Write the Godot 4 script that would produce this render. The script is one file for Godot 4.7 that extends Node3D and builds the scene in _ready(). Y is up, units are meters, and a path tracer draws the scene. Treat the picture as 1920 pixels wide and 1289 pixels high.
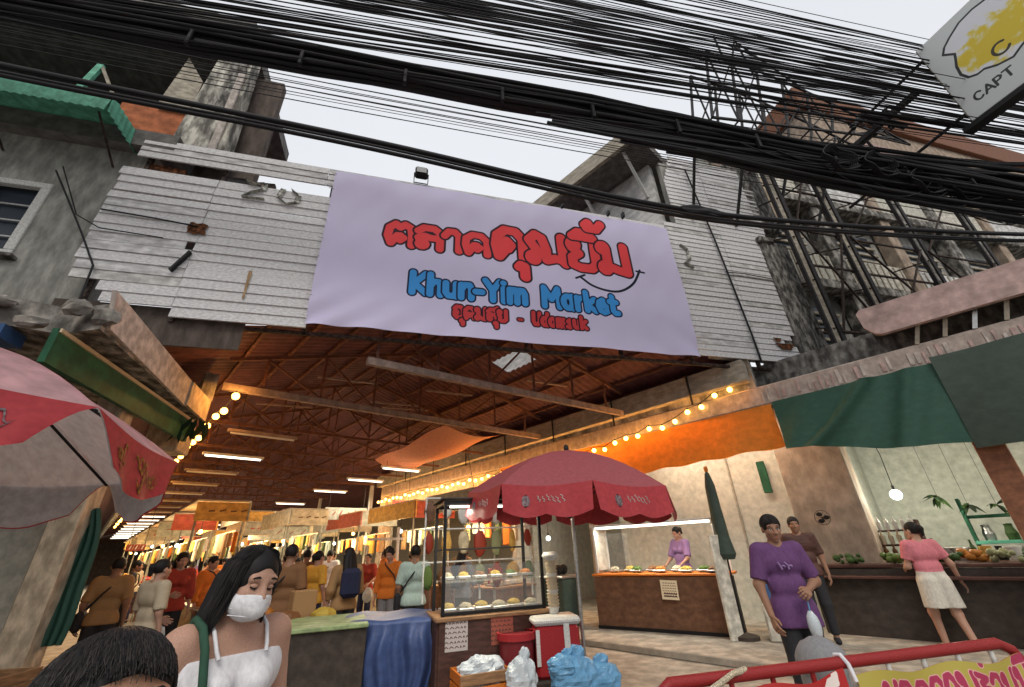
extends Node3D
# Street-front entrance of a covered market under overhead cables, dusk-grey daylight outside, warm lamps inside.
# World: x along the street (right), y up, -z into the market. The hall runs 28 degrees to the left of the street's normal:
# al(e, y, a) gives a point e metres across and a metres along the hall.
const AY := 0.48817
var M := {}
var T := {}
var names := {}
var rng := RandomNumberGenerator.new()
var blob_cache := {}


func _ready():
	rng.seed = 20240
	camera_sky_sun()
	make_textures()
	make_materials()
	build_ground()
	build_hall()
	build_fascia()
	build_left_building()
	build_right_building()
	build_right_shops()
	build_street_sign()
	build_steel_frames()
	build_cables()
	build_lamps()
	build_umbrellas()
	build_front_stalls()
	build_market_stalls()
	build_barrier()
	build_people()


func camera_sky_sun():
	var cam := Camera3D.new()
	cam.name = "camera"
	cam.transform = Transform3D(Basis(Vector3(0.9659, -0.0405, 0.2551), Vector3(-0.0789, 0.8946, 0.4402), Vector3(-0.2463, -0.445, 0.861)).orthonormalized(), Vector3(0, 1.5, 0))
	cam.fov = 79.1
	cam.near = 0.05
	cam.far = 600.0
	add_child(cam)
	var env := Environment.new()
	env.background_mode = Environment.BG_SKY
	env.tonemap_mode = Environment.TONE_MAPPER_LINEAR
	env.tonemap_exposure = 1.4
	env.sdfgi_enabled = true
	env.ssao_enabled = true
	env.ssil_enabled = true
	var sm := ProceduralSkyMaterial.new()
	sm.sky_top_color = Color(0.875, 0.888, 0.912)
	sm.sky_horizon_color = Color(0.978, 0.982, 0.99)
	sm.sky_curve = 0.35
	sm.sky_energy_multiplier = 0.88
	sm.ground_bottom_color = Color(0.3, 0.29, 0.28)
	sm.ground_horizon_color = Color(0.6, 0.6, 0.6)
	sm.sky_cover = cloud_cover()
	sm.sky_cover_modulate = Color(1, 1, 1, 0.05)
	var sky := Sky.new()
	sky.sky_material = sm
	env.sky = sky
	var we := WorldEnvironment.new()
	we.name = "environment"
	we.environment = env
	add_child(we)
	var sun := DirectionalLight3D.new()
	sun.name = "daylight"
	sun.light_energy = 0.42
	sun.light_angular_distance = 30.0
	sun.light_color = Color(1.0, 0.98, 0.95)
	sun.shadow_enabled = true
	sun.rotation_degrees = Vector3(-48, -12, 0)
	add_child(sun)


func cloud_cover() -> ImageTexture:
	var n := FastNoiseLite.new()
	n.seed = 5
	n.frequency = 0.006
	n.fractal_octaves = 4
	return ImageTexture.create_from_image(n.get_seamless_image(512, 256))


# ---------------------------------------------------------------- names, things, parts
func al(e, y, a) -> Vector3:
	return Vector3(0.883 * e - 0.469 * a, y, -(0.469 * e + 0.883 * a))


func numbered(called: String, parent: Node) -> String:
	var key := str(parent.get_instance_id()) + "/" + called
	var n: int = names.get(key, 0)
	names[key] = n + 1
	return called if n == 0 else "%s_%03d" % [called, n]


func thing(called: String, label: String, category: String, at := Vector3.ZERO, turn := 0.0, group := "") -> Node3D:
	var o := Node3D.new()
	o.name = numbered(called, self)
	add_child(o)
	o.position = at
	o.rotation.y = turn
	tag(o, label, category, group)
	return o


func tag(o, label: String, category := "", group := ""):
	o.set_meta("label", label)
	if category:
		o.set_meta("category", category)
	if group:
		o.set_meta("group", group)
	return o


func part(called: String, shape, mat: Material, parent: Node) -> MeshInstance3D:
	var o := MeshInstance3D.new()
	o.name = numbered(called, parent)
	if shape is SurfaceTool:
		o.mesh = shape.commit()
	else:
		o.mesh = shape
	o.material_override = mat
	o.cast_shadow = GeometryInstance3D.SHADOW_CASTING_SETTING_ON
	parent.add_child(o)
	return o


func single(called: String, shape, mat: Material, label: String, category: String, at := Vector3.ZERO, turn := 0.0, group := "") -> MeshInstance3D:
	var o = part(called, shape, mat, self)
	o.position = at
	o.rotation.y = turn
	tag(o, label, category, group)
	return o


func struct(called: String, shape, mat: Material) -> MeshInstance3D:
	var o = part(called, shape, mat, self)
	o.set_meta("kind", "structure")
	return o


func dup(src: Node3D, label: String, at: Vector3, turn := 0.0) -> Node3D:
	var c: Node3D = src.duplicate()
	var called := str(src.name)
	if called.length() > 4 and called.right(3).is_valid_int():
		called = called.left(called.length() - 4)
	c.name = numbered(called, self)
	add_child(c)
	c.position = at
	c.rotation.y = turn
	c.set_meta("label", label)
	return c


func lamp(parent: Node, at: Vector3, energy: float, color: Color, size: float) -> OmniLight3D:
	var l := OmniLight3D.new()
	l.name = numbered("bulb_light", parent)
	l.light_energy = energy
	l.light_color = color
	l.light_size = size
	l.omni_range = 30.0
	l.omni_attenuation = 2.0
	l.shadow_enabled = true
	l.position = at
	parent.add_child(l)
	return l


# ---------------------------------------------------------------- shapes
func mb() -> SurfaceTool:
	var st := SurfaceTool.new()
	st.begin(Mesh.PRIMITIVE_TRIANGLES)
	return st


func tri(st: SurfaceTool, a: Vector3, b: Vector3, c: Vector3):   # counter-clockwise seen from outside
	var n := (b - a).cross(c - a).normalized()
	for p in [a, c, b]:
		st.set_normal(n)
		st.add_vertex(p)


func quad(st: SurfaceTool, a: Vector3, b: Vector3, c: Vector3, d: Vector3):
	tri(st, a, b, c)
	tri(st, a, c, d)


func quad_uv(st: SurfaceTool, a: Vector3, b: Vector3, c: Vector3, d: Vector3):   # a is the lower left corner of the picture, b the lower right
	var n := (b - a).cross(c - a).normalized()
	var ps := [a, b, c, d]
	var uv := [Vector2(0, 1), Vector2(1, 1), Vector2(1, 0), Vector2(0, 0)]
	for i in [0, 2, 1, 0, 3, 2]:
		st.set_normal(n)
		st.set_uv(uv[i])
		st.add_vertex(ps[i])


func hexa(st: SurfaceTool, p: Array):   # eight corners: bottom ring counter-clockwise from above, then the top ring
	quad(st, p[3], p[2], p[1], p[0])
	quad(st, p[4], p[5], p[6], p[7])
	for i in 4:
		var j: int = (i + 1) % 4
		quad(st, p[i], p[j], p[j + 4], p[i + 4])


func box(st: SurfaceTool, c: Vector3, s: Vector3, bev := 0.0, turn := Basis()):
	var h := s * 0.5
	if bev <= 0.0:
		var p := []
		for y in [-1, 1]:
			for q in [[-1, 1], [1, 1], [1, -1], [-1, -1]]:
				p.append(c + turn * Vector3(q[0] * h.x, y * h.y, q[1] * h.z))
		hexa(st, p)
		return
	bev = minf(bev, minf(h.x, minf(h.y, h.z)) * 0.9)
	var f := func(sx, sy, sz, k):   # the corner's vertex that lies on the face across axis k
		var v := Vector3(sx * (h.x - bev), sy * (h.y - bev), sz * (h.z - bev))
		v[k] += bev * [sx, sy, sz][k]
		return c + turn * v
	for s1 in [-1, 1]:
		var qx := [f.call(s1, -1, s1, 0), f.call(s1, -1, -s1, 0), f.call(s1, 1, -s1, 0), f.call(s1, 1, s1, 0)]
		quad(st, qx[0], qx[1], qx[2], qx[3])
		var qy := [f.call(-s1, s1, 1, 1), f.call(s1, s1, 1, 1), f.call(s1, s1, -1, 1), f.call(-s1, s1, -1, 1)]
		quad(st, qy[0], qy[1], qy[2], qy[3])
		var qz := [f.call(-s1, -1, s1, 2), f.call(s1, -1, s1, 2), f.call(s1, 1, s1, 2), f.call(-s1, 1, s1, 2)]
		quad(st, qz[0], qz[1], qz[2], qz[3])
	for s1 in [-1, 1]:
		for s2 in [-1, 1]:
			edge(st, c, f.call(s1, s2, -1, 0), f.call(s1, s2, 1, 0), f.call(s1, s2, 1, 1), f.call(s1, s2, -1, 1))
			edge(st, c, f.call(s1, -1, s2, 0), f.call(s1, 1, s2, 0), f.call(s1, 1, s2, 2), f.call(s1, -1, s2, 2))
			edge(st, c, f.call(-1, s1, s2, 1), f.call(1, s1, s2, 1), f.call(1, s1, s2, 2), f.call(-1, s1, s2, 2))
			for s3 in [-1, 1]:
				var a = f.call(s1, s2, s3, 0)
				var b = f.call(s1, s2, s3, 1)
				var d = f.call(s1, s2, s3, 2)
				if (b - a).cross(d - a).dot(a - c) > 0.0:
					tri(st, a, b, d)
				else:
					tri(st, a, d, b)


func edge(st: SurfaceTool, mid: Vector3, a: Vector3, b: Vector3, c: Vector3, d: Vector3):
	if (b - a).cross(c - a).dot(a - mid) > 0.0:
		quad(st, a, b, c, d)
	else:
		quad(st, d, c, b, a)


func one_box(s: Vector3, bev := 0.0, c := Vector3.ZERO) -> SurfaceTool:
	var st := mb()
	box(st, c, s, bev)
	return st


func bar(st: SurfaceTool, a: Vector3, b: Vector3, wide: float, high: float):   # a straight bar of rectangular section
	var d := (b - a).normalized()
	var side := d.cross(Vector3.UP).normalized() if absf(d.y) < 0.97 else d.cross(Vector3.BACK).normalized()
	box(st, (a + b) * 0.5, Vector3(wide, high, a.distance_to(b)), 0.0, Basis(side, side.cross(d), -d))


func tube(st: SurfaceTool, pts: Array, r, sides := 8, caps := true):
	var n := pts.size()
	var up := Vector3.UP
	var rings := []
	var last := Vector3.ZERO
	for i in n:
		var d: Vector3 = (pts[mini(i + 1, n - 1)] - pts[maxi(i - 1, 0)]).normalized()
		if i == 0:
			up = Vector3.UP if absf(d.y) < 0.9 else Vector3.RIGHT
			last = d.cross(up).normalized()
		var s := (last - d * last.dot(d)).normalized()
		last = s
		var t := d.cross(s)
		var ring := []
		var rr: float = r[i] if r is Array else r
		for k in sides:
			var an := TAU * k / sides
			var nn := s * cos(an) + t * sin(an)
			ring.append([pts[i] + nn * rr, nn])
		rings.append(ring)
	for i in n - 1:
		for k in sides:
			var k2 := (k + 1) % sides
			for q in [rings[i][k], rings[i + 1][k], rings[i + 1][k2], rings[i][k], rings[i + 1][k2], rings[i][k2]]:
				st.set_normal(q[1])
				st.add_vertex(q[0])
	if caps:
		for k in sides - 2:
			tri(st, rings[0][0][0], rings[0][k + 2][0], rings[0][k + 1][0])
			tri(st, rings[n - 1][0][0], rings[n - 1][k + 1][0], rings[n - 1][k + 2][0])


func one_tube(pts: Array, r, sides := 8) -> SurfaceTool:
	var st := mb()
	tube(st, pts, r, sides)
	return st


func lathe(st: SurfaceTool, profile: Array, segs := 20, at := Vector3.ZERO):   # profile: Vector2(radius, height) from the bottom up, round the y axis
	for i in profile.size() - 1:
		var p: Vector2 = profile[i]
		var q: Vector2 = profile[i + 1]
		var e := q - p
		var nn := Vector2(e.y, -e.x).normalized()
		for k in segs:
			var a := TAU * k / segs
			var b := TAU * (k + 1) / segs
			var ca := Vector3(cos(a), 0, sin(a))
			var cb := Vector3(cos(b), 0, sin(b))
			var na := ca * nn.x + Vector3.UP * nn.y
			var nb := cb * nn.x + Vector3.UP * nn.y
			var v := [[ca * p.x + Vector3.UP * p.y, na], [cb * p.x + Vector3.UP * p.y, nb], [cb * q.x + Vector3.UP * q.y, nb], [ca * q.x + Vector3.UP * q.y, na]]
			for j in [0, 1, 2, 0, 2, 3]:
				st.set_normal(v[j][1])
				st.add_vertex(at + v[j][0])


func one_lathe(profile: Array, segs := 20) -> SurfaceTool:
	var st := mb()
	lathe(st, profile, segs)
	return st


func ball(st: SurfaceTool, c: Vector3, r: Vector3, segs := 12, rows := 8, rough := 0.0):
	var g := []
	for i in rows + 1:
		var row := []
		var th := PI * i / rows
		for k in segs:
			var ph := TAU * k / segs
			var d := Vector3(sin(th) * cos(ph), cos(th), sin(th) * sin(ph))
			var f := 1.0 + (rng.randf_range(-rough, rough) if i > 0 and i < rows else 0.0)
			if rough > 0.125:
				f = 1.0 + rough * 0.5 * (sin(7.0 * d.x + 3.0 * d.y + c.x * 9.0) + sin(9.0 * d.z - 5.0 * d.x) + 0.7 * sin(13.0 * d.y + 6.0 * d.z)) * sin(th) + (f - 1.0) * 0.3
			row.append([c + d * r * f, (d / r).normalized()])
		g.append(row)
	for i in rows:
		for k in segs:
			var k2 := (k + 1) % segs
			if rough > 0.125:   # crumpled: flat facets
				tri(st, g[i][k][0], g[i][k2][0], g[i + 1][k2][0])
				tri(st, g[i][k][0], g[i + 1][k2][0], g[i + 1][k][0])
				continue
			for q in [g[i][k], g[i + 1][k2], g[i][k2], g[i][k], g[i + 1][k], g[i + 1][k2]]:
				st.set_normal(q[1])
				st.add_vertex(q[0])


func sheet(st: SurfaceTool, nu: int, nv: int, f: Callable, thick := 0.004, uv := false):   # a thin curved sheet: f(u, v) -> Vector3, both faces and the rim
	var p := []
	var nm := []
	for j in nv + 1:
		for i in nu + 1:
			p.append(f.call(float(i) / nu, float(j) / nv))
	for j in nv + 1:
		for i in nu + 1:
			var du: Vector3 = p[j * (nu + 1) + mini(i + 1, nu)] - p[j * (nu + 1) + maxi(i - 1, 0)]
			var dv: Vector3 = p[mini(j + 1, nv) * (nu + 1) + i] - p[maxi(j - 1, 0) * (nu + 1) + i]
			nm.append(du.cross(dv).normalized())
	for side in ([0, 1] if thick > 0.0 else [0]):
		for j in nv:
			for i in nu:
				var a := j * (nu + 1) + i
				var ids := [a, a + 1, a + nu + 2, a, a + nu + 2, a + nu + 1]
				if side == 0:
					ids = [a, a + nu + 2, a + 1, a, a + nu + 1, a + nu + 2]
				for k in ids:
					st.set_normal(nm[k] if side == 0 else -nm[k])
					if uv:
						st.set_uv(Vector2(float(k % (nu + 1)) / nu, float(k / (nu + 1)) / nv))
					st.add_vertex(p[k] + nm[k] * (thick * 0.5 if side == 0 else -thick * 0.5))
	if thick > 0.003:
		var loop := []
		for i in nu:
			loop.append([i, i + 1])
			loop.append([nv * (nu + 1) + i + 1, nv * (nu + 1) + i])
		for j in nv:
			loop.append([(j + 1) * (nu + 1), j * (nu + 1)])
			loop.append([j * (nu + 1) + nu, (j + 1) * (nu + 1) + nu])
		for e in loop:
			var q0: Vector3 = p[e[0]]
			var q1: Vector3 = p[e[1]]
			if uv:
				st.set_uv(Vector2.ZERO)
			quad(st, q0 + nm[e[0]] * thick * 0.5, q0 - nm[e[0]] * thick * 0.5, q1 - nm[e[1]] * thick * 0.5, q1 + nm[e[1]] * thick * 0.5)


func prism(st: SurfaceTool, poly: Array, depth: float, t: Transform3D):   # polygon in the xy plane (counter-clockwise), pushed back along -z by depth
	var pv := PackedVector2Array(poly)
	if Geometry2D.is_polygon_clockwise(pv):
		pv.reverse()
	var ids := Geometry2D.triangulate_polygon(pv)
	for i in range(0, ids.size(), 3):
		var a := pv[ids[i]]
		var b := pv[ids[i + 1]]
		var c := pv[ids[i + 2]]
		if (b - a).cross(c - a) < 0.0:
			var s := b
			b = c
			c = s
		tri(st, t * Vector3(a.x, a.y, 0), t * Vector3(b.x, b.y, 0), t * Vector3(c.x, c.y, 0))
		tri(st, t * Vector3(a.x, a.y, -depth), t * Vector3(c.x, c.y, -depth), t * Vector3(b.x, b.y, -depth))
	for i in pv.size():
		var a := pv[i]
		var b := pv[(i + 1) % pv.size()]
		quad(st, t * Vector3(b.x, b.y, 0), t * Vector3(a.x, a.y, 0), t * Vector3(a.x, a.y, -depth), t * Vector3(b.x, b.y, -depth))


# ---------------------------------------------------------------- textures and materials
func noise_tex(key: String, sd: int, freq: float, oct: int, lo: float, hi: float, contrast: float, kind := FastNoiseLite.TYPE_SIMPLEX_SMOOTH, normal := 0.0):
	var n := FastNoiseLite.new()
	n.seed = sd
	n.frequency = freq
	n.noise_type = kind
	n.fractal_octaves = oct
	n.fractal_gain = 0.62
	var im := n.get_seamless_image(512, 512)
	im.convert(Image.FORMAT_L8)
	var d := im.get_data()
	var lut := PackedByteArray()
	for i in 256:
		lut.append(int(255.0 * (lo + (hi - lo) * clampf((i / 255.0 - 0.5) * contrast + 0.5, 0.0, 1.0))))
	for i in d.size():
		d[i] = lut[d[i]]
	im = Image.create_from_data(512, 512, false, Image.FORMAT_L8, d)
	T[key] = ImageTexture.create_from_image(im)
	if normal > 0.0:
		var nm := Image.create_from_data(512, 512, false, Image.FORMAT_L8, d)
		nm.convert(Image.FORMAT_RGBA8)
		nm.bump_map_to_normal_map(normal)
		T[key + "_n"] = ImageTexture.create_from_image(nm)


func make_textures():
	noise_tex("fine", 1, 0.05, 5, 0.8, 1.0, 1.4, FastNoiseLite.TYPE_SIMPLEX_SMOOTH, 3.0)
	noise_tex("grime", 2, 0.016, 7, 0.76, 1.0, 1.8, FastNoiseLite.TYPE_SIMPLEX_SMOOTH, 4.0)
	noise_tex("mould", 3, 0.014, 7, 0.46, 1.0, 2.2, FastNoiseLite.TYPE_SIMPLEX_SMOOTH, 5.0)
	noise_tex("cloth", 4, 0.03, 4, 0.86, 1.0, 1.6, FastNoiseLite.TYPE_SIMPLEX_SMOOTH, 6.0)
	noise_tex("speck", 6, 0.09, 3, 0.5, 1.0, 2.2, FastNoiseLite.TYPE_SIMPLEX_SMOOTH, 4.0)


func mt(key: String, c: Color, tex := "fine", scale := Vector3(0.7, 0.7, 0.7), rough := 0.8, bump := 0.4, extra := {}) -> StandardMaterial3D:
	var m := StandardMaterial3D.new()
	m.resource_name = key
	m.albedo_color = c.linear_to_srgb()
	m.roughness = rough
	m.metallic_specular = 0.35
	if tex:
		m.uv1_triplanar = true
		m.uv1_world_triplanar = true
		m.uv1_scale = scale
		m.albedo_texture = T[tex]
		if bump > 0.0:
			m.normal_enabled = true
			m.normal_texture = T[tex + "_n"]
			m.normal_scale = bump
	for k in extra:
		m.set(k, extra[k])
	M[key] = m
	return m


func c3(r: float, g: float, b: float) -> Color:
	return Color(r, g, b)


func glow(key: String, c: Color, e: float):
	var m = mt(key, c3(0.8, 0.8, 0.8), "", Vector3.ONE, 0.4, 0.0)
	m.emission_enabled = true
	m.emission = c
	m.emission_energy_multiplier = e


func make_materials():
	mt("asphalt", c3(0.06, 0.06, 0.06), "speck", Vector3.ONE * 0.9, 0.9)
	mt("concrete", c3(0.55, 0.53, 0.5), "grime", Vector3.ONE * 0.5, 0.85)
	mt("concrete_floor", c3(0.4, 0.36, 0.3), "grime", Vector3.ONE * 0.35, 0.6)
	mt("old_concrete", c3(0.38, 0.355, 0.32), "mould", Vector3(0.45, 0.3, 0.45), 0.95, 0.8)
	mt("grey_wall", c3(0.4, 0.395, 0.36), "grime", Vector3(0.6, 0.2, 0.6), 0.95, 0.6)
	mt("mould_wall", c3(0.33, 0.315, 0.29), "mould", Vector3(0.9, 0.35, 0.9), 0.95, 0.9)
	mt("cream_wall", c3(0.62, 0.59, 0.52), "mould", Vector3(0.5, 0.16, 0.5), 0.9, 0.5)
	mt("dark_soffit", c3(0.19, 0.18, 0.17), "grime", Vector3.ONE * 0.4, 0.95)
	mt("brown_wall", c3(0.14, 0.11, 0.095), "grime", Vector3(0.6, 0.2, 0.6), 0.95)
	mt("orange_wall", c3(0.5, 0.16, 0.07), "grime", Vector3.ONE * 0.4, 0.85)
	mt("white_plank", c3(0.8, 0.79, 0.8), "fine", Vector3(0.5, 1.2, 0.5), 0.75, 0.15)
	mt("white_plank_b", c3(0.76, 0.75, 0.755), "grime", Vector3(0.35, 0.9, 0.35), 0.78, 0.15)
	mt("white_plank_c", c3(0.72, 0.71, 0.69), "grime", Vector3(0.4, 0.6, 0.4), 0.8, 0.15)
	mt("plank_stain", c3(0.63, 0.63, 0.57), "mould", Vector3(1.4, 1.4, 1.4), 0.9, 0.3)
	mt("rust", c3(0.2, 0.075, 0.03), "mould", Vector3.ONE * 1.3, 0.95, 0.8)
	mt("rust_stain", c3(0.5, 0.34, 0.19), "grime", Vector3(2.0, 0.6, 2.0), 0.9, 0.3)
	mt("roof_sheet", c3(0.125, 0.05, 0.058), "grime", Vector3.ONE * 0.4, 0.7, 0.3)
	mt("roof_beam", c3(0.34, 0.26, 0.22), "grime", Vector3.ONE * 0.7, 0.8)
	mt("purlin", c3(0.17, 0.075, 0.055), "grime", Vector3.ONE * 0.8, 0.8)
	mt("dark_steel", c3(0.035, 0.03, 0.03), "grime", Vector3.ONE * 1.2, 0.65)
	mt("rusty_steel", c3(0.09, 0.06, 0.05), "mould", Vector3.ONE * 1.1, 0.8)
	mt("salmon_sheet", c3(0.62, 0.24, 0.13), "cloth", Vector3.ONE * 0.6, 0.7)
	mt("gutter", c3(0.46, 0.41, 0.33), "grime", Vector3(0.5, 0.9, 0.5), 0.8)
	mt("canopy_edge", c3(0.5, 0.42, 0.37), "grime", Vector3(0.8, 0.5, 0.8), 0.85, 0.6)
	mt("pink_fascia", c3(0.53, 0.38, 0.35), "grime", Vector3(0.6, 0.45, 0.6), 0.85, 0.5)
	mt("pale_paint", c3(0.62, 0.55, 0.5), "grime", Vector3(0.8, 0.6, 0.8), 0.85, 0.5)
	mt("green_awning", c3(0.16, 0.52, 0.36), "grime", Vector3.ONE * 0.6, 0.6, 0.3)
	mt("green_board", c3(0.02, 0.11, 0.055), "grime", Vector3.ONE * 0.4, 0.6)
	mt("green_tarp", c3(0.028, 0.082, 0.058), "cloth", Vector3.ONE * 0.5, 0.55, 0.7)
	mt("grey_tarp", c3(0.05, 0.072, 0.058), "cloth", Vector3.ONE * 0.4, 0.7, 0.7)
	mt("orange_valance", c3(0.9, 0.3, 0.04), "cloth", Vector3.ONE * 0.4, 0.6, 0.5, {"backlight_enabled": true, "backlight": Color(0.5, 0.2, 0.05)})
	mt("blue_tarp", c3(0.05, 0.08, 0.2), "cloth", Vector3.ONE * 0.8, 0.4, 0.8)
	mt("shop_wall", c3(0.6, 0.58, 0.5), "fine", Vector3(0.25, 0.2, 0.25), 0.85)
	mt("shop_wall_b", c3(0.54, 0.56, 0.5), "fine", Vector3(0.25, 0.2, 0.25), 0.85)
	mt("beige_column", c3(0.45, 0.35, 0.27), "grime", Vector3(0.5, 0.25, 0.5), 0.85)
	mt("cream_post", c3(0.62, 0.5, 0.36), "grime", Vector3(0.8, 0.4, 0.8), 0.8)
	mt("white_board", c3(0.68, 0.64, 0.55), "grime", Vector3.ONE * 0.7, 0.7)
	mt("brown_counter", c3(0.19, 0.095, 0.055), "grime", Vector3.ONE * 0.8, 0.6)
	mt("dark_counter", c3(0.065, 0.05, 0.04), "grime", Vector3.ONE * 0.8, 0.6)
	mt("maroon_wood", c3(0.1, 0.045, 0.035), "grime", Vector3(0.6, 2.0, 0.6), 0.6)
	mt("wood", c3(0.36, 0.2, 0.1), "grime", Vector3(0.6, 3.0, 0.6), 0.7)
	mt("brown_post", c3(0.26, 0.11, 0.06), "grime", Vector3.ONE, 0.7)
	mt("green_top", c3(0.33, 0.42, 0.2), "grime", Vector3.ONE * 0.8, 0.5)
	mt("steel", c3(0.55, 0.55, 0.53), "fine", Vector3.ONE, 0.35, 0.2, {"metallic": 0.8})
	mt("white_steel", c3(0.75, 0.75, 0.72), "fine", Vector3.ONE, 0.4, 0.1)
	mt("white_plastic", c3(0.75, 0.73, 0.68), "fine", Vector3.ONE * 2.0, 0.45, 0.2)
	mt("cream_plastic", c3(0.66, 0.55, 0.38), "fine", Vector3.ONE * 2.0, 0.5, 0.2)
	mt("red_plastic", c3(0.42, 0.03, 0.035), "fine", Vector3.ONE * 2.0, 0.4, 0.2)
	mt("maroon_plastic", c3(0.2, 0.02, 0.025), "fine", Vector3.ONE * 2.0, 0.45, 0.2)
	mt("orange_plastic", c3(0.7, 0.2, 0.03), "fine", Vector3.ONE * 2.0, 0.45, 0.2)
	mt("blue_plastic", c3(0.06, 0.13, 0.3), "fine", Vector3.ONE * 2.0, 0.45, 0.2)
	mt("blue_bag", c3(0.16, 0.38, 0.62), "cloth", Vector3.ONE * 4.0, 0.25, 1.0, {"backlight_enabled": true, "backlight": Color(0.2, 0.35, 0.5)})
	mt("pale_bag", c3(0.6, 0.66, 0.7), "cloth", Vector3.ONE * 4.0, 0.25, 1.0, {"backlight_enabled": true, "backlight": Color(0.4, 0.4, 0.4)})
	mt("black", c3(0.012, 0.012, 0.013), "", Vector3.ONE, 0.5, 0.0)
	mt("cable", c3(0.012, 0.011, 0.013), "", Vector3.ONE, 0.6, 0.0)
	mt("red_paint", c3(0.45, 0.035, 0.035), "speck", Vector3.ONE * 5.0, 0.45, 0.4)
	mt("umbrella_red", c3(0.44, 0.05, 0.06), "cloth", Vector3.ONE * 1.2, 0.6, 0.6, {"backlight_enabled": true, "backlight": Color(0.5, 0.05, 0.06)})
	mt("umbrella_top", c3(0.31, 0.075, 0.085), "cloth", Vector3.ONE * 1.2, 0.65, 0.3)
	mt("umbrella_pink", c3(0.82, 0.5, 0.54), "grime", Vector3.ONE * 0.5, 0.6, 0.4, {"backlight_enabled": true, "backlight": Color(1.0, 0.85, 0.85)})
	M.umbrella_pink.transparency = BaseMaterial3D.TRANSPARENCY_ALPHA
	M.umbrella_pink.albedo_color.a = 0.78
	mt("umbrella_lining", c3(0.9, 0.95, 0.95), "cloth", Vector3.ONE * 0.8, 0.7, 0.3, {"backlight_enabled": true, "backlight": Color(0.95, 1.0, 1.0)})
	mt("orange_print", c3(0.55, 0.22, 0.04), "mould", Vector3.ONE * 4.0, 0.6, 0.2)
	mt("grey_print", c3(0.3, 0.22, 0.24), "mould", Vector3.ONE * 4.0, 0.6, 0.2)
	mt("leaf", c3(0.06, 0.12, 0.03), "speck", Vector3.ONE * 3.0, 0.6, 0.2)
	mt("leaf_dark", c3(0.03, 0.06, 0.025), "speck", Vector3.ONE * 3.0, 0.6, 0.2)
	mt("veg_pale", c3(0.4, 0.42, 0.22), "speck", Vector3.ONE * 3.0, 0.7, 0.3)
	mt("food_yellow", c3(0.72, 0.5, 0.08), "speck", Vector3.ONE * 9.0, 0.6, 0.5)
	mt("food_cream", c3(0.7, 0.62, 0.42), "speck", Vector3.ONE * 9.0, 0.6, 0.5)
	mt("food_brown", c3(0.28, 0.12, 0.05), "speck", Vector3.ONE * 9.0, 0.5, 0.5)
	mt("food_red", c3(0.45, 0.06, 0.03), "speck", Vector3.ONE * 9.0, 0.5, 0.5)
	mt("food_green", c3(0.14, 0.22, 0.05), "speck", Vector3.ONE * 9.0, 0.6, 0.5)
	mt("food_orange", c3(0.65, 0.24, 0.04), "speck", Vector3.ONE * 9.0, 0.5, 0.5)
	mt("header_grey", c3(0.36, 0.36, 0.3), "grime", Vector3.ONE * 0.7, 0.7)
	mt("header_yellow", c3(0.72, 0.42, 0.1), "grime", Vector3.ONE * 0.7, 0.6)
	mt("header_red", c3(0.4, 0.08, 0.05), "grime", Vector3.ONE * 0.7, 0.6)
	mt("header_cream", c3(0.6, 0.5, 0.33), "grime", Vector3.ONE * 0.7, 0.6)
	mt("skin", c3(0.5, 0.29, 0.21), "fine", Vector3.ONE * 6.0, 0.55, 0.15, {"subsurf_scatter_enabled": true, "subsurf_scatter_strength": 0.12})
	mt("skin_tan", c3(0.34, 0.18, 0.115), "fine", Vector3.ONE * 6.0, 0.55, 0.15, {"subsurf_scatter_enabled": true, "subsurf_scatter_strength": 0.1})
	mt("hair", c3(0.011, 0.01, 0.0105), "fine", Vector3(12, 2, 12), 0.6, 0.3)
	mt("hair_light", c3(0.03, 0.025, 0.023), "", Vector3.ONE, 0.42, 0.0)
	mt("hair_grey", c3(0.2, 0.19, 0.17), "fine", Vector3(12, 2, 12), 0.6, 0.3)
	mt("mask_white", c3(0.72, 0.72, 0.74), "cloth", Vector3.ONE * 3.0, 0.8, 0.3)
	mt("eye_white", c3(0.7, 0.68, 0.65), "", Vector3.ONE, 0.3, 0.0)
	mt("lip", c3(0.34, 0.11, 0.09), "", Vector3.ONE, 0.5, 0.0)
	for q in [["white_cloth", 0.74, 0.73, 0.76], ["purple_cloth", 0.13, 0.055, 0.155], ["pink_cloth", 0.62, 0.2, 0.24], ["skirt_cloth", 0.6, 0.57, 0.5], ["tan_cloth", 0.46, 0.27, 0.12], ["brown_cloth", 0.26, 0.13, 0.06], ["yellow_cloth", 0.72, 0.4, 0.06], ["orange_cloth", 0.7, 0.2, 0.03], ["teal_cloth", 0.45, 0.58, 0.52], ["dark_cloth", 0.03, 0.03, 0.035], ["grey_cloth", 0.25, 0.25, 0.26], ["green_cloth", 0.03, 0.08, 0.05], ["navy_cloth", 0.025, 0.03, 0.07], ["cream_cloth", 0.6, 0.5, 0.36], ["red_cloth", 0.45, 0.06, 0.04], ["violet_cloth", 0.28, 0.17, 0.36]]:
		if q[0] in ["tan_cloth", "brown_cloth", "cream_cloth", "red_cloth"]:
			mt(q[0], c3(minf(q[1] * 1.25, 1.0), q[2] * 1.25, q[3] * 1.25), "speck", Vector3.ONE * 3.0, 0.85, 0.5)
		else:
			mt(q[0], c3(q[1], q[2], q[3]), "cloth", Vector3(2.6, 0.9, 2.6), 0.85, 1.4)
	for q in ["pane_dark"]:
		mt(q, c3(0.04, 0.05, 0.065), "", Vector3.ONE, 0.12, 0.0)
	var g := StandardMaterial3D.new()
	g.resource_name = "glass"
	g.albedo_color = Color(0.92, 0.96, 0.95, 0.1)
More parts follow.
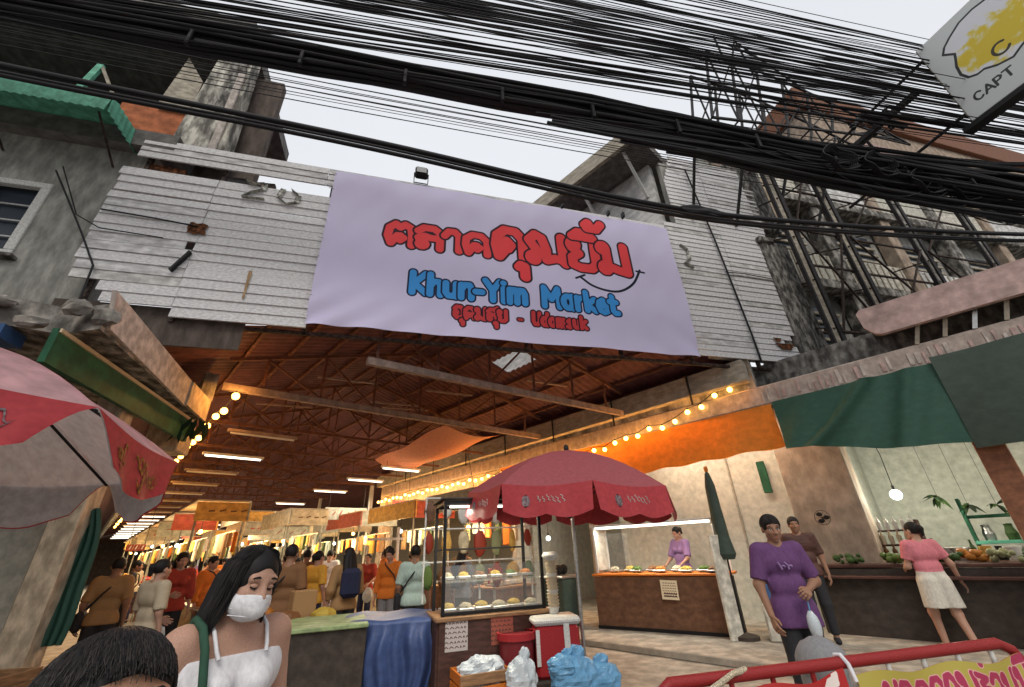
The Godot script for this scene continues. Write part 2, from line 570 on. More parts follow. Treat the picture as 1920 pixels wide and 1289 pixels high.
	g.transparency = BaseMaterial3D.TRANSPARENCY_ALPHA
	g.roughness = 0.03
	M["glass"] = g
	glow("bulb_warm", Color(1.0, 0.74, 0.33), 7.0)
	glow("tube_white", Color(1.0, 0.97, 0.9), 2.2)
	glow("tube_dim", Color(1.0, 0.85, 0.7), 0.02)
	glow("bulb_white", Color(0.95, 1.0, 0.98), 4.0)


# ---------------------------------------------------------------- ground
func build_ground():
	var st := mb()
	quad(st, Vector3(-250, -0.03, 250), Vector3(250, -0.03, 250), Vector3(250, -0.03, -250), Vector3(-250, -0.03, -250))
	struct("street", st, M.asphalt)
	st = mb()
	box(st, Vector3(0, -0.04, -1.0), Vector3(70, 0.08, 16.0))
	struct("pavement", st, M.concrete)
	st = mb()
	var c := [al(-4, 0.004, -3), al(24, 0.004, -8), al(24, 0.004, 74), al(-4, 0.004, 74)]
	quad(st, c[0], c[1], c[2], c[3])
	struct("market_floor", st, M.concrete_floor)
	st = mb()
	var t := Transform3D(Basis(Vector3.UP, AY), Vector3.ZERO)
	box(st, t * Vector3(10.2, 0.052, -3.5), Vector3(7.0, 0.096, 13.0), 0.012, t.basis)
	struct("shop_step", st, M.concrete_floor)


func roof_y(e: float) -> float:
	return 5.9 - 0.285 * absf(e - 4.7)


func front_a(e: float, f := 6.16) -> float:
	return (f - 0.469 * e) / 0.883


# ---------------------------------------------------------------- market hall: roof, beams, walls
func roof_piece(st: SurfaceTool, e0: float, e1: float, a0: float, a1: float, waves: bool):
	var n := int((a1 - a0) / 0.09 * 4.0) if waves else 6
	n = maxi(n, 4)
	var f := func(u, v):
		var e := lerpf(e0, e1, u)
		var start := maxf(a0, front_a(e))
		var a := lerpf(minf(start, a1), a1, v)
		return al(e, roof_y(e) + (0.014 * sin(a * TAU / 0.18) if waves else 0.0), a)
	sheet(st, 4, n, f, 0.012)


func build_hall():
	var roof := thing("market_roof", "low red-brown corrugated roof over the market lane with beams under it", "roof")
	var a := 2.0
	while a < 72.0:
		var a1 := minf(a + 2.45, 72.0)
		for side in 2:
			var st := mb()
			var wv := a < 22.0
			if side == 0:
				roof_piece(st, -1.6, 4.7, a, a1, wv)
			elif a < 6.5 and a1 > 6.5:   # the row with the missing roof light
				roof_piece(st, 4.7, 5.95, a, a1, wv)
				roof_piece(st, 6.45, 8.75, a, a1, wv)
				roof_piece(st, 5.95, 6.45, a, 5.9, wv)
			else:
				roof_piece(st, 4.7, 8.75, a, a1, wv)
			part("roof_sheet", st, M.roof_sheet, roof)
		a = a1
	for k in 27:   # cross beams with their trusses
		var a0 := 5.55 + 2.45 * k
		var skew := func(e): return a0 + 0.13 * (4.5 - e) * (1.0 if k == 0 else 0.6)
		var e0 := 2.45 if k == 0 else 1.0
		var st := mb()
		bar(st, al(e0, 4.24, skew.call(e0)), al(8.35, 4.24, skew.call(8.35)), 0.09 if k < 2 else 0.05, 0.12 if k < 2 else 0.06)
		part("roof_beam", st, M.roof_beam if k < 2 else M.purlin, roof)
		if k > 9:
			continue
		st = mb()
		for side in [0, 1]:
			var ea := maxf(e0, 1.0) if side == 0 else 8.4
			bar(st, al(ea, roof_y(ea) - 0.1, skew.call(ea)), al(4.7, roof_y(4.7) - 0.1, skew.call(4.7)), 0.05, 0.07)
		part("rafter", st, M.purlin, roof)
		var xs := [1.6, 2.6, 3.65, 4.7, 5.75, 6.8, 7.8]
		for i in xs.size():
			if xs[i] < e0:
				continue
			st = mb()
			bar(st, al(xs[i], 4.3, skew.call(xs[i])), al(xs[i], roof_y(xs[i]) - 0.12, skew.call(xs[i])), 0.04, 0.04)
			part("truss_post", st, M.purlin, roof)
			if i + 1 < xs.size():
				st = mb()
				var flip: bool = i >= 3
				bar(st, al(xs[i], 4.3 if flip else roof_y(xs[i]) - 0.14, skew.call(xs[i])), al(xs[i + 1], roof_y(xs[i + 1]) - 0.14 if flip else 4.3, skew.call(xs[i + 1])), 0.035, 0.035)
				part("truss_brace", st, M.purlin, roof)
	for e in [1.2, 1.9, 2.6, 3.3, 4.0, 4.5, 4.95, 5.6, 6.75, 7.4, 8.1]:
		var st := mb()
		bar(st, al(e, roof_y(e) - 0.05, front_a(e) + 0.03), al(e, roof_y(e) - 0.05, 40.0), 0.05, 0.06)
		part("purlin", st, M.purlin, roof)
	for s in [[5.7, 7.6, 4.62, 4.9], [3.2, 5.8, 6.0, 6.1], [5.2, 10.6, 2.0, 2.2], [6.3, 9.2, 4.4, 5.1], [3.4, 9.0, 4.0, 4.6], [2.2, 8.2, 2.5, 3.4]]:   # loose pale battens under the sheets
		var st := mb()
		bar(st, al(s[2], 4.75, s[1]), al(s[2] + 1.2, 4.85, s[1] - 0.1), 0.05, 0.03)
		part("batten", st, M.roof_beam, roof)
	var st2 := mb()
	sheet(st2, 10, 12, func(u, v): return al(5.5 + 1.7 * u + 0.5 * v, 4.22 - 0.28 * sin(PI * u) * (0.5 + 0.5 * v) + 0.05 * sin(v * 9.0), 8.1 + 4.6 * v), 0.006)
	single("hanging_sheet", st2, M.salmon_sheet, "faded salmon orange sheet slung under the market roof beams", "sheet")
	# eave beams and walls
	st2 = mb()
	bar(st2, al(8.42, 4.42, 2.3), al(8.42, 4.3, 17.2), 0.2, 0.42)
	var g = single("eave_gutter", st2, M.gutter, "long grey concrete eave gutter along the right side of the lane", "gutter")
	for k in 7:
		var s3 := mb()
		bar(s3, al(8.29, 4.62, 3.4 + 1.9 * k), al(8.29, 4.0, 3.4 + 1.9 * k), 0.03, 0.03)
		part("gutter_strap", s3, M.dark_steel, g)
	single("clerestory_wall", ab(8.6, 8.74, 4.105, 4.72, 2.26, 17.1), M.cream_wall, "strip of cream wall between the right canopy and the market roof", "wall")
	st2 = mb()
	sheet(st2, 2, 2, func(u, v): return al(8.45 + 0.25 * v, lerpf(4.55, 4.85, v), 2.4 + 15.0 * u), 0.02)
	part("flashing", st2, M.roof_sheet, g)
	st2 = mb()
	bar(st2, al(0.85, 4.3, 8.6), al(0.85, 4.3, 72.0), 0.2, 0.5)
	single("eave_beam", st2, M.cream_wall, "cream eave beam along the left side of the lane behind the string lights", "beam")
	st2 = mb()
	var t := Transform3D(Basis(Vector3.UP, AY), Vector3.ZERO)
	box(st2, t * Vector3(-2.6, 2.6, -38.0), Vector3(0.2, 5.2, 68.0), 0.0, t.basis)
	single("left_market_wall", st2, M.cream_wall, "cream wall at the back of the stalls on the left side of the market", "wall")
	st2 = mb()
	box(st2, t * Vector3(9.5, 3.2, -72.2), Vector3(25.0, 6.4, 0.2), 0.0, t.basis)
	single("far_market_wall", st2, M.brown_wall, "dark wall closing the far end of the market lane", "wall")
	st2 = mb()
	box(st2, t * Vector3(21.0, 3.0, -44.0), Vector3(0.2, 6.0, 57.0), 0.0, t.basis)
	single("right_market_wall", st2, M.shop_wall, "wall far back on the right side of the open market hall", "wall")
	st2 = mb()
	box(st2, t * Vector3(14.9, 4.86, -44.6), Vector3(12.4, 0.06, 55.2), 0.0, t.basis)
	single("side_hall_roof", st2, M.roof_sheet, "flat brown roof over the side hall to the right of the lane", "roof")
	var post0: Node3D
	for k in 7:
		var at := al(8.6, 0, 18.2 + 6.0 * k)
		if k == 0:
			post0 = single("hall_post", one_box(Vector3(0.14, 4.4, 0.14), 0.01, Vector3(0, 2.2, 0)), M.white_steel, "white square post on the right side of the lane", "post", at, AY, "white posts along the right side of the lane")
		else:
			dup(post0, "white square post on the right side of the lane", at, AY)


# ---------------------------------------------------------------- the white boarded front with the banner
func plank(st: SurfaceTool, x0: float, x1: float, y0: float, h: float, f: float, lap := 0.012):
	var z := -f
	var p := [Vector3(x0, y0, z + 0.02 + lap), Vector3(x1, y0, z + 0.02 + lap), Vector3(x1, y0, z), Vector3(x0, y0, z), Vector3(x0, y0 + h, z + 0.014), Vector3(x1, y0 + h, z + 0.014), Vector3(x1, y0 + h, z), Vector3(x0, y0 + h, z)]
	hexa(st, p)


func build_fascia():
	var wall := thing("boarded_front", "front of weathered white horizontal boards above the market entrance", "facade")
	var mats := [M.white_plank, M.white_plank_b, M.white_plank, M.white_plank_b, M.white_plank_c]
	# left of the banner
	var pitch := 0.163
	var y := 4.58
	var row := 0
	while y < 7.12:
		var xl := -4.52 + rng.randf_range(-0.02, 0.02)
		if y < 4.63:
			xl = -3.2
		elif y < 5.0:
			xl = -4.0 - (y - 4.63) * 0.5
		var seam := -3.2 + rng.randf_range(-0.012, 0.012)
		var joints := [xl, seam, -1.46] if xl < -3.3 else [xl, -1.46]
		for j in joints.size() - 1:
			var st := mb()
			var sag := rng.randf_range(-0.005, 0.005)
			var x1: float = joints[j + 1] - (0.008 if j == 0 and joints.size() > 2 else 0.0)
			if row == 7 and j == 0:
				x1 = -3.32
			plank(st, joints[j], x1, y + sag, pitch + (0.006 if row != 12 else -0.02), 6.0 + rng.randf_range(0.0, 0.012), rng.randf_range(0.004, 0.02))
			part("board", st, mats[rng.randi() % 5 if rng.randf() < 0.5 else 0], wall)
		y += pitch
		row += 1
	for k in 3:   # the strip above the gap
		for j in 3:
			var st := mb()
			plank(st, [-4.44, -1.6, 2.2][j], [-1.6, 2.2, 5.6][j] - 0.01, 7.47 + 0.145 * k, 0.137, 6.02, 0.008)
			part("board", st, mats[(k + j) % 4], wall)
	# right of the banner, up to the roof of the corner building
	pitch = 0.128
	y = 4.68
	row = 0
	while y < 10.3:
		var xr := 7.88 + (y - 4.68) * 0.105
		if row < 5 and row > 1:
			xr -= rng.randf_range(0.0, 0.35)
		for j in 2:
			var x0 := 5.38 if j == 0 else 6.86
			var x1 := 6.85 if j == 0 else xr
			if y > 7.9 and j == 0:
				x0 = 5.72 + maxf(0.0, y - 9.3) * 0.35
			var st := mb()
			plank(st, x0, x1, y, pitch - 0.008, 6.0 + rng.randf_range(0.0, 0.008), rng.randf_range(0.003, 0.012))
			part("board", st, mats[rng.randi() % 5 if rng.randf() < 0.4 else 0], wall)
		y += pitch
		row += 1
	for x in [-4.3, -3.2, -1.5, 0.2, 2.0, 3.8, 5.3, 6.85]:
		var st := mb()
		bar(st, Vector3(x, 4.55, -6.1), Vector3(x, 7.85, -6.1), 0.06, 0.06)
		part("frame_post", st, M.rusty_steel, wall)
	for yy in [4.56, 6.2, 7.8]:
		var st := mb()
		bar(st, Vector3(-4.3 if yy > 5.0 else -3.1, yy, -6.15), Vector3(5.5 if yy > 7.0 else 7.8, yy, -6.15), 0.05, 0.06)
		part("frame_rail", st, M.rusty_steel, wall)
	for q in [[-4.05, 7.2, 0.55, 0.16, "rust"], [-3.05, 7.2, 0.4, 0.14, "dark_steel"], [-2.6, 7.2, 0.35, 0.12, "rusty_steel"]]:   # junk in the gap
		var st := mb()
		box(st, Vector3(q[0], 7.34, -6.14), Vector3(q[2], q[3], 0.1), 0.01, Basis(Vector3.BACK, rng.randf_range(-0.1, 0.1)))
		part("bracket", st, M[q[4]], wall)
	# rust hole, its bracket, stains, cable clips, ghosts of old letters
	var st4 := mb()
	sheet(st4, 10, 8, func(u, v): return Vector3(-3.36 + 0.24 * u + 0.012 * sin(v * 9.0), 6.02 + 0.2 * v + 0.012 * sin(u * 11.0), -5.955), 0.01)
	part("rust_patch", st4, M.rust, wall)
	st4 = mb()
	bar(st4, Vector3(-3.36, 5.3, -5.94), Vector3(-3.2, 5.66, -5.94), 0.07, 0.03)
	part("hanging_bracket", st4, M.black, wall)
	for q in [[-2.36, 4.95, 0.05, 0.5], [7.55, 4.95, 0.5, 0.14], [7.4, 5.12, 0.22, 0.09]]:
		st4 = mb()
		sheet(st4, 4, 10, func(u, v): return Vector3(q[0] + q[2] * (u - 0.5) * (0.45 + 0.55 * v + 0.1 * sin(v * 17.0)), q[1] + q[3] * v, -5.952), 0.003)
		part("rust_stain", st4, M.rust if q[0] > 7.0 else M.rust_stain, wall)
	for q in [[[0, 1, 0.2, 0.9, 0.5, 1, 0.5, 0.6, 0.2, 0.35, 0, 0, 0.6, 0.05], -2.8, 6.88, 0.55, 0.36], [[0.1, 1, 0, 0.4, 0.3, 0, 0.6, 0.2, 0.6, 0.7, 0.35, 1], -2.28, 6.86, 0.5, 0.34], [[0, 1, 0.5, 0.8, 0.5, 0.4, 0, 0.2, 0.6, 0], 5.62, 6.75, 0.34, 0.6]]:
		st4 = mb()
		for i in range(0, q[0].size() - 2, 2):
			bar(st4, Vector3(q[1] + q[0][i] * q[3], q[2] + q[0][i + 1] * q[4], -5.967), Vector3(q[1] + q[0][i + 2] * q[3], q[2] + q[0][i + 3] * q[4], -5.967), 0.09, 0.004)
		part("ghost_letter", st4, M.plank_stain, wall)
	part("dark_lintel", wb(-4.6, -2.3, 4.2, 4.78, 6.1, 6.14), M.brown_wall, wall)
	build_banner()
	# flood lamp on the top edge
	var fl := thing("flood_light", "small black flood light clamped on the top edge of the lavender banner", "flood light", Vector3(0.03, 7.86, -5.95))
	part("housing", one_box(Vector3(0.24, 0.2, 0.16), 0.03, Vector3(0, 0.2, 0.06)), M.black, fl)
	part("lens", one_box(Vector3(0.19, 0.14, 0.01), 0.004, Vector3(0, 0.2, 0.146)), M.pane_dark, fl)
	part("bracket", one_tube([Vector3(-0.13, 0.2, 0.05), Vector3(-0.13, 0.0, 0.0), Vector3(0.13, 0.0, 0.0), Vector3(0.13, 0.2, 0.05)], 0.012, 6), M.dark_steel, fl)
	for q in [[3.95, 0.1], [4.3, 0.14], [2.9, 0.07]]:
		single("banner_clamp", one_box(Vector3(0.05, q[1], 0.1), 0.01, Vector3(0, q[1] * 0.5, 0)), M.black, {3.95: "short black clamp on the banner's top edge, middle of three", 4.3: "tallest black clamp on the banner's top edge, nearest its right corner", 2.9: "lowest black clamp on the banner's top edge, nearest the flood light"}[q[0]], "clamp", Vector3(q[0], 7.8, -5.9), 0.0, "clamps on the banner's top edge")


# ---------------------------------------------------------------- lettering: strokes inked into a picture
func ink(im: Image, strokes: Array, at: Vector2, sc: Vector2, r: float, fill: Color, line: Color, lw: float):   # strokes: arrays of x, y pairs, y up
	var lo := Vector2(1e9, 1e9)
	var hi := -lo
	var segs := []
	for s in strokes:
		var last := Vector2.ZERO
		for i in range(0, s.size(), 2):
			var p := Vector2(at.x + s[i] * sc.x, at.y - s[i + 1] * sc.y)
			lo = lo.min(p)
			hi = hi.max(p)
			if i > 0:
				segs.append([last, p])
			elif s.size() == 2:
				segs.append([p, p])
			last = p
	var pad := r + lw + 2.0
	var x0 := maxi(int(lo.x - pad), 0)
	var y0 := maxi(int(lo.y - pad), 0)
	var x1 := mini(int(hi.x + pad), im.get_width() - 1)
	var y1 := mini(int(hi.y + pad), im.get_height() - 1)
	var wd := x1 - x0 + 1
	if wd <= 0 or y1 < y0:
		return
	var d := PackedFloat32Array()
	d.resize(wd * (y1 - y0 + 1))
	d.fill(1e6)
	for s in segs:
		var a: Vector2 = s[0]
		var b: Vector2 = s[1]
		var ab := b - a
		var l2 := maxf(ab.length_squared(), 1e-6)
		for y in range(maxi(int(minf(a.y, b.y) - pad), y0), mini(int(maxf(a.y, b.y) + pad), y1) + 1):
			for x in range(maxi(int(minf(a.x, b.x) - pad), x0), mini(int(maxf(a.x, b.x) + pad), x1) + 1):
				var p := Vector2(x, y) - a
				var e := (p - ab * clampf(p.dot(ab) / l2, 0.0, 1.0)).length_squared()
				var k := (y - y0) * wd + x - x0
				if e < d[k]:
					d[k] = e
	for y in range(y0, y1 + 1):
		for x in range(x0, x1 + 1):
			var e := sqrt(d[(y - y0) * wd + x - x0])
			if e < r + lw + 0.5:
				var c := im.get_pixel(x, y)
				if lw > 0.0:
					c = c.lerp(line, clampf(r + lw + 0.5 - e, 0.0, 1.0))
				c = c.lerp(fill, clampf(r + 0.5 - e, 0.0, 1.0))
				im.set_pixel(x, y, c)


func arc(cx, cy, rx, ry, d0, d1, n := 10) -> Array:
	var o := []
	for i in n + 1:
		var t := deg_to_rad(lerpf(d0, d1, float(i) / n))
		o.append(cx + rx * cos(t))
		o.append(cy + ry * sin(t))
	return o


func glyph(ch: String) -> Array:   # [advance, strokes]
	match ch:
		"ต": return [1.0, [[0.5, 0.42, 0.38, 0.3, 0.5, 0.2, 0.6, 0.32, 0.4, 0.42, 0.2, 0.02], [0.2, 0.02, 0.08, 0.4, 0.12, 0.8, 0.32, 1.0, 0.48, 0.84, 0.64, 1.0, 0.85, 0.85, 0.9, 0.5, 0.9, 0]]]
		"ล": return [0.98, [arc(0.26, 0.16, 0.12, 0.13, 0, 360), [0.2, 0.26, 0.12, 0.46, 0.34, 0.58, 0.55, 0.5, 0.88, 0.5], [0.1, 0.8, 0.3, 1.0, 0.66, 1.0, 0.88, 0.78, 0.88, 0.0]]]
		"า": return [0.72, [[0.06, 0.72, 0.2, 0.96, 0.42, 0.98, 0.58, 0.78, 0.58, 0.0]]]
		"ด": return [1.0, [[0.52, 0.44, 0.4, 0.32, 0.52, 0.22, 0.62, 0.34, 0.42, 0.44, 0.2, 0.0], [0.2, 0.0, 0.1, 0.4, 0.12, 0.76, 0.36, 1.0, 0.68, 0.98, 0.9, 0.72, 0.9, 0.0]]]
		"ค": return [1.0, [[0.42, 0.3, 0.52, 0.46, 0.4, 0.6, 0.3, 0.46, 0.3, 0.2, 0.16, 0.0], [0.16, 0.0, 0.08, 0.4, 0.12, 0.76, 0.36, 1.0, 0.68, 0.98, 0.9, 0.72, 0.9, 0.0]]]
		"ุ": return [0.0, [[-0.26, -0.3, -0.2, -0.22, -0.1, -0.26, -0.1, -0.62]]]
		"ณ": return [1.34, [arc(0.2, 0.14, 0.1, 0.12, 0, 360), [0.3, 0.14, 0.34, 0.4, 0.1, 0.78, 0.3, 1.0, 0.5, 0.9, 0.62, 0.5, 0.62, 0.1, 0.9, 0.2, 1.1, 0.16, 1.2, 0.05], [1.14, 1.0, 1.16, 0.1]]]
		"ย": return [0.98, [arc(0.18, 0.84, 0.1, 0.12, 0, 360), [0.12, 0.72, 0.34, 0.52, 0.12, 0.36, 0.12, 0.1, 0.36, 0.0, 0.7, 0.0, 0.88, 0.16, 0.88, 1.0]]]
		"ิ": return [0.0, [[-0.8, 1.16, -0.6, 1.34, -0.3, 1.34, -0.12, 1.16, -0.8, 1.16]]]
		"ื": return [0.0, [[-0.8, 1.16, -0.6, 1.34, -0.3, 1.34, -0.12, 1.16, -0.8, 1.16], [-0.14, 1.16, -0.1, 1.42], [-0.28, 1.3, -0.26, 1.46]]]
		"้": return [0.0, [[-0.32, 1.66, -0.2, 1.78, -0.12, 1.62, -0.26, 1.54, 0.06, 1.54, 0.24, 1.78]]]
		"่": return [0.0, [[-0.2, 1.3, -0.2, 1.6]]]
		"ม": return [1.06, [arc(0.18, 0.86, 0.09, 0.11, 0, 360), [0.28, 0.86, 0.3, 0.12], arc(0.2, 0.12, 0.1, 0.12, 0, 360), [0.3, 0.2, 0.62, 0.06, 0.92, 0.0, 0.92, 1.0]]]
		"น": return [1.02, [arc(0.16, 0.88, 0.09, 0.11, 0, 360), [0.26, 0.88, 0.28, 0.0, 0.7, 0.2], arc(0.82, 0.12, 0.1, 0.12, 0, 360), [0.84, 1.0, 0.86, 0.2]]]
		"อ": return [0.98, [[0.12, 0.8, 0.3, 1.0, 0.66, 1.0, 0.88, 0.76, 0.88, 0.2, 0.7, 0.0, 0.34, 0.0, 0.14, 0.2, 0.14, 0.5], arc(0.26, 0.46, 0.1, 0.12, 0, 360)]]
		"ส": return [0.98, [arc(0.26, 0.16, 0.12, 0.13, 0, 360), [0.2, 0.26, 0.12, 0.46, 0.34, 0.58, 0.55, 0.5, 0.88, 0.5], [0.1, 0.8, 0.3, 1.0, 0.66, 1.0, 0.88, 0.78, 0.88, 0.0], [0.66, 0.98, 0.98, 1.18]]]
		"ข": return [0.9, [arc(0.2, 0.84, 0.1, 0.12, 0, 360), [0.28, 0.76, 0.14, 0.56, 0.26, 0.4, 0.22, 0.1, 0.4, 0.0, 0.62, 0.0, 0.8, 0.16, 0.8, 1.0]]]
		"ว": return [0.82, [[0.08, 0.8, 0.26, 1.0, 0.56, 0.98, 0.72, 0.76, 0.72, 0.14], arc(0.6, 0.13, 0.1, 0.12, 0, 360)]]
		"ร": return [0.76, [[0.08, 0.98, 0.6, 0.9, 0.2, 0.74, 0.3, 0.6, 0.6, 0.6, 0.64, 0.2], arc(0.52, 0.12, 0.1, 0.12, 0, 360)]]
		"ห": return [1.06, [arc(0.16, 0.88, 0.09, 0.11, 0, 360), [0.26, 0.88, 0.26, 0.0, 0.6, 0.5, 0.86, 0.6, 0.88, 0.0], arc(0.84, 0.86, 0.1, 0.12, 0, 360)]]
		"K": return [0.86, [[0.12, 0, 0.12, 1.3], [0.74, 1.28, 0.2, 0.6, 0.76, 0.02]]]
		"h": return [0.78, [[0.12, 0, 0.12, 1.3], [0.12, 0.5, 0.3, 0.84, 0.54, 0.84, 0.64, 0.6, 0.64, 0]]]
		"u": return [0.78, [[0.12, 0.84, 0.12, 0.24, 0.26, 0.02, 0.48, 0.02, 0.64, 0.24], [0.64, 0.84, 0.64, 0]]]
		"n": return [0.78, [[0.12, 0, 0.12, 0.84], [0.12, 0.5, 0.3, 0.84, 0.54, 0.84, 0.64, 0.6, 0.64, 0]]]
		"-": return [0.56, [[0.08, 0.46, 0.42, 0.46]]]
		"Y": return [0.86, [[0.04, 1.28, 0.42, 0.64, 0.8, 1.28], [0.42, 0.64, 0.42, 0]]]
		"i": return [0.34, [[0.14, 0, 0.14, 0.84], [0.14, 1.22]]]
		"m": return [1.08, [[0.12, 0, 0.12, 0.84], [0.12, 0.5, 0.26, 0.84, 0.44, 0.84, 0.52, 0.6, 0.52, 0], [0.52, 0.5, 0.66, 0.84, 0.84, 0.84, 0.94, 0.6, 0.94, 0]]]
		"M": return [1.14, [[0.12, 0, 0.14, 1.28, 0.54, 0.5, 0.94, 1.28, 0.98, 0]]]
		"a": return [0.8, [arc(0.36, 0.42, 0.26, 0.42, 0, 360, 14), [0.64, 0.86, 0.64, 0]]]
		"r": return [0.58, [[0.12, 0, 0.12, 0.84], [0.12, 0.5, 0.26, 0.8, 0.48, 0.84]]]
		"k": return [0.74, [[0.12, 0, 0.12, 1.3], [0.6, 0.84, 0.16, 0.42, 0.62, 0]]]
		"e": return [0.78, [[0.12, 0.44, 0.64, 0.44, 0.6, 0.72, 0.38, 0.86, 0.16, 0.7, 0.1, 0.42, 0.2, 0.1, 0.42, 0.0, 0.64, 0.12]]]
		"t": return [0.56, [[0.22, 1.2, 0.22, 0.2, 0.34, 0.02, 0.5, 0.04], [0.04, 0.82, 0.46, 0.82]]]
		"U": return [0.9, [[0.12, 1.28, 0.12, 0.34, 0.28, 0.04, 0.56, 0.04, 0.74, 0.34, 0.74, 1.28]]]
		"d": return [0.8, [arc(0.36, 0.42, 0.26, 0.42, 0, 360, 14), [0.64, 1.3, 0.64, 0]]]
		"o": return [0.78, [arc(0.38, 0.42, 0.28, 0.42, 0, 360, 14)]]
		"s": return [0.68, [[0.56, 0.74, 0.34, 0.86, 0.14, 0.68, 0.3, 0.46, 0.5, 0.34, 0.5, 0.12, 0.3, 0.0, 0.08, 0.1]]]
		"C": return [0.92, [arc(0.46, 0.64, 0.36, 0.64, 40, 320, 14)]]
		"A": return [0.92, [[0.06, 0, 0.44, 1.28, 0.82, 0], [0.2, 0.42, 0.68, 0.42]]]
		"P": return [0.84, [[0.12, 0, 0.12, 1.28, 0.54, 1.26, 0.7, 0.98, 0.54, 0.66, 0.12, 0.62]]]
		"T": return [0.84, [[0.06, 1.28, 0.76, 1.28], [0.41, 1.28, 0.41, 0]]]
		"I": return [0.3, [[0.14, 0, 0.14, 1.28]]]
		"N": return [0.94, [[0.12, 0, 0.12, 1.28, 0.76, 0, 0.76, 1.28]]]
	return [0.5, []]


func write(im: Image, text: String, at: Vector2, sc: Vector2, r: float, fill: Color, line: Color, lw: float, extra := {}):
	var x := at.x
	for i in text.length():
		var ch := text[i]
		var g := glyph(ch)
		ink(im, g[1], Vector2(x, at.y), sc, r, fill, line, lw)
		x += g[0] * sc.x
	return x


func text_width(text: String) -> float:
	var x := 0.0
	for i in text.length():
		x += glyph(text[i])[0]
	return x


func fit(im: Image, text: String, x0: float, x1: float, base: float, h: float, r: float, fill: Color, line: Color, lw: float):
	write(im, text, Vector2(x0, base), Vector2((x1 - x0) / text_width(text), h), r, fill, line, lw)


func build_banner():
	var smile := []
	var sc := Curve2D.new()
	for q in [[0.668, 0.522], [0.7, 0.575], [0.745, 0.603], [0.79, 0.59], [0.832, 0.525], [0.862, 0.415]]:
		sc.add_point(Vector2(q[0] * 1388.0, -q[1] * 640.0))
	for q in sc.point_count:
		var tn: Vector2 = (sc.get_point_position(mini(q + 1, 5)) - sc.get_point_position(maxi(q - 1, 0))) / 6.0
		sc.set_point_in(q, -tn)
		sc.set_point_out(q, tn)
	for p in sc.tessellate():
		smile.append_array([p.x, p.y])
	var im := Image.create(1388, 640, false, Image.FORMAT_RGB8)
	im.fill(Color(0.812, 0.785, 0.905))
	var red := Color(0.9, 0.27, 0.29)
	var blue := Color(0.24, 0.58, 0.86)
	var dk := Color(0.17, 0.07, 0.13)
	var w := 1388.0
	var h := 640.0
	fit(im, "ตลาด", 0.142 * w, 0.412 * w, 0.455 * h, 0.135 * h, 14.5, red, dk, 7.0)
	fit(im, "คุณยิ้ม", 0.422 * w, 0.834 * w, 0.45 * h, 0.21 * h, 20.5, red, dk, 7.5)
	fit(im, "Khun-Yim", 0.212 * w, 0.508 * w, 0.762 * h, 0.098 * h, 12.0, blue, Color(0.06, 0.1, 0.22), 5.5)
	fit(im, "Market", 0.548 * w, 0.77 * w, 0.762 * h, 0.098 * h, 12.0, blue, Color(0.06, 0.1, 0.22), 5.5)
	fit(im, "อุดมสุข", 0.318 * w, 0.452 * w, 0.886 * h, 0.064 * h, 7.5, red.darkened(0.15), dk, 5.0)
	ink(im, [[0, 0, 12, 0]], Vector2(0.482 * w, 0.866 * h), Vector2.ONE, 5.0, red.darkened(0.2), dk, 4.5)
	fit(im, "Udomsuk", 0.518 * w, 0.668 * w, 0.886 * h, 0.056 * h, 7.5, red.darkened(0.15), dk, 5.0)
	ink(im, [smile], Vector2.ZERO, Vector2.ONE, 5.0, Color(0.09, 0.1, 0.17), dk, 0.0)
	ink(im, [[0.655 * w, -0.535 * h, 0.682 * w, -0.505 * h]], Vector2.ZERO, Vector2.ONE, 4.5, Color(0.09, 0.1, 0.17), dk, 0.0)
	ink(im, [[0.85 * w, -0.425 * h, 0.875 * w, -0.43 * h]], Vector2.ZERO, Vector2.ONE, 4.5, Color(0.09, 0.1, 0.17), dk, 0.0)
	var m := StandardMaterial3D.new()
	m.resource_name = "banner_print"
	m.albedo_texture = ImageTexture.create_from_image(im)
	m.roughness = 0.6
	m.metallic_specular = 0.3
	var st := mb()
	var f := func(u, v):
		var x: float = -1.47 + 6.85 * u
		var y: float = 7.78 - 3.16 * v
		var z := -5.93 + 0.006 * sin(u * 61.0 + 6.0 * v) * sin(v * 17.0 + u * 9.0) + 0.012 * sin(u * 12.0 - v * 7.0)
		var cx := minf(u, 1.0 - u)
		var cy := minf(v, 1.0 - v)
		z += 0.012 * sin(u * 23.0 + v * 5.0) * (1.0 - smoothstep(0.0, 0.25, cy)) + 0.01 * sin(v * 9.0 + u * 3.0)
		z += 0.055 * exp(-8.0 * (u + (1.0 - v) * 1.2)) * sin(60.0 * (u - (1.0 - v) * 0.7))   # pulled creases at the lower left corner
		z += 0.04 * exp(-9.0 * ((1.0 - u) + (1.0 - v))) * sin(50.0 * ((1.0 - u) - (1.0 - v) * 0.6))
		y += 0.02 * sin(u * PI * 6.0) * (v - 0.5) * 0.4 - 0.03 * u * (1.0 - v)
		return Vector3(x, y, z)
	sheet(st, 96, 44, f, 0.004, true)
	var b = single("market_banner", st, m, "lavender vinyl banner lettered Khun-Yim Market in red and blue", "banner")
	for x in [-1.45, 5.36]:
		var s2 := mb()
		for k in 9:
			tube(s2, [Vector3(x, 4.75 + 0.37 * k, -5.915), Vector3(x + (-0.08 if x < 0 else 0.08), 4.77 + 0.37 * k, -5.93)], 0.007, 5)
		part("lacing", s2, M.white_plastic, b)


func wbox(st: SurfaceTool, x0, x1, y0, y1, f0, f1, bev := 0.0):   # a box from x, y and distance ranges
	box(st, Vector3((x0 + x1) * 0.5, (y0 + y1) * 0.5, -(f0 + f1) * 0.5), Vector3(x1 - x0, y1 - y0, absf(f1 - f0)), bev)


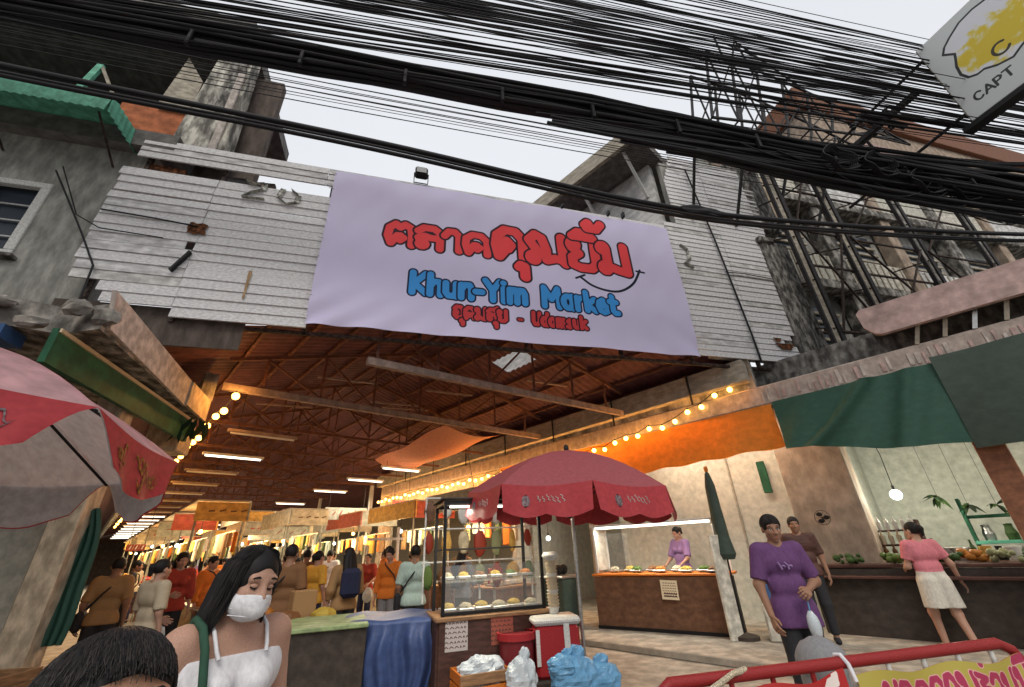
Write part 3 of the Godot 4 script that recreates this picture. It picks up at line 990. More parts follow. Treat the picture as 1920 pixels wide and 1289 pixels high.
func wb(x0, x1, y0, y1, f0, f1, bev := 0.0) -> SurfaceTool:
	var st := mb()
	wbox(st, x0, x1, y0, y1, f0, f1, bev)
	return st


func ab(e0, e1, y0, y1, a0, a1, bev := 0.0) -> SurfaceTool:   # the same along the hall's axes
	var st := mb()
	var t := Basis(Vector3.UP, AY)
	box(st, t * Vector3((e0 + e1) * 0.5, (y0 + y1) * 0.5, -(a0 + a1) * 0.5), Vector3(e1 - e0, y1 - y0, a1 - a0), bev, t)
	return st


# ---------------------------------------------------------------- left corner building
func build_left_building():
	var b := thing("shophouse", "grey mould-streaked concrete shophouse left of the boarded front", "building")
	var st := mb()
	wbox(st, -14.0, -6.75, 3.97, 7.7, 6.2, 6.4)
	wbox(st, -5.42, -4.3, 3.97, 7.7, 6.2, 6.4)
	wbox(st, -6.75, -5.42, 3.97, 5.46, 6.2, 6.4)
	wbox(st, -6.75, -5.42, 6.74, 7.7, 6.2, 6.4)
	part("wall", st, M.grey_wall, b)
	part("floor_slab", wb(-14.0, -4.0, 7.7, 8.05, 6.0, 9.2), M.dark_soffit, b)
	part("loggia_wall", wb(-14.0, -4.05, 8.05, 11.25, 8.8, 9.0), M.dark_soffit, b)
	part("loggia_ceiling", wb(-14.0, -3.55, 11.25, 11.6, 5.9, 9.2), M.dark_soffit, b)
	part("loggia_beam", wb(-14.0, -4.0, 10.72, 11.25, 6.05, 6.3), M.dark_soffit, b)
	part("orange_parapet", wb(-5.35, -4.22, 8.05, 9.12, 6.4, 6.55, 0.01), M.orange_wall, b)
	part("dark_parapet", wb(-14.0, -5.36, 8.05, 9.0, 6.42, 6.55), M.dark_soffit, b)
	st = mb()
	prism(st, [Vector2(-4.22, 7.9), Vector2(-3.38, 7.9), Vector2(-3.5, 11.3), Vector2(-4.02, 11.3)], 0.32, Transform3D(Basis(), Vector3(0, 0, -6.15)))
	part("wing_wall", st, M.cream_wall, b)
	part("wing_wall_edge", wb(-3.62, -3.5, 7.9, 10.2, 6.1, 6.17, 0.01), M.pale_paint, b)
	part("mould_patch", mould_sheet(-3.66, 0.3, 9.0, 1.9, 6.14), M.mould_wall, b)
	st = mb()
	prism(st, [Vector2(-4.78, 9.1), Vector2(-4.24, 9.1), Vector2(-4.26, 9.98), Vector2(-4.66, 10.62)], 0.3, Transform3D(Basis(), Vector3(0, 0, -6.32)))
	part("gable_brace", st, M.gutter, b)
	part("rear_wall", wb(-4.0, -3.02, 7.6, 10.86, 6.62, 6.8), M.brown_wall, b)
	st = mb()
	bar(st, Vector3(-6.02, 9.15, -6.38), Vector3(-5.92, 9.95, -6.38), 0.1, 0.06)
	part("vent_frame", st, M.green_awning, b)
	st = mb()
	bar(st, Vector3(-5.92, 9.95, -6.38), Vector3(-5.5, 9.2, -6.38), 0.05, 0.05)
	part("vent_frame", st, M.gutter, b)
	var wdw = part("window", wb(-6.75, -5.42, 5.46, 6.74, 6.33, 6.36), M.pane_dark, b)
	for q in [[-6.78, -5.38, 6.68, 6.78], [-6.78, -5.38, 5.42, 5.52], [-5.5, -5.38, 5.52, 6.68], [-6.15, -6.07, 5.52, 6.68], [-6.78, -6.68, 5.52, 6.68]]:
		part("frame", wb(q[0], q[1], q[2], q[3], 6.17, 6.26, 0.008), M.white_steel, wdw)
	for k in 3:
		part("bar", wb(-6.68, -5.5, 5.8 + 0.29 * k, 5.825 + 0.29 * k, 6.28, 6.3), M.steel, wdw)
	part("window_sill", wb(-6.85, -5.3, 5.36, 5.42, 6.08, 6.2, 0.01), M.old_concrete, b)
	# street canopy of the ground floor
	var c := thing("concrete_canopy", "broken mossy concrete canopy slab of the left shophouse", "canopy")
	var edge := []
	for i in 26:
		var x := -14.0 + 11.0 * i / 25.0
		edge.append(Vector2(x, -(4.55 + rng.randf_range(-0.06, 0.08) + (0.3 * exp(-pow((x + 3.55) / 0.25, 2.0)) if i > 20 else 0.0))))
	edge.append(Vector2(-3.22, -7.9))
	edge.append(Vector2(-14.0, -7.9))
	st = mb()
	prism(st, edge.map(func(p): return Vector2(p.x, p.y)), 0.3, Transform3D(Basis(Vector3.RIGHT, Vector3.BACK, Vector3.DOWN), Vector3(0, 3.67, 0)))
	part("slab", st, M.old_concrete, c)
	for i in 14:
		st = mb()
		ball(st, Vector3(-6.5 + 0.27 * i + rng.randf_range(-0.1, 0.1), 3.8 + rng.randf_range(-0.12, 0.14), -4.6 + rng.randf_range(-0.04, 0.06)), Vector3(rng.randf_range(0.08, 0.2), rng.randf_range(0.05, 0.12), 0.07), 8, 6, 0.25)
		part("rubble_lump", st, M.old_concrete, c)
	st = mb()
	prism(st, [Vector2(0.15, 3.72), Vector2(2.5, 3.64), Vector2(2.6, 3.7), Vector2(2.45, 4.02), Vector2(0.0, 4.1)], 0.04, Transform3D(Basis(Vector3.UP, 0.066) * Basis(Vector3.FORWARD, Vector3.UP, Vector3.RIGHT), Vector3(-2.96, 0, -4.55)))
	part("fascia_board", st, M.pale_paint, c)
	st = mb()
	bar(st, Vector3(-3.12, 3.83, -7.0), Vector3(-3.185, 3.83, -7.92), 0.05, 0.36)
	part("fascia_end", st, M.cream_post, c)
	part("green_board", wb(-3.36, -3.3, 3.28, 3.64, 4.6, 7.8), M.green_board, c)
	part("board_trim", wb(-3.31, -3.28, 3.6, 3.64, 4.6, 7.8), M.cream_plastic, c)
	part("blue_edge", wb(-6.0, -3.75, 3.52, 3.66, 4.62, 4.9), M.blue_plastic, c)
	# awning above the window
	var w := thing("green_awning", "green ribbed awning over the left shophouse window", "awning")
	st = mb()
	sheet(st, 320, 2, func(u, v): return Vector3(-14.0 + 9.33 * u, 8.02 - 0.34 * v, -5.42 + 0.012 * sin(u * 9.33 * TAU / 0.11) + 0.03 * v), 0.01)
	part("front_skirt", st, M.green_awning, w)
	st = mb()
	sheet(st, 40, 2, func(u, v): return Vector3(-4.66 + 0.012 * sin(u * 0.8 * TAU / 0.11) + 0.03 * v + 0.02 * u, 8.02 - 0.34 * v, -5.42 - 0.78 * u), 0.01)
	part("side_skirt", st, M.green_awning, w)
	st = mb()
	sheet(st, 60, 4, func(u, v): return Vector3(-14.0 + 9.32 * u, 8.03 + 0.06 * v, -5.42 - 0.78 * v), 0.01)
	part("awning_sheet", st, M.green_awning, w)
	for x in [-7.6, -6.2, -4.8]:
		part("awning_arm", one_tube([Vector3(x, 7.74, -5.5), Vector3(x, 7.3, -6.18)], 0.018, 6), M.rusty_steel, w)
	# ground floor
	var s := thing("left_shop", "shadowed ground floor of the left shophouse behind the pale umbrella", "shop front")
	part("back_wall", wb(-14.0, -4.8, 0.0, 3.66, 8.4, 8.6), M.shop_wall, s)
	part("grey_shutter", wb(-6.5, -3.78, 0.0, 2.9, 6.5, 6.56), M.shop_wall, s)
	part("cream_pillar", wb(-3.72, -3.43, 0.0, 3.64, 6.2, 6.5, 0.015), M.cream_post, s)
	part("corner_pier", wb(-3.9, -3.42, 3.15, 3.66, 7.85, 8.3, 0.02), M.cream_post, s)
	st = mb()
	sheet(st, 14, 12, func(u, v): return Vector3(-3.54 + 0.28 * u * (0.55 + 0.5 * sin(v * PI * 0.8)) + 0.02 * sin(v * 8.0), 2.15 - 1.35 * v, -6.42 + 0.05 * sin(u * 22.0)), 0.02)
	single("green_curtain", st, M.green_tarp, "dark green curtain gathered beside the cream pillar at the left", "curtain")
	for q in [["crate", M.maroon_wood, 0.6, 0.4, 0.45, -3.15, 0.0, 5.35, "dark crate at the bottom of the stack by the left pillar"], ["crate", M.wood, 0.56, 0.36, 0.42, -3.2, 0.4, 5.35, "wooden crate topmost of the stack by the left pillar"], ["crate", M.orange_plastic, 0.5, 0.3, 0.4, -3.05, 0.0, 6.0, "orange crate on the ground behind the crate stack at the left"]]:
		var k := thing("crate", q[8], "crate", Vector3(q[5], q[6], -q[7]), rng.randf_range(-0.2, 0.2), "crates by the left pillar")
		for yy in 4:
			part("slat", one_box(Vector3(q[2], q[3] * 0.2, 0.02), 0.004, Vector3(0, q[3] * (0.13 + 0.245 * yy), q[4] * 0.5)), q[1], k)
			part("slat", one_box(Vector3(0.02, q[3] * 0.2, q[4] - 0.03), 0.004, Vector3(q[2] * 0.5 - 0.01, q[3] * (0.13 + 0.245 * yy), 0)), q[1], k)
			part("slat", one_box(Vector3(0.02, q[3] * 0.2, q[4] - 0.03), 0.004, Vector3(-q[2] * 0.5 + 0.01, q[3] * (0.13 + 0.245 * yy), 0)), q[1], k)
			part("slat", one_box(Vector3(q[2], q[3] * 0.2, 0.02), 0.004, Vector3(0, q[3] * (0.13 + 0.245 * yy), -q[4] * 0.5)), q[1], k)
		part("crate_floor", one_box(Vector3(q[2] - 0.05, 0.02, q[4] - 0.05), 0.0, Vector3(0, 0.03, 0)), q[1], k)
	# hanging leaves under the pier corner
	var lf := thing("hanging_plant", "dark pointed leaves hanging at the lit left corner pier", "plant", Vector3(-3.2, 3.62, -7.7))
	for i in 9:
		st = mb()
		var an := rng.randf_range(-0.7, 0.7)
		var ln := rng.randf_range(0.25, 0.5)
		var off := Vector3(rng.randf_range(-0.35, 0.15), 0, rng.randf_range(-0.2, 0.2))
		sheet(st, 2, 6, func(u, v): return off + Vector3(sin(an) * ln * v + (u - 0.5) * 0.09 * sin(PI * minf(v + 0.06, 1.0)), -ln * v * cos(an), 0.08 * v * v), 0.003)
		part("leaf", st, M.leaf_dark, lf)


func mould_sheet(x: float, wd: float, y: float, ht: float, f: float) -> SurfaceTool:
	var st := mb()
	sheet(st, 6, 16, func(u, v): return Vector3(x + (u - 0.5) * wd * (0.7 + 0.3 * sin(v * 11.0) + 0.15 * sin(v * 27.0 + u * 3.0)), y + ht * v, -f), 0.004)
	return st


# ---------------------------------------------------------------- right corner building and the blocks beyond
func build_right_building():
	var b := thing("corner_building", "old white and grey corner building right of the market lane", "building")
	part("side_wall", ab(7.9, 8.1, 5.15, 10.2, 2.9, 22.0), M.white_plank_c, b)
	part("front_wall", wb(5.78, 8.3, 4.72, 10.1, 6.08, 6.2), M.grey_wall, b)
	part("eave_slab", ab(7.0, 8.2, 10.22, 10.5, 2.62, 22.0), M.dark_soffit, b)
	part("eave_fascia", ab(6.9, 7.0, 10.16, 10.62, 2.6, 22.0), M.gutter, b)
	for k in 6:
		var st0 := mb()
		bar(st0, al(7.88, 9.2, 3.1 + 1.4 * k), al(7.1, 10.2, 3.1 + 1.4 * k), 0.06, 0.09)
		part("eave_bracket", st0, M.white_steel, b)
	for k in 2:
		part("roof_slab", wb(5.4, 8.9, 10.25, 10.5, 6.2, 9.0) if k == 0 else wb(8.1, 8.85, 8.3, 10.9, 5.98, 6.6, 0.02), M.dark_soffit if k == 0 else M.mould_wall, b)
	part("mouldy_pilaster", wb(7.92, 8.7, 4.15, 7.85, 5.92, 6.5, 0.02), M.mould_wall, b)
	part("pilaster_cap", wb(7.86, 8.3, 7.8, 7.95, 5.86, 6.5, 0.02), M.mould_wall, b)
	# recessed upper floors
	var st := mb()
	wbox(st, 8.7, 26.0, 4.3, 13.6, 7.4, 7.6)
	part("recessed_wall", st, M.grey_wall, b)
	for q in [[4.55, 4.8], [7.55, 7.85], [10.8, 11.1], [13.4, 13.7]]:
		part("floor_slab", wb(8.7, 26.0, q[0], q[1], 6.85, 7.4, 0.02), M.old_concrete, b)
	for k in 6:
		part("column", wb(9.0 + 2.9 * k, 9.42 + 2.9 * k, 4.8, 13.4, 6.95, 7.35, 0.02), M.beige_column if k % 2 == 0 else M.old_concrete, b)
	part("orange_panel", wb(8.72, 9.05, 9.1, 10.75, 6.32, 6.4, 0.01), M.orange_wall, b)
	part("cream_panel", wb(9.1, 9.5, 9.1, 10.75, 6.34, 6.42, 0.01), M.cream_post, b)
	for k in 5:
		for fl in 3:
			var x := 9.5 + 2.9 * k
			var y: float = [4.8, 7.85, 11.1][fl]
			var pn = part("wall_panel", wb(x, x + 2.35, y, y + 1.05, 7.05, 7.15, 0.01), [M.white_plank_c, M.shop_wall, M.white_board][(k + fl) % 3], b)
			if fl < 2:
				for j in 9:
					part("panel_rib", wb(x + 0.12 + 0.26 * j, x + 0.16 + 0.26 * j, y + 0.05, y + 1.0, 7.02, 7.05), M.gutter, pn)
			var wn = part("window", wb(x + 0.3, x + 2.05, y + 1.25, y + 2.4, 7.34, 7.39), M.pane_dark, b)
			for j in 4:
				part("louvre", wb(x + 0.3, x + 2.05, y + 1.32 + 0.27 * j, y + 1.4 + 0.27 * j, 7.27, 7.33), M.gutter, wn)
	# the tan block further along the street
	var t := thing("tan_block", "tan rendered apartment block with a pink band behind the cables at the upper right", "building")
	part("wall", wb(17.2, 44.0, 0.0, 19.6, 8.6, 14.0), M.beige_column, t)
	part("brown_parapet", wb(17.0, 44.0, 19.6, 21.0, 8.4, 14.0, 0.03), M.brown_post, t)
	part("pink_band", wb(19.5, 44.0, 16.6, 17.7, 8.25, 8.6, 0.03), M.pink_fascia, t)
	part("cream_balcony", wb(17.4, 21.0, 15.0, 16.2, 7.9, 8.6, 0.03), M.cream_post, t)
	for k in 7:
		for fl in 4:
			var wd = part("window", wb(18.2 + 3.4 * k, 20.0 + 3.4 * k, 3.2 + 3.4 * fl, 5.0 + 3.4 * fl, 8.52, 8.58), M.pane_dark, t)
			part("frame", wb(18.1 + 3.4 * k, 20.1 + 3.4 * k, 5.0 + 3.4 * fl, 5.12 + 3.4 * fl, 8.45, 8.58), M.white_steel, wd)
			part("sill", wb(18.1 + 3.4 * k, 20.1 + 3.4 * k, 3.08 + 3.4 * fl, 3.2 + 3.4 * fl, 8.42, 8.58), M.old_concrete, wd)
	# canopies over the pavement
	var c := thing("shop_canopy", "long pinkish concrete canopy edge running from the lane out over the right shops", "canopy")
	part("canopy_edge", ab(8.58, 8.72, 3.74, 4.1, -7.0, 17.1, 0.02), M.canopy_edge, c)
	part("canopy_slab", ab(8.72, 13.0, 3.9, 4.04, -7.0, 17.1), M.old_concrete, c)
	for k in 46:
		if rng.randf() < 0.75:
			part("flaked_render", ab(8.565, 8.585, 3.76 + rng.randf_range(0, 0.06), 3.92 + rng.randf_range(0.0, 0.12), 2.2 - 0.085 * k - rng.randf_range(0.02, 0.05), 2.2 - 0.085 * k, 0.0), M.pink_fascia if rng.randf() < 0.5 else M.pale_paint, c)
	part("upper_wall", ab(9.2, 9.4, 4.04, 4.7, -7.0, 2.6), M.mould_wall, c)
	var u := thing("pink_canopy", "upper dusty pink canopy fascia with a rounded end above the right shops", "canopy")
	st = mb()
	var poly := [Vector2(-0.3, 4.4), Vector2(-0.22, 4.36), Vector2(6.5, 4.34), Vector2(6.5, 4.74), Vector2(-0.36, 4.86), Vector2(-0.42, 4.8), Vector2(-0.4, 4.55)]
	prism(st, poly, 0.1, Transform3D(Basis(Vector3.UP, AY) * Basis(Vector3.BACK, Vector3.UP, Vector3.LEFT), Basis(Vector3.UP, AY) * Vector3(8.42, 0, 0)))
	part("fascia", st, M.pink_fascia, u)
	part("slab", ab(8.55, 13.0, 4.55, 4.7, -6.5, 0.35), M.dark_soffit, u)
	for k in 5:
		var s2 := mb()
		bar(s2, al(8.6, 4.1, -0.1 - 0.32 * k), al(8.6, 4.5, -0.25 - 0.32 * k), 0.05, 0.05)
		part("strut", s2, M.gutter if k != 2 else M.steel, u)


# ---------------------------------------------------------------- the shops on the right, open to the lane
func build_right_shops():
	var s := thing("right_shops", "open shop rooms with grey-green walls under the right canopy", "shop front")
	part("back_wall", ab(12.4, 12.6, 0.1, 3.9, -7.0, 9.6), M.shop_wall_b, s)
	part("party_wall", ab(9.7, 12.4, 0.1, 3.9, 1.68, 1.86), M.shop_wall_b, s)
	part("far_wall", ab(8.9, 12.4, 0.1, 3.9, 9.4, 9.6), M.shop_wall, s)
	part("near_wall", ab(9.4, 12.4, 0.1, 3.9, -7.0, -6.8), M.shop_wall_b, s)
	part("wall_panel", ab(9.9, 10.0, 0.1, 3.9, 2.56, 6.6), M.shop_wall, s)
	part("wall_joint", ab(9.88, 9.9, 0.1, 3.9, 3.62, 3.66), M.gutter, s)
	part("beige_column", ab(9.55, 10.1, 0.1, 3.9, 1.5, 2.56, 0.02), M.beige_column, s)
	part("brown_post", ab(8.62, 8.84, 0.0, 3.74, -0.42, -0.12, 0.01), M.brown_post, s)
	part("cream_post", ab(8.0, 8.14, 0.1, 2.3, 5.98, 6.14, 0.01), M.cream_post, s)
	part("upper_infill", ab(8.75, 8.85, 2.9, 3.74, 6.6, 17.0), M.cream_post, s)
	# orange valance, green tarp, grey tarp
	var st := mb()
	sheet(st, 90, 8, func(u, v): return al(8.6 + 0.03 * sin(u * 40.0) * v + 0.1 * v, 3.79 - 0.1 * u * v - (0.82 + 0.02 * sin(u * 55.0)) * v, 2.12 + 7.6 * u), 0.006)
	single("orange_valance", st, M.orange_valance, "bright orange fabric valance under the right canopy by the string lights", "valance")
	st = mb()
	sheet(st, 70, 26, func(u, v):
		var a: float = 2.06 - 2.25 * u
		var fold := exp(-pow((u - 0.62 + 0.45 * v) / 0.05, 2.0)) + 0.7 * exp(-pow((u - 0.85 + 0.2 * v) / 0.05, 2.0))
		return al(8.5 - 0.12 * fold + 0.05 * sin(u * 17.0 + v * 4.0) * v - 0.1 * v, 3.74 - (0.87 + 0.35 * u - 0.03 * sin(u * 8.0)) * v, a - 0.02 * v), 0.008)
	single("green_tarp", st, M.green_tarp, "dark green tarpaulin hung in a diagonal fold beside the orange valance", "tarpaulin")
	st = mb()
	sheet(st, 60, 16, func(u, v): return al(8.45 + 0.04 * sin(u * 30.0 + v * 3.0) - 0.25 * v * (1.0 - v), 3.82 - 1.34 * v, -0.14 - 6.0 * u), 0.008)
	single("grey_tarp", st, M.grey_tarp, "wide dull grey-green tarpaulin hanging at the right edge above the vegetable shop", "tarpaulin")
	# first shop: brown counter and lit cabinet
	var k := thing("brown_counter", "long plain brown shop counter below the lit food cabinet", "counter", al(7.95, 0.1, 4.7), AY + 0.17)
	part("front_panel", one_box(Vector3(0.05, 0.86, 2.5), 0.008, Vector3(-0.03, 0.43, 0)), M.brown_counter, k)
	part("counter_body", one_box(Vector3(0.6, 0.84, 2.44), 0.0, Vector3(0.3, 0.42, 0)), M.dark_counter, k)
	part("counter_top", one_box(Vector3(0.72, 0.04, 2.56), 0.008, Vector3(0.29, 0.89, 0)), M.orange_plastic, k)
	part("skirting", one_box(Vector3(0.02, 0.05, 2.5), 0.0, Vector3(-0.066, 0.03, 0)), M.black, k)
	var nt = single("paper_notice", one_box(Vector3(0.006, 0.3, 0.3), 0.0, Vector3(0, 0, 0)), notice_mat(1, Color(0.86, 0.8, 0.68)), "cream paper notice taped to the front of the brown counter", "notice", al(7.87, 0.76, 4.42), AY + 0.17)
	nt.rotation.x = 0.03
	var cab := thing("food_cabinet", "white framed lit food cabinet on the brown counter", "cabinet", al(7.95, 1.02, 4.7), AY + 0.17)
	for z in [-1.2, 1.2]:
		for x in [0.05, 0.6]:
			part("post", one_box(Vector3(0.04, 0.84, 0.04), 0.005, Vector3(x, 0.42, z)), M.white_steel, cab)
	part("top_frame", one_box(Vector3(0.62, 0.04, 2.5), 0.006, Vector3(0.32, 0.86, 0)), M.white_steel, cab)
	part("side_panel", one_box(Vector3(0.5, 0.76, 0.02), 0.004, Vector3(0.32, 0.42, -1.2)), M.white_board, cab)
	part("end_glass", one_box(Vector3(0.008, 0.66, 0.7), 0.0, Vector3(0.05, 0.38, -0.82)), M.glass, cab)
	part("tube", one_tube([Vector3(0.06, 0.82, -1.15), Vector3(0.06, 0.82, 1.15)], 0.024, 8), M.tube_white, cab)
	var ar := AreaLight3D.new()
	ar.name = "cabinet_light"
	ar.area_size = Vector2(2.3, 0.05)
	ar.light_energy = 2.6
	ar.light_color = Color(1, 0.98, 0.92)
	ar.shadow_enabled = true
	ar.transform = Transform3D(Basis(Vector3.BACK, Vector3.RIGHT, Vector3.UP).orthonormalized(), Vector3(0.08, 0.785, 0))
	cab.add_child(ar)
	var foods := ["food_cream", "food_yellow", "food_green", "food_brown", "food_orange"]
	for i in 9:
		var tl := "%s snack heap %s the lit brown counter" % [["cream", "yellow", "green", "brown", "orange"][i % 5], ["at the far end of", "far along", "just past the left third of", "left of the middle of", "in the middle of", "right of the middle of", "near the right third of", "near the right end of", "at the right end of"][i]]
		food_tray(tl, al(8.2 + 0.16 * (i % 2), 1.03, 5.75 - 0.26 * i), AY + 0.17, M[foods[i % 5]], 0.22)
	# folded parasol and board in front
	var fp := thing("folded_parasol", "tall folded dark parasol on a thin black pole beside the white board", "parasol", al(8.05, 0.1, 3.35))
	part("pole", one_tube([Vector3(0, 0, 0), Vector3(0, 2.6, 0)], 0.015, 8), M.black, fp)
	st = mb()
	lathe(st, [Vector2(0.12, 1.12), Vector2(0.16, 1.2), Vector2(0.12, 1.45), Vector2(0.1, 1.9), Vector2(0.085, 2.3), Vector2(0.04, 2.52), Vector2(0.01, 2.56)], 16)
	part("canopy", st, M.grey_tarp, fp)
	part("tip", one_box(Vector3(0.07, 0.1, 0.07), 0.02, Vector3(0, 2.6, 0)), M.orange_plastic, fp)
	part("base", one_lathe([Vector2(0.0, 0.0), Vector2(0.2, 0.0), Vector2(0.2, 0.05), Vector2(0.05, 0.09), Vector2(0.0, 0.09)], 14), M.dark_counter, fp)
	single("leaning_board", one_box(Vector3(0.26, 1.5, 0.05), 0.008, Vector3(0, 0.75, 0)), M.white_board, "tall narrow white board standing at the right end of the brown counter", "board", al(8.0, 0.1, 3.38) + Vector3(-0.12, 0, 0.02), 0.1)
	single("foam_box", one_box(Vector3(0.55, 0.5, 0.42), 0.03, Vector3(0, 0.25, 0)), M.white_board, "white foam box on the floor left of the man in purple", "box", al(8.3, 0.1, 2.85), AY + 0.3)
	single("blue_crate", one_box(Vector3(0.5, 0.26, 0.38), 0.02, Vector3(0, 0.13, 0)), M.blue_plastic, "blue crate standing on the white foam box", "crate", al(8.32, 0.602, 2.85), AY + 0.3)
	single("carton", one_box(Vector3(0.42, 0.36, 0.36), 0.01, Vector3(0, 0.18, 0)), M.wood, "brown carton on the blue crate behind the man in purple", "carton", al(8.33, 0.864, 2.87), AY + 0.2)
	single("hanging_towel", one_box(Vector3(0.16, 0.62, 0.03), 0.01, Vector3(0, -0.31, 0)), M.green_board, "dark green towel hanging on the shop wall above the man in purple", "towel", al(9.82, 2.95, 2.95), AY + PI / 2)
	var fan := thing("wall_fan", "small dark fan on the beige column", "fan", al(9.5, 1.8, 2.1), AY - PI / 2)
	fan.scale = Vector3.ONE * 0.7
	st = mb()
	for i in 3:
		ball(st, Vector3(0.09 * cos(i * TAU / 3), 0.09 * sin(i * TAU / 3), 0.1), Vector3(0.07, 0.05, 0.012), 8, 6)
	part("blades", st, M.black, fan)
	part("arm", one_tube([Vector3(0, 0, 0.1), Vector3(0, -0.08, 0.02)], 0.02, 6), M.black, fan)
	st = mb()
	for i in 20:
		var p0 := Vector3(0.17 * cos(i * TAU / 20), 0.17 * sin(i * TAU / 20), 0.1)
		var p1 := Vector3(0.17 * cos((i + 1) * TAU / 20), 0.17 * sin((i + 1) * TAU / 20), 0.1)
		tube(st, [p0, p1], 0.006, 4, false)
		if i % 2 == 0:
			tube(st, [Vector3(0, 0, 0.13), p0], 0.003, 4, false)
	part("guard", st, M.dark_steel, fan)
	# second shop: dark counter with vegetables
	var d := thing("vegetable_counter", "long dark counter heaped with vegetables in the right-hand shop", "counter", al(9.25, 0.1, -0.6), AY)
	part("front_panel", one_box(Vector3(0.05, 0.92, 6.2), 0.008, Vector3(0, 0.46, 0)), M.dark_counter, d)
	part("counter_top", one_box(Vector3(1.1, 0.05, 6.3), 0.01, Vector3(0.5, 0.95, 0)), M.maroon_wood, d)
	part("front_ledge", one_box(Vector3(0.2, 0.04, 6.2), 0.008, Vector3(-0.1, 0.8, 0)), M.maroon_wood, d)
	part("end_panel", one_box(Vector3(1.0, 0.92, 0.05), 0.008, Vector3(0.5, 0.46, -3.1)), M.dark_counter, d)
	var veg := ["leaf", "veg_pale", "food_green", "food_cream", "leaf", "food_orange", "veg_pale", "leaf"]
	var vn := ["dark greens", "pale cabbages", "green beans", "cream roots", "leafy greens", "oranges", "pale gourds", "bunched herbs"]
	for i in 16:
		var p := al(9.35 + 0.34 * (i % 2) + rng.randf_range(-0.04, 0.04), 1.08, 1.9 - 0.3 * i)
		var lb := "heap of %s on the dark counter, %s" % [vn[i % 8], ["nearest the beige column", "behind the oranges by the rack", "in the front row by the rack", "behind the rack tray", "left of the woman in pink", "behind the woman in pink", "right of the woman's shoulder", "under the hanging white lamp", "right of the lamp in front", "right of the lamp behind", "left of the brown post", "behind the brown post", "right of the brown post in front", "right of the brown post behind", "at the right edge in front", "at the right edge behind"][i]]
		var v := thing("vegetable_heap", lb, "vegetables", p, rng.randf() * TAU, "vegetable heaps on the dark counter")
		for j in 13:
			st = mb()
			var rr := rng.randf_range(0.028, 0.055)
			ball(st, Vector3(rng.randf_range(-0.17, 0.17), rr * 0.7 + rng.randf_range(0.0, 0.1), rng.randf_range(-0.13, 0.13)), Vector3(rr * rng.randf_range(0.9, 1.7), rr, rr), 8, 6, 0.12)
			part("vegetable", st, M[veg[i % 8]], v)
	var rk := thing("bottle_rack", "dark stepped rack of sauce bottles behind the woman in pink", "rack", al(9.9, 1.08, 1.35), AY - PI / 2)
	for i in 3:
		part("shelf", one_box(Vector3(0.8, 0.03, 0.14), 0.004, Vector3(0, 0.22 * i + 0.02, -0.12 * i)), M.maroon_wood, rk)
	part("side", one_box(Vector3(0.03, 0.62, 0.4), 0.004, Vector3(-0.41, 0.3, -0.12)), M.maroon_wood, rk)
	part("side", one_box(Vector3(0.03, 0.62, 0.4), 0.004, Vector3(0.41, 0.3, -0.12)), M.maroon_wood, rk)
	for i in 3:
		for j in 7:
			single("sauce_bottle", one_lathe([Vector2(0.0, 0), Vector2(0.035, 0), Vector2(0.035, 0.13), Vector2(0.014, 0.17), Vector2(0.014, 0.21), Vector2(0.0, 0.21)], 10), [M.food_brown, M.cream_plastic, M.white_plastic][i], "small %s sauce bottle standing on the dark rack's %s step" % [["brown", "cream", "white"][i], ["lowest", "middle", "top"][i]], "bottle", rk.transform * Vector3(-0.33 + 0.11 * j, 0.035 + 0.22 * i, -0.12 * i), 0.0, "sauce bottles on the %s step of the rack" % ["lowest", "middle", "top"][i])
	var sh := thing("green_shelf", "green shelf of jars and pots at the right end of the vegetable shop", "shelf", al(11.2, 1.2, -0.9), AY - PI / 2)
	part("board", one_box(Vector3(2.6, 0.05, 0.35), 0.006, Vector3(0, 0.1, 0)), M.green_awning, sh)
	part("board", one_box(Vector3(2.6, 0.05, 0.35), 0.006, Vector3(0, 0.5, -0.1)), M.green_board, sh)
	for x in [-1.28, 1.28]:
		part("upright", one_box(Vector3(0.05, 1.9, 0.35), 0.006, Vector3(x, -0.15, -0.02)), M.green_board, sh)
	for i in 9:
		single("jar", one_lathe([Vector2(0, 0), Vector2(0.07, 0), Vector2(0.08, 0.1), Vector2(0.05, 0.2), Vector2(0.055, 0.24), Vector2(0, 0.25)], 10), [M.steel, M.leaf, M.cream_plastic, M.black][i % 4], "%s on the green shelf, %s from the lamp" % [["steel pot", "green jar", "cream jar", "black pot"][i % 4], ["first", "second", "third", "fourth", "fifth", "sixth", "seventh", "eighth", "ninth"][i]], "jar", sh.transform * Vector3(-1.1 + 0.27 * i, 0.126, 0.0), 0.0, "jars on the green shelf")
	var kinds := ["tall brown bottle", "white tub", "steel pot", "green bottle", "yellow tin", "dark jar"]
	var km := [M.food_brown, M.white_plastic, M.steel, M.leaf, M.header_yellow, M.black]
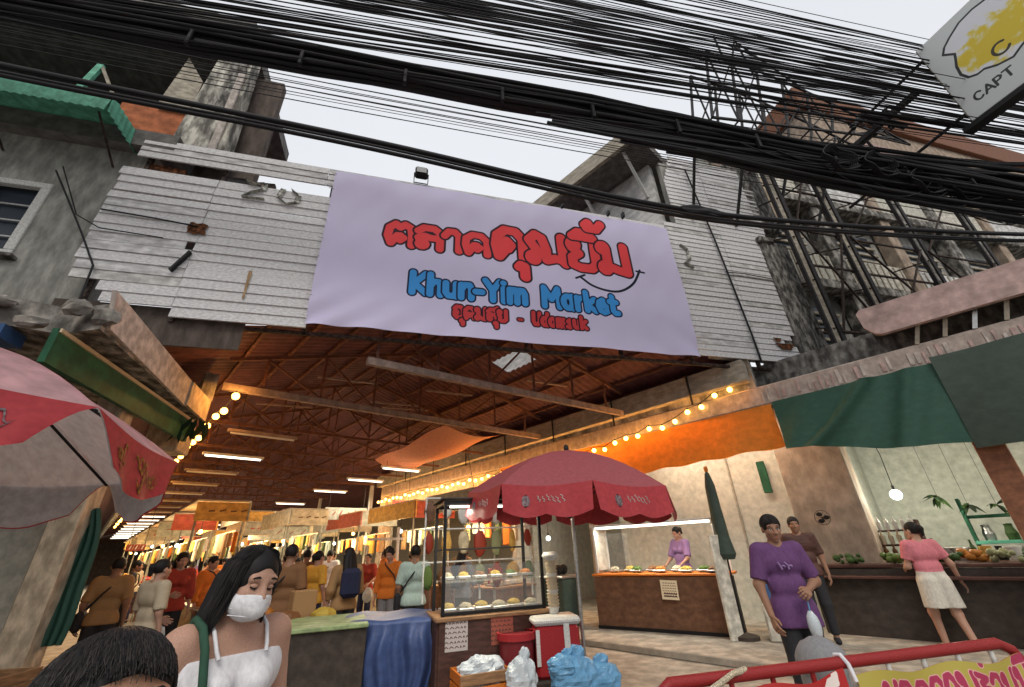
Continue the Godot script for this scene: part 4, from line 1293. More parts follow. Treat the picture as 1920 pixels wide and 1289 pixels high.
	var kp := [[Vector2(0, 0), Vector2(0.045, 0), Vector2(0.045, 0.2), Vector2(0.016, 0.26), Vector2(0.016, 0.33), Vector2(0, 0.33)], [Vector2(0, 0), Vector2(0.08, 0), Vector2(0.095, 0.16), Vector2(0.1, 0.165), Vector2(0.1, 0.19), Vector2(0, 0.19)], [Vector2(0, 0), Vector2(0.11, 0), Vector2(0.115, 0.17), Vector2(0.125, 0.175), Vector2(0.12, 0.19), Vector2(0, 0.2)], [Vector2(0, 0), Vector2(0.04, 0), Vector2(0.042, 0.17), Vector2(0.014, 0.23), Vector2(0.014, 0.29), Vector2(0, 0.29)], [Vector2(0, 0), Vector2(0.07, 0), Vector2(0.07, 0.2), Vector2(0, 0.2)], [Vector2(0, 0), Vector2(0.055, 0), Vector2(0.06, 0.12), Vector2(0.04, 0.15), Vector2(0.045, 0.19), Vector2(0, 0.19)]]
	for i in 30:
		var kk: int = (i * 7 + i / 6) % 6
		single("kitchen_jar", one_lathe(kp[kk], 12), km[kk], "%s standing at the back of the dark vegetable counter" % kinds[kk], "jar", al(10.0 + 0.16 * (i % 2), 1.075, 0.85 - 0.14 * i), 0.0, "%ss at the back of the dark counter" % kinds[kk])
	for i in 8:
		var lp := thing("hanging_herbs", "bunch of dark leaves above the green shelf, %s from the lamp" % ["first", "second", "third", "fourth", "fifth", "sixth", "seventh", "eighth"][i], "herbs", al(10.9, 1.95 + rng.randf_range(-0.1, 0.12), 0.6 - 0.33 * i), rng.randf() * TAU, "bunches of leaves above the green shelf")
		for j in 10:
			st = mb()
			var dd := Vector3(rng.randf_range(-1, 1), rng.randf_range(-1, 0.6), rng.randf_range(-1, 1)).normalized() * rng.randf_range(0.12, 0.26)
			var sd := dd.cross(Vector3(0.3, 1, 0.2)).normalized() * 0.035
			sheet(st, 1, 4, func(u, v): return dd * v + sd * (u - 0.5) * 2.0 * sin(PI * clampf(v * 0.9 + 0.1, 0, 1)) + Vector3(0, -0.1 * v * v, 0), 0.002)
			part("leaf", st, M.leaf if j % 3 else M.leaf_dark, lp)
		part("tie", one_tube([Vector3(0, 0, 0), Vector3(0.02, 1.8, 0)], 0.003, 5), M.black, lp)


func food_tray(label: String, at: Vector3, turn: float, mat: Material, size: float) -> Node3D:
	var t := thing("food_tray", label, "food tray", at, turn, "trays of food on the counters")
	part("tray", one_box(Vector3(size, 0.03, size * 1.1), 0.006, Vector3(0, 0.015, 0)), M.steel, t)
	var st := mb()
	ball(st, Vector3(0, 0.03, 0), Vector3(size * 0.42, size * 0.3, size * 0.46), 12, 8, 0.14)
	part("food", st, mat, t)
	return t


func notice_mat(sd: int, paper: Color) -> StandardMaterial3D:
	var im := Image.create(128, 128, false, Image.FORMAT_RGB8)
	im.fill(paper)
	var r := RandomNumberGenerator.new()
	r.seed = sd
	var m := StandardMaterial3D.new()
	var y := 22
	while y < 116:
		var x := 14
		while x < 108:
			var wd := r.randi_range(5, 16)
			ink(im, [[0, 0, wd * 0.4, 6, wd, 1]], Vector2(x, y), Vector2.ONE, 1.6 if sd != 1 or y < 90 else 4.0, Color(0.3, 0.2, 0.2), Color.BLACK, 0.0)
			x += wd + 7
		y += 17
	m.albedo_texture = ImageTexture.create_from_image(im)
	m.roughness = 0.8
	m.uv1_triplanar = true
	m.uv1_scale = Vector3.ONE * 3.3
	m.uv1_offset = Vector3.ONE * 0.5
	return m


# ---------------------------------------------------------------- the projecting cafe sign at the upper right
func build_street_sign():
	var im := Image.create(768, 704, false, Image.FORMAT_RGB8)
	im.fill(Color(0.77, 0.785, 0.785))
	var w := 768.0
	var at := func(u, y): return Vector2(u * w, (9.73 - y) / 2.02 * 704.0)
	var outline := [[0.10, 9.22], [0.13, 9.33], [0.183, 9.42], [0.271, 9.53], [0.363, 9.55], [0.46, 9.5], [0.56, 9.55], [0.68, 9.5], [0.78, 9.32], [0.83, 9.08], [0.8, 8.8], [0.72, 8.6], [0.6, 8.44], [0.5, 8.38], [0.405, 8.29], [0.347, 8.22], [0.27, 8.29], [0.21, 8.4], [0.17, 8.4], [0.126, 8.47], [0.105, 8.62], [0.115, 8.82], [0.14, 8.98], [0.15, 9.06], [0.10, 9.22]]
	var poly := PackedVector2Array()
	for p in outline:
		poly.append(at.call(p[0], p[1]))
	var n := FastNoiseLite.new()
	n.frequency = 0.012
	n.seed = 8
	for y in range(20, 560):
		for x in range(60, 660):
			if Geometry2D.is_point_in_polygon(Vector2(x, y), poly):
				var yolk := Vector2((x - w * 0.36) / 190.0, (y - 350.0) / 150.0).length()
				var k := smoothstep(1.15, 0.65, yolk + n.get_noise_2d(x, y) * 0.7)
				im.set_pixel(x, y, Color(0.84, 0.84, 0.86).lerp(Color(0.82, 0.72, 0.16), k))
	var line := []
	for p in poly:
		line.append(p.x)
		line.append(-p.y)
	ink(im, [line], Vector2.ZERO, Vector2.ONE, 6.5, Color(0.12, 0.12, 0.12), Color.BLACK, 0.0)
	var cc: Vector2 = at.call(0.335, 8.52)
	ink(im, [arc(0, 0, 34, 40, 50, 330, 16)], cc, Vector2.ONE, 7.0, Color(0.2, 0.17, 0.08), Color.BLACK, 0.0)
	var base: Vector2 = at.call(0.075, 7.97)
	write(im, "CAPT", base, Vector2(52, 42), 5.5, Color(0.15, 0.16, 0.16), Color.BLACK, 0.0)
	var m := StandardMaterial3D.new()
	m.resource_name = "sign_print"
	m.albedo_texture = ImageTexture.create_from_image(im)
	m.roughness = 0.5
	var s := thing("cafe_sign", "grey projecting sign with a yellow egg emblem and CAPT lettering, at the upper right corner", "sign", Vector3(9.0, 0, 0))
	var st := mb()
	quad_uv(st, Vector3(-0.006, 7.71, -2.42), Vector3(-0.006, 7.71, -0.22), Vector3(-0.006, 9.73, -0.22), Vector3(-0.006, 9.73, -2.42))
	part("face", st, m, s)
	part("box", one_box(Vector3(0.12, 2.06, 2.24), 0.01, Vector3(0.062, 8.72, -1.32)), M.gutter, s)
	part("bottom_rail", one_box(Vector3(0.2, 0.1, 2.5), 0.01, Vector3(0.04, 7.62, -1.32)), M.black, s)
	for y in [7.95, 9.5]:
		part("bracket", one_tube([Vector3(0.06, y, -2.44), Vector3(0.06, y - 0.1, -4.6)], 0.03, 6), M.dark_steel, s)


# ---------------------------------------------------------------- steel frames in front of the right building
func build_steel_frames():
	var g := thing("billboard_frame", "rusty steel billboard scaffold bolted over the right building's balconies", "scaffold")
	var xs := [8.3, 9.95, 12.6, 15.4]
	for i in xs.size():
		for k in 2:
			part("post", wb(xs[i] + 0.24 * k, xs[i] + 0.3 * k + 0.05, 4.75, 11.0, 5.5, 5.58), M.dark_steel, g)
		part("channel", wb(xs[i] + 0.07, xs[i] + 0.22, 4.8, 10.9, 5.53, 5.56), M.gutter if i < 2 else M.old_concrete, g)
	for i in 3:
		for q in [[5.2, 8.0], [8.0, 10.6], [8.0, 5.2]]:
			var st := mb()
			bar(st, Vector3(xs[i] + 0.3, q[0], -5.47), Vector3(xs[i + 1], q[1], -5.47), 0.035, 0.035)
			part("brace", st, M.rusty_steel, g)
		for y in [5.3, 7.0, 8.05, 9.4, 10.7]:
			var st := mb()
			bar(st, Vector3(xs[i], y, -5.6), Vector3(xs[i + 1] + 0.3, y + 0.04, -5.6), 0.04, 0.04)
			part("rail", st, M.rusty_steel, g)
		for j in 5:
			var st := mb()
			bar(st, Vector3(xs[i] + 0.15, 5.3 + 1.2 * j, -5.5), Vector3(xs[i] + rng.randf_range(-0.5, 0.9), 5.9 + 1.15 * j, -6.6), 0.03, 0.03)
			part("stay", st, M.rusty_steel, g)
	var t := thing("roof_gantry", "lattice steel gantry rising above the cables at the upper right", "scaffold")
	var lo := func(k, f): return Vector3(5.9 + 0.72 * k, 9.55 + 0.13 * k, -f)
	var hi := func(k, f): return Vector3(6.5 + 0.72 * k, 12.2 - 0.05 * k - 0.02 * k * k, -f)
	for f in [4.4, 5.0]:
		for k in 8:
			for q in [[lo.call(k, f), lo.call(k + 1, f), "chord"], [hi.call(k, f), hi.call(k + 1, f), "chord"], [lo.call(k, f), hi.call(k, f), "post"], [lo.call(k, f), hi.call(k + 1, f), "brace"], [lo.call(k + 1, f), hi.call(k, f), "brace"]]:
				if q[2] == "brace" and (k + int(f)) % 3 == 0:
					continue
				var st := mb()
				bar(st, q[0], q[1], 0.045 if q[2] != "brace" else 0.03, 0.045 if q[2] != "brace" else 0.03)
				part(q[2], st, M.dark_steel, t)
	for k in 8:
		var st := mb()
		bar(st, lo.call(k, 4.4), lo.call(k, 5.0), 0.03, 0.03)
		part("tie", st, M.dark_steel, t)
		st = mb()
		bar(st, (lo.call(k, 4.4) + hi.call(k, 4.4)) * 0.5, (lo.call(k + 1, 4.4) + hi.call(k + 1, 4.4)) * 0.5, 0.035, 0.035)
		part("mid_rail", st, M.dark_steel, t)
	for q in [[Vector3(7.2, 12.0, -4.4), Vector3(7.75, 13.4, -4.4)], [Vector3(7.95, 12.0, -4.5), Vector3(7.7, 13.2, -4.4)], [Vector3(7.3, 12.9, -4.4), Vector3(8.2, 12.7, -4.4)], [Vector3(7.75, 13.1, -4.4), Vector3(10.0, 12.0, -4.6)], [Vector3(7.0, 12.2, -4.4), Vector3(7.0, 13.1, -4.4)]]:
		var st := mb()
		bar(st, q[0], q[1], 0.035, 0.035)
		part("mast", st, M.dark_steel, t)
	for k in 4:
		var st := mb()
		bar(st, lo.call(k * 2, 5.0), Vector3(6.2 + 1.2 * k, 8.2, -5.95), 0.05, 0.05)
		part("leg", st, M.dark_steel, t)
	# crossarm with insulators beside the cafe sign
	var c := thing("power_crossarm", "power line crossarm with insulators just left of the cafe sign", "crossarm", Vector3(8.9, 8.9, -3.45))
	part("arm", one_box(Vector3(0.1, 0.12, 1.5), 0.01, Vector3(0, 0, 0)), M.dark_steel, c)
	part("arm", one_box(Vector3(1.2, 0.1, 0.1), 0.01, Vector3(0.1, 0.1, 0.1)), M.dark_steel, c)
	for k in 3:
		var st := mb()
		bar(st, Vector3(0, -0.05, -0.5 + 0.12 * k), Vector3(0.5, -1.3, -0.5 + 0.12 * k), 0.04, 0.04)
		part("stay", st, M.dark_steel, c)
	for k in 5:
		part("insulator", one_lathe([Vector2(0, 0), Vector2(0.05, 0.0), Vector2(0.03, 0.05), Vector2(0.055, 0.08), Vector2(0.03, 0.13), Vector2(0.05, 0.16), Vector2(0, 0.2)], 10), M.black, c).position = Vector3(-0.3 + 0.2 * k, 0.12, -0.2 + 0.2 * (k % 3))


# ---------------------------------------------------------------- overhead cables
func sag_line(a: Vector3, b: Vector3, sag: float, n := 18) -> Array:
	var o := []
	for i in n + 1:
		var t := float(i) / n
		o.append(a.lerp(b, t) + Vector3.DOWN * sag * 4.0 * t * (1.0 - t))
	return o


func cable(label: String, group: String, pts: Array, r: float):
	single("overhead_cable", one_tube(pts, r, 6), M.cable, label, "cable", Vector3.ZERO, 0.0, group)


func build_cables():
	# the thick bundle
	for i in 28:
		var an := rng.randf() * TAU
		var rad := 0.17 * sqrt(rng.randf())
		var y := 7.56 + rad * sin(an) * 1.1
		var f := 3.78 + rad * cos(an)
		var pts := []
		for k in 27:
			var x := -12.0 + 34.0 * k / 26.0
			pts.append(Vector3(x, y - 0.058 * x + 0.035 * sin(k * 1.7 + i * 2.1) + maxf(0.0, x - 3.0) * 0.045 * sin(i * 2.3), -(f - 0.085 * x + maxf(0.0, x - 3.0) * 0.03 * cos(i * 1.7))))
		cable("black cable in the thick bundle crossing high above the banner", "cables of the thick bundle", pts, rng.randf_range(0.026, 0.042))
	# the pair that dips in front of the banner's top right corner
	for i in 3:
		var key := [[-14.0, 7.1, 4.3], [-9.0, 6.75, 4.1], [-4.3, 6.3, 3.86], [-0.6, 5.93, 3.63], [2.8, 5.5, 3.43], [5.2, 5.5, 3.28], [9.7, 5.86, 3.0], [15.0, 6.6, 2.7], [22.0, 7.5, 2.3]]
		var c := Curve3D.new()
		for q in key.size():
			var tn := Vector3(key[mini(q + 1, 8)][0] - key[maxi(q - 1, 0)][0], key[mini(q + 1, 8)][1] - key[maxi(q - 1, 0)][1], -(key[mini(q + 1, 8)][2] - key[maxi(q - 1, 0)][2])) / 6.0
			c.add_point(Vector3(key[q][0], key[q][1] - [0.0, 0.085, 0.12][i] * (1.0 + 0.2 * sin(q * 1.3)), -key[q][2] - [0.0, 0.05, -0.03][i]), -tn, tn)
		cable("%s of the low black cables dipping past the banner's top right corner" % ["upper", "middle", "lowest"][i], "low cables in front of the banner", Array(c.tessellate_even_length(4, 0.7)), [0.034, 0.026, 0.016][i])
	var lump := mb()
	ball(lump, Vector3(3.75, 5.47, -3.4), Vector3(0.42, 0.085, 0.08), 12, 8, 0.2)
	single("cable_splice", lump, M.cable, "lumpy black splice on the low cable above the banner's right end", "splice")
	# thin wires between the two
	for i in 9:
		var y := 6.32 + 0.085 * i
		cable("thin wire between the thick bundle and the low cables", "thin wires below the thick bundle", sag_line(Vector3(-13, y + 0.9, -4.3), Vector3(20, y + rng.randf_range(0.1, 0.7), -2.6), 0.55 + 0.05 * i, 22), rng.randf_range(0.004, 0.007))
	# the many cables above the bundle
	for i in 46:
		var t := i / 45.0
		var y := lerpf(7.75, 10.6, pow(t, 1.15)) + rng.randf_range(-0.05, 0.05)
		var f0 := 3.75 + rng.randf_range(-0.12, 0.12)
		var rr: float = [0.022, 0.013, 0.009, 0.016, 0.008][i % 5]
		cable("black cable strung above the thick bundle", "cables above the thick bundle", sag_line(Vector3(-13, y + 0.15, -(f0 + 1.0 - 0.5 * t)), Vector3(21, y + rng.randf_range(-0.5, 0.5) - 0.7 * t, -(1.35 + rng.randf_range(-0.15, 0.4))), 0.12 + rng.randf_range(0.0, 0.2), 20), rr if t < 0.75 else rr * 0.6)
	for i in 44:
		var y := lerpf(7.7, 10.8, rng.randf())
		cable("fine black wire strung among the cables above the thick bundle", "fine wires above the thick bundle", sag_line(Vector3(-13, y + rng.randf_range(-0.25, 0.35), -rng.randf_range(3.9, 5.0)), Vector3(21, y + rng.randf_range(-0.9, 0.3), -rng.randf_range(1.2, 1.9)), rng.randf_range(0.05, 0.5), 20), rng.randf_range(0.005, 0.011))
	# cables that fan out to the right
	for i in 40:
		var y1 := 5.6 + 0.06 * i + rng.randf_range(-0.1, 0.1)
		cable("slack black cable fanning out across the right building", "slack cables at the right", sag_line(Vector3(1.5 + rng.randf() * 3.0, 6.95 + rng.randf_range(-0.15, 0.15), -3.55), Vector3(16.0, y1 + 0.9, -2.3 - rng.randf() * 0.5), rng.randf_range(0.1, 0.75), 16), rng.randf_range(0.008, 0.034))
	for i in 9:
		var x := 4.6 + 0.75 * i
		cable("loop of spare cable hanging at the right", "loops of spare cable", sag_line(Vector3(x, 6.9, -3.2), Vector3(x + 1.6 + rng.randf(), 6.8 + rng.randf_range(-0.3, 0.3), -3.0), rng.randf_range(0.25, 0.7), 14), rng.randf_range(0.008, 0.014))
	for i in 4:
		var st := mb()
		for k in 5:
			var pts := []
			for j in 25:
				pts.append(Vector3(6.3 + 0.9 * i + (0.28 + 0.012 * k) * cos(j * TAU / 24), 6.75 + 0.1 * sin(i * 2.0) + (0.2 + 0.012 * k) * sin(j * TAU / 24), -3.05 + 0.02 * k + 0.03 * sin(j * 1.0)))
			tube(st, pts, 0.01, 5, false)
		single("cable_coil", st, M.cable, "coil of spare black cable hanging in the tangle, %s from the left" % ["first", "second", "third", "fourth"][i], "cable coil", Vector3.ZERO, 0.0, "coils of spare cable")
	for i in 10:
		var x := -3.0 + 1.35 * i
		single("cable_clamp", one_box(Vector3(0.05, 0.3, 0.06), 0.01), M.cable, "small black clamp on the thick cable bundle, %s from the left" % ["first", "second", "third", "fourth", "fifth", "sixth", "seventh", "eighth", "ninth", "tenth"][i], "clamp", Vector3(x, 7.4 - 0.058 * x, -(3.78 - 0.085 * x) + 0.1), 0.0, "clamps on the thick bundle")
	# drop wires against the boards
	cable("thin black wire running down the left boards from the window", "", [Vector3(-5.3, 6.9, -6.0), Vector3(-4.9, 6.3, -5.95), Vector3(-4.55, 5.75, -5.94), Vector3(-4.25, 5.25, -5.93), Vector3(-4.2, 4.6, -5.93)], 0.013)
	cable("thin black wire beside the longer one on the left boards", "", [Vector3(-5.25, 7.0, -6.0), Vector3(-4.75, 6.1, -5.96), Vector3(-4.4, 5.9, -5.94), Vector3(-3.6, 5.85, -5.93)], 0.009)
	cable("black cable running down the white boards right of the banner", "", [Vector3(6.35, 9.8, -5.9), Vector3(6.6, 7.6, -5.93), Vector3(6.68, 6.3, -5.93), Vector3(6.75, 5.2, -5.93), Vector3(6.78, 4.6, -5.95)], 0.02)
	cable("short level wire on the white boards right of the banner", "", [Vector3(6.6, 6.75, -5.94), Vector3(7.1, 6.78, -5.94), Vector3(7.9, 6.75, -5.95)], 0.01)
	cable("row of thin wire along the left edge of the boards", "", [Vector3(-4.5, 6.25, -5.95), Vector3(-3.8, 6.2, -5.94), Vector3(-3.25, 6.15, -5.94)], 0.012)


# ---------------------------------------------------------------- lamps
func build_lamps():
	for side in 2:
		var t := thing("string_lights", ["string of warm round bulbs along the left eave of the lane", "string of warm round bulbs along the right canopy edge"][side], "string lights")
		var pts := []
		var n := 42 if side == 0 else 48
		for i in n:
			var p: Vector3
			if side == 0:
				p = al(1.2, 4.05 - 0.06 * sin(i * 1.9), 8.1 + 0.8 * i)
			else:
				var a := 2.7 + 0.31 * i
				var y := 4.2 - 0.42 * smoothstep(2.5, 4.4, a) - 0.22 * smoothstep(4.4, 6.6, a) + 0.04 * sin(i * 2.4)
				p = al(8.5, y - 0.02, a)
			pts.append(p + Vector3.UP * 0.075)
			var st := mb()
			var r := 0.062 if side == 0 else 0.052
			ball(st, p, Vector3(r, r, r), 10, 8)
			part("bulb", st, M.bulb_warm, t)
			if i % 2 == 0:
				lamp(t, p, 0.4 if side == 0 else 0.34, Color(1.0, 0.66, 0.3), 0.045)
			part("socket", one_tube([p + Vector3.UP * 0.035, p + Vector3.UP * 0.085], 0.018, 6), M.black, t)
		part("cord", one_tube(pts, 0.008, 5), M.black, t)
	# fluorescent battens: across, lit
	var rows := []
	for i in 18:
		var a := 10.15 + 2.6 * i
		rows.append([2.2, a, i == 1 or i >= 8])
	for a in [12.25, 14.75, 17.9, 22.7, 27.0, 32.0, 37.0, 41.5, 47.0, 52.0, 58.0, 64.0]:
		rows.append([6.7, a, true])
	var k := 0
	var nth := {}
	var words2 := ["nearest", "second", "third", "fourth", "fifth", "sixth", "seventh", "eighth", "ninth", "tenth", "eleventh", "twelfth"]
	for q in rows:
		var left: bool = q[0] < 4.0
		var ck := str(left) + str(q[2])
		nth[ck] = nth.get(ck, -1) + 1
		var t := thing("fluorescent_light", "%s %s fluorescent batten under the roof beams on the lane's %s side" % [words2[nth[ck]], ["unlit", "lit"][int(q[2])], ["right", "left"][int(left)]], "ceiling light", al(q[0], 3.92, q[1]), AY, "%s battens on the %s side" % [["unlit", "lit"][int(q[2])], ["right", "left"][int(left)]])
		part("batten", one_box(Vector3(1.36, 0.06, 0.1), 0.006, Vector3(0, 0.05, 0)), M.roof_beam if not q[2] else M.white_steel, t)
		part("tube", one_tube([Vector3(-0.62, 0, 0), Vector3(0.62, 0, 0)], 0.024, 8), M.tube_white if q[2] else M.white_plastic, t)
		for x in [-0.5, 0.5]:
			part("rod", one_tube([Vector3(x, 0.08, 0), Vector3(x, 0.9, 0)], 0.008, 5), M.dark_steel, t)
		if q[2]:
			var ar := AreaLight3D.new()
			ar.name = "tube_light"
			ar.area_size = Vector2(1.24, 0.05)
			ar.light_energy = 8.5 if q[1] < 30.0 else 8.0
			ar.light_color = Color(1.0, 0.93, 0.82)
			ar.shadow_enabled = true
			ar.transform = Transform3D(Basis(Vector3.RIGHT, -PI / 2), Vector3(0, -0.035, 0))
			t.add_child(ar)
		k += 1
	for q in [[9.25, 4.6, "first room"], [9.0, 3.1, "before the beige column"], [10.4, -0.7, "vegetable room near the column"], [10.4, -3.2, "vegetable room beyond the brown post"]]:
		var t := thing("fluorescent_light", "lit fluorescent batten on the ceiling of the right shops, %s" % q[2], "ceiling light", al(q[0], 3.82, q[1]), AY + PI / 2)
		part("batten", one_box(Vector3(1.36, 0.05, 0.1), 0.006, Vector3(0, 0.05, 0)), M.white_steel, t)
		part("tube", one_tube([Vector3(-0.62, 0, 0), Vector3(0.62, 0, 0)], 0.024, 8), M.tube_white, t)
		var ar := AreaLight3D.new()
		ar.name = "tube_light"
		ar.area_size = Vector2(1.24, 0.05)
		ar.light_energy = 3.0 if q[0] > 10.0 else 2.6
		ar.light_color = Color(1.0, 0.95, 0.85)
		ar.shadow_enabled = true
		ar.transform = Transform3D(Basis(Vector3.RIGHT, -PI / 2), Vector3(0, -0.035, 0))
		t.add_child(ar)
	# pendant lamp of the vegetable shop, others deeper in
	for q in [[10.5, 2.12, 1.1, 1.4, 0.09, "bright white pendant bulb in front of the grey-green wall of the vegetable shop"], [9.0, 2.55, -1.2, 0.8, 0.06, "white bulb at the top right edge beside the brown post"], [8.9, 1.75, 8.2, 0.5, 0.06, "white bulb hanging behind the red parasol's pole"], [7.2, 1.9, 9.0, 0.5, 0.05, "bare bulb hanging over the glass case stall"]]:
		var t := thing("pendant_lamp", q[5], "lamp", al(q[0], q[1], q[2]))
		var st := mb()
		ball(st, Vector3.ZERO, Vector3.ONE * q[4], 12, 8)
		part("bulb", st, M.bulb_white, t)
		part("socket", one_tube([Vector3(0, q[4] * 0.7, 0), Vector3(0, q[4] + 0.07, 0)], 0.022, 8), M.black, t)
		part("wire", one_tube([Vector3(0, q[4] + 0.07, 0), Vector3(-0.05, 0.7, 0.05), Vector3(-0.3, 3.9 - q[1], 0.1)], 0.007, 5), M.black, t)
		lamp(t, Vector3.ZERO, q[3], Color(1.0, 0.97, 0.88), q[4])


# ---------------------------------------------------------------- parasols
func build_umbrellas():
	# the pale red one at the left edge
	var u := thing("market_parasol", "large faded pink-red parasol with pale lining at the left edge", "parasol", Vector3(-2.7, 0, -2.93))
	parasol(u, 1.34, 2.22, 0.52, 0.3, M.umbrella_pink, M.umbrella_red, Basis(Vector3.RIGHT, -0.075) * Basis(Vector3.BACK, -0.03) * Basis(Vector3.UP, 0.02), 0.2, M.orange_print)
	# the red one in the middle
	var v := thing("red_parasol", "round red parasol with pale lettering over the coolers", "parasol", Vector3(2.06, 0, -5.0))
	parasol(v, 1.21, 2.1, 0.5, 0.3, M.umbrella_top, M.umbrella_red, Basis(Vector3.RIGHT, 0.03) * Basis(Vector3.BACK, -0.035) * Basis(Vector3.UP, 0.2), 0.035, M.grey_print)


func parasol(u: Node3D, r: float, y: float, rise: float, flap: float, top: Material, side: Material, tilt: Basis, gap: float, printing: Material):
	var mid := Vector3(0, y, 0)
	var dome := func(t): return r * sin(t * 1.05) / sin(1.05)
	for k in 8:
		var a0 := TAU * (k - 0.5) / 8
		var pt := func(uu, vv):
			var t: float = vv
			var an: float = a0 + TAU / 8 * uu
			var chord := cos(PI / 8) / cos(an - a0 - PI / 8)
			var rr: float = lerpf(0.03, r, t) * lerpf(1.0, chord, t)
			var h := rise * (1.0 - pow(t, 1.7)) - 0.035 * sin(PI * uu) * t
			return mid + tilt * Vector3(rr * cos(an), h, -rr * sin(an))
		var st := mb()
		sheet(st, 8, 8, pt, 0.0)
		part("canopy_panel", st, top, u)
		st = mb()
		sheet(st, 8, 8, func(uu, vv): return pt.call(uu, vv * 0.992 + 0.004) - tilt * Vector3(0, 0.012, 0), 0.0)
		part("lining", st, M.umbrella_lining if top == M.umbrella_pink else side, u)
		st = mb()
		var skirt := func(uu, vv):
			var inset: float = gap * pow(vv, 0.7)
			var x: float = lerpf(inset, 1.0 - inset, uu)
			var edge_p = pt.call(x, 1.0) - mid
			var out := Vector3(edge_p.x, 0, edge_p.z).normalized()
			var drop: float = flap * vv * (0.72 + 0.28 * sin(PI * uu)) if gap > 0.1 else flap * vv * (0.86 + 0.14 * absf(sin(PI * 2.0 * uu)))
			return mid + edge_p + out * (0.05 * vv + 0.012 * sin(uu * 15.0 + k) * vv + 0.006) - Vector3.UP * drop
		sheet(st, 14, 6, skirt, 0.0 if gap > 0.1 else 0.005)
		var flap_part = part("valance", st, side, u)
		if gap > 0.1:
			st = mb()
			sheet(st, 14, 6, func(uu, vv): return skirt.call(uu, vv * 0.97) - out_of(skirt, uu, vv * 0.97, mid) * 1.1, 0.0)
			part("valance_lining", st, M.umbrella_lining, flap_part)
			for j in 14:
				st = mb()
				var cx := rng.randf_range(0.15, 0.8)
				var cy := rng.randf_range(0.2, 0.85)
				var wv := rng.randf_range(0.02, 0.05)
				sheet(st, 8, 3, func(uu, vv): return skirt.call(clampf(cx + 0.13 * (uu - 0.5), 0.03, 0.97), clampf(cy + 0.12 * sin(uu * 7.0 + j) + wv * 2.0 * (vv - 0.5) * sin(PI * uu), 0.05, 0.97)) + out_of(skirt, cx, cy, mid) * 0.5, 0.003)
				part("print_stroke", st, printing if k % 2 == 0 else M.grey_print, flap_part)
		else:
			st = mb()
			for j in 6:
				var x := 0.4 + 0.055 * j
				var pts := []
				for q in 7:
					pts.append(skirt.call(x + 0.012 * sin(q * 1.9 + j) + 0.006 * q, 0.34 + 0.035 * q + 0.03 * sin(j * 2.1)) + out_of(skirt, x, 0.4, mid) * 0.4)
				tube(st, pts, 0.006, 5)
			part("lettering", st, M.pink_fascia, flap_part)
			st = mb()
			sheet(st, 6, 6, func(uu, vv): return skirt.call(0.27 + 0.09 * (uu - 0.5) * sqrt(maxf(0.0, 1.0 - pow(2.0 * vv - 1.0, 2.0))), 0.3 + 0.4 * vv) + out_of(skirt, 0.3, 0.4, mid) * 0.7, 0.004)
			part("emblem", st, printing, flap_part)
		var tip = pt.call(0.0, 1.0)
		part("rib", one_tube([mid + tilt * Vector3(0, rise - 0.05, 0), pt.call(0.0, 0.5) - Vector3.UP * 0.035, tip - Vector3.UP * 0.02], 0.009, 6), M.black, u)
		part("stretcher", one_tube([mid + tilt * Vector3(0, -0.22, 0), pt.call(0.0, 0.55) - Vector3.UP * 0.04], 0.008, 6), M.black, u)
	part("pole", one_tube([Vector3.ZERO, mid + tilt * Vector3(0, rise + 0.04, 0)], 0.02, 10), M.steel, u)
	part("hub", one_tube([mid + tilt * Vector3(0, -0.28, 0), mid + tilt * Vector3(0, -0.18, 0)], 0.04, 10), M.black, u)
	var fin := mb()
	ball(fin, mid + tilt * Vector3(0, rise + 0.04, 0), Vector3(0.035, 0.05, 0.035), 8, 6)
	part("finial", fin, M.black, u)
	part("foot", one_lathe([Vector2(0, 0), Vector2(0.26, 0), Vector2(0.26, 0.06), Vector2(0.06, 0.12), Vector2(0, 0.12)], 18), M.old_concrete, u)


func out_of(skirt: Callable, x: float, y: float, mid: Vector3) -> Vector3:
	var p: Vector3 = skirt.call(clampf(x, 0, 1), y) - mid
	return Vector3(p.x, 0, p.z).normalized() * 0.008


